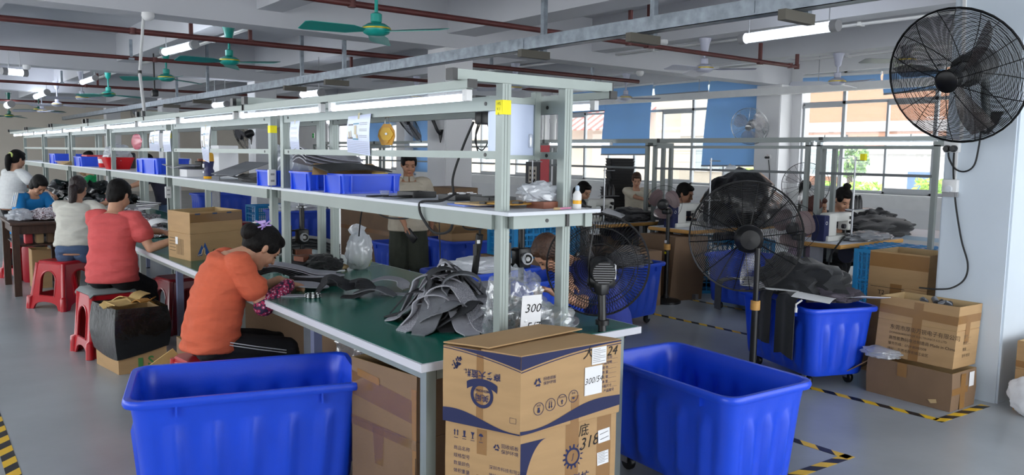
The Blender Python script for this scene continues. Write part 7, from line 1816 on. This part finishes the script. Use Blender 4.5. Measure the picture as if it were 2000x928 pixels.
# bag with green contents
p = g(702, 526)
t = thing('milky_bag', 'milky plastic bag with olive contents standing right of the second posts', 'bag', p)
m = MB(BAGM); m.blob((0, 0, .12), (.085, .06, .13), .22, 2, 101, 4, flat=-.12); m.grid(lambda u, v: (-.06 + .12 * u + .02 * math.sin(v * 6), .0 + .012 * math.sin(u * 9), .2 + .1 * v - .05 * abs(u - .4)), 8, 5, 0); m.build('film', t)
m = MB(mat('olive contents', (150, 156, 104), .7, var=.15)); m.blob((.015, 0, .05), (.07, .04, .045), .15, 2, 102, 3, flat=-.04); m.build('contents', t)
m = MB(CARDL); m.blob((0, 0, 0), (.05, .03, .02), .2, 2, 103, 3, flat=-.015); o = m.build('tan_scrap'); o.location = p + Vector((-.1, .06, .016)); tag(o, 'tan scrap at the left foot of the milky bag', 'scrap')
# press tools
def press(label, px, py, z, block=None, side=-1):
    q = P(px, py, x=2.12) if z is None else P(px, py, z=z)
    t = thing('hand_press', label, 'press', (q.x, q.y, 0)); h = q.z
    m = MB(BLACK); m.cyl((0, 0, h + .05), (0, 0, h + .21), .017, seg=12); m.build('column', t)
    m = MB(BLACK); m.rbox((0, 0, h), (.075, .07, .1), .008); m.box(-.1, .0, .02, .04, h - .04, h - .03); m.box(-.1, .0, .02, .04, h + .035, h + .045); m.build('frame', t)
    m = MB(STEEL); c = Vector((-.03, -.055, h + .0)); d = Vector((-.2, -.98, 0)); m.cyl(Vector((0, -.03, h)), Vector((-.008, -.062, h)), .03, seg=20); m.use(BLACK); m.cyl(Vector((-.008, -.062, h)), Vector((-.009, -.064, h)), .022, seg=20); m.use(CHROME); m.cyl(Vector((-.009, -.064, h)), Vector((-.01, -.068, h)), .012, seg=16); m.build('hand_wheel', t)
    m = MB(BLACK); m.cyl((0, 0, h - .05), (0, 0, (block or TZ + .12)), .014, seg=12); m.build('ram', t)
    if block: 
        m = MB(WOODR); m.box(-.055, .055, -.035, .035, block - .035, block); m.build('press_block', t)
    m = MB(STEEL); m.cyl((-.02, 0, h + .2), (-.02, 0, h + .27), .004, seg=8); m.cyl((.02, 0, h + .2), (.02, 0, h + .27), .004, seg=8); m.rbox((0, 0, h + .2), (.07, .03, .015), .004); m.build('guide_rods', t)
    m = MB(BLACK); m.box(-.1, -.08, -.02, .06, TZ, h + .08); m.box(-.12, .06, -.06, .08, TZ, TZ + .012); m.build('stand', t)
press('black hand press with a wooden block between the second and middle posts', 590, 462, .93, .845)
press('black hand press standing between the near post pair', 1018, 503, .99)
for k, (px, py, r, lb) in enumerate(((600, 512, .3, 'red brown wooden block lying on the black pads under the press'),)):
    m = MB(WOODR); m.box(-.07, .07, -.045, .045, 0, .03); o = m.build('wooden_block'); q = P(px, py, z=.80); o.location = (q.x, q.y, TZ + .062); o.rotation_euler = (0, 0, r); tag(o, lb, 'block')
q = P(598, 522, z=.77)
for k in range(6):
    m = MB(FELTD); m.poly(rrect(.26, .16, .03, 3), .008); o = m.build('foam_pad'); o.location = (q.x, q.y, TZ + .001 + .0095 * k); o.rotation_euler = (0, 0, .2 + .05 * math.sin(k)); tag(o, 'dark foam pads stacked under the wooden block', 'pad', 'dark foam pads under the press')
for k in range(7):
    q = P(606, 490, z=.8); z = TZ + .008 + .012 * k
    strip('charcoal blanks bent in a thick pile behind the press', [(q.x - .2, q.y + .2, z), (q.x - .06, q.y + .12, z + .06), (q.x + .1, q.y + .05, z + .05), (q.x + .22, q.y - .02, z)], .2, FELTD if k % 2 else CLOTHG, grp='bent charcoal blanks behind the press')
q = P(634, 520, z=.78); wrapped('black mesh pouch heap at the foot of the middle posts', (q.x, q.y, TZ + .045), (.12, .1, .06), CLOTHK, 105, .3, flat=-.04, name='black_pouch', cat='pouch')
m = MB(PAPER); m.box(-.2, .2, -.2, .2, 0, .02); o = m.build('white_sheets'); o.location = (2.15, 5.75, TZ); tag(o, 'white sheets lying behind the second posts', 'sheets')
# the big pile of grey insoles
ctr = Vector((1.93, 2.93, TZ)); r2 = random.Random(21)
core = MB(FELTD); core.blob((0, 0, 0), (.13, .16, .12), .25, 2, 106, 4, flat=-.02); o = core.build('insole_heap'); o.location = ctr + Vector((.03, .04, .03)); tag(o, 'dark grey crumpled inner insoles at the heart of the grey pile', 'insoles', kind='stuff')
LBL = 'grey flecked insole blanks draped in a tall pile on the nearest bench'
paths = []
for k in range(16):
    a = -2.9 + k * .36 + r2.uniform(-.1, .1); R0 = r2.uniform(.02, .08); R1 = r2.uniform(.17, .25); zt = r2.uniform(.13, .22)
    d = Vector((math.cos(a), math.sin(a), 0)); w0 = ctr + Vector((.02, .06, 0)) - d * R0
    paths.append([w0 + Vector((0, 0, zt)), ctr + d * R1 * .35 + Vector((0, .02, zt * .92)), ctr + d * R1 * .7 + Vector((0, 0, zt * .5)), ctr + d * R1 * .95 + Vector((0, 0, .03)), ctr + d * R1 * 1.25 + Vector((0, 0, .006))])
for k, pth in enumerate(paths): strip(LBL, pth, r2.uniform(.085, .12), (FELTW, FELT, FELTD, FELTL)[k % 4], th=.006, grp='grey insole blanks in the tall pile')
for k in range(6):
    a = -2.2 + .5 * k; d = Vector((math.cos(a), math.sin(a), 0)); e = Vector((-d.y, d.x, 0)); b = ctr + d * .14
    strip(LBL, [b - e * .12 + Vector((0, 0, .02)), b - e * .03 + d * .05 + Vector((0, 0, .09)), b + e * .05 + Vector((0, 0, .12)), b + e * .13 - d * .03 + Vector((0, 0, .05))], .08, (FELT, FELTD, FELTW)[k % 3], th=.006, grp='grey insole blanks in the tall pile')
for k, (a, b, h, r_, t0, t1, w_, mt_) in enumerate(((-.10, -.10, .06, .05, 2.6, -1.9, .09, FELT), (-.05, -.13, .09, .06, 3.4, -1.2, .09, FELTL), (.0, -.10, .13, .055, 3.8, -.6, .1, FELTW), (-.13, -.04, .10, .05, 2.9, -1.5, .09, FELTD),
        (.05, -.14, .05, .045, 3.0, -1.6, .08, FELTD), (-.02, -.05, .20, .05, 3.6, -1.0, .09, FELTD), (.06, -.06, .17, .06, 3.9, -.4, .1, FELT), (-.08, -.02, .17, .05, 3.3, -1.0, .09, FELTL))):
    pth = [ctr + Dr * (a + r_ * 1.5 * math.cos(t)) + Df * (b + .015 * i) + Vector((0, 0, max(.006, h + r_ * math.sin(t)))) for i, t in enumerate([t0 + (t1 - t0) * j / 6 for j in range(7)])]
    pth = [pth[0] + Dr * -.05 + Vector((0, 0, -h * .6))] + pth
    strip(LBL, pth, w_, mt_, th=.006, grp='grey insole blanks in the tall pile', lat0=tuple(Df * .93 + Dr * .3 * math.sin(k)))
q = ctr + Vector((.03, .08, .0))
for k in range(4): strip(LBL, [q + Vector((-.05 + .03 * k, .02, .12)), q + Vector((-.03 + .03 * k, .0, .26 - .01 * k)), q + Vector((.02 + .03 * k, -.03, .25 - .02 * k)), q + Vector((.1 + .03 * k, -.1, .1)), q + Vector((.15 + .02 * k, -.16, .02))], .1, (FELTL, FELTD, FELTW, FELT)[k], th=.006, grp='grey insole blanks in the tall pile')
# clear bags with number note at the near posts
t = thing('clear_bag', 'large clear plastic bag with a paper reading 300 between the near posts', 'bag', (2.02, 2.56, TZ))
m = MB(BAGC); m.blob((0, 0, .1), (.14, .1, .16), .3, 2, 107, 5, flat=-.1); m.build('film', t)
m = MB(CLOTHK); m.blob((.02, .02, .05), (.1, .06, .045), .25, 2, 108, 3, flat=-.04); m.build('contents', t)
m = MB(PAPER); Mq = frame((-.02, -.125, .09), (.985, -.17, 0), (.05, .05, .99), (-.17, -.98, .05)); m.face([(-.05, -.09), (.045, -.09), (.05, .1), (-.04, .1)], Mq); m.use(INK); m.text('300', .05, Mq @ T(.008, .045, .001), font_shear=.25); m.text('5/7', .05, Mq @ T(.01, -.03, .001), font_shear=.25); m.build('paper_note', t)
wrapped('crumpled silver clear bag lying in front of the near posts', (2.16, 2.50, TZ + .05), (.11, .07, .075), BAGC, 109, .4, flat=-.05)
wrapped('black rolled cloth inside the crumpled bags at the near posts', (2.08, 2.50, TZ + .035), (.08, .06, .035), CLOTHK, 110, .2, flat=-.03, name='black_roll', cat='cloth')
m = MB(FELTL); m.poly(SOL, .006); o = m.build('insole'); o.location = (2.33, 2.62, TZ + .001); o.rotation_euler = (0, 0, .4); o.scale = (1.2, 1.3, 1); tag(o, 'light grey insole lying beside the bench fan', 'insole')
for k in range(8):
    m = MB(FELTD if k < 6 else FELTL); m.poly(SOL, .007); o = m.build('insole'); o.location = (2.42, 3.35 + .006 * (k % 3), TZ + .001 + .009 * k); o.rotation_euler = (.0, .0, .2 + .12 * math.sin(k * 3)); o.scale = (1.05, 1.05, 1); tag(o, 'dark insoles stacked at the rear edge behind the press between the near posts', 'insole', 'dark insoles stacked at the rear bench edge')
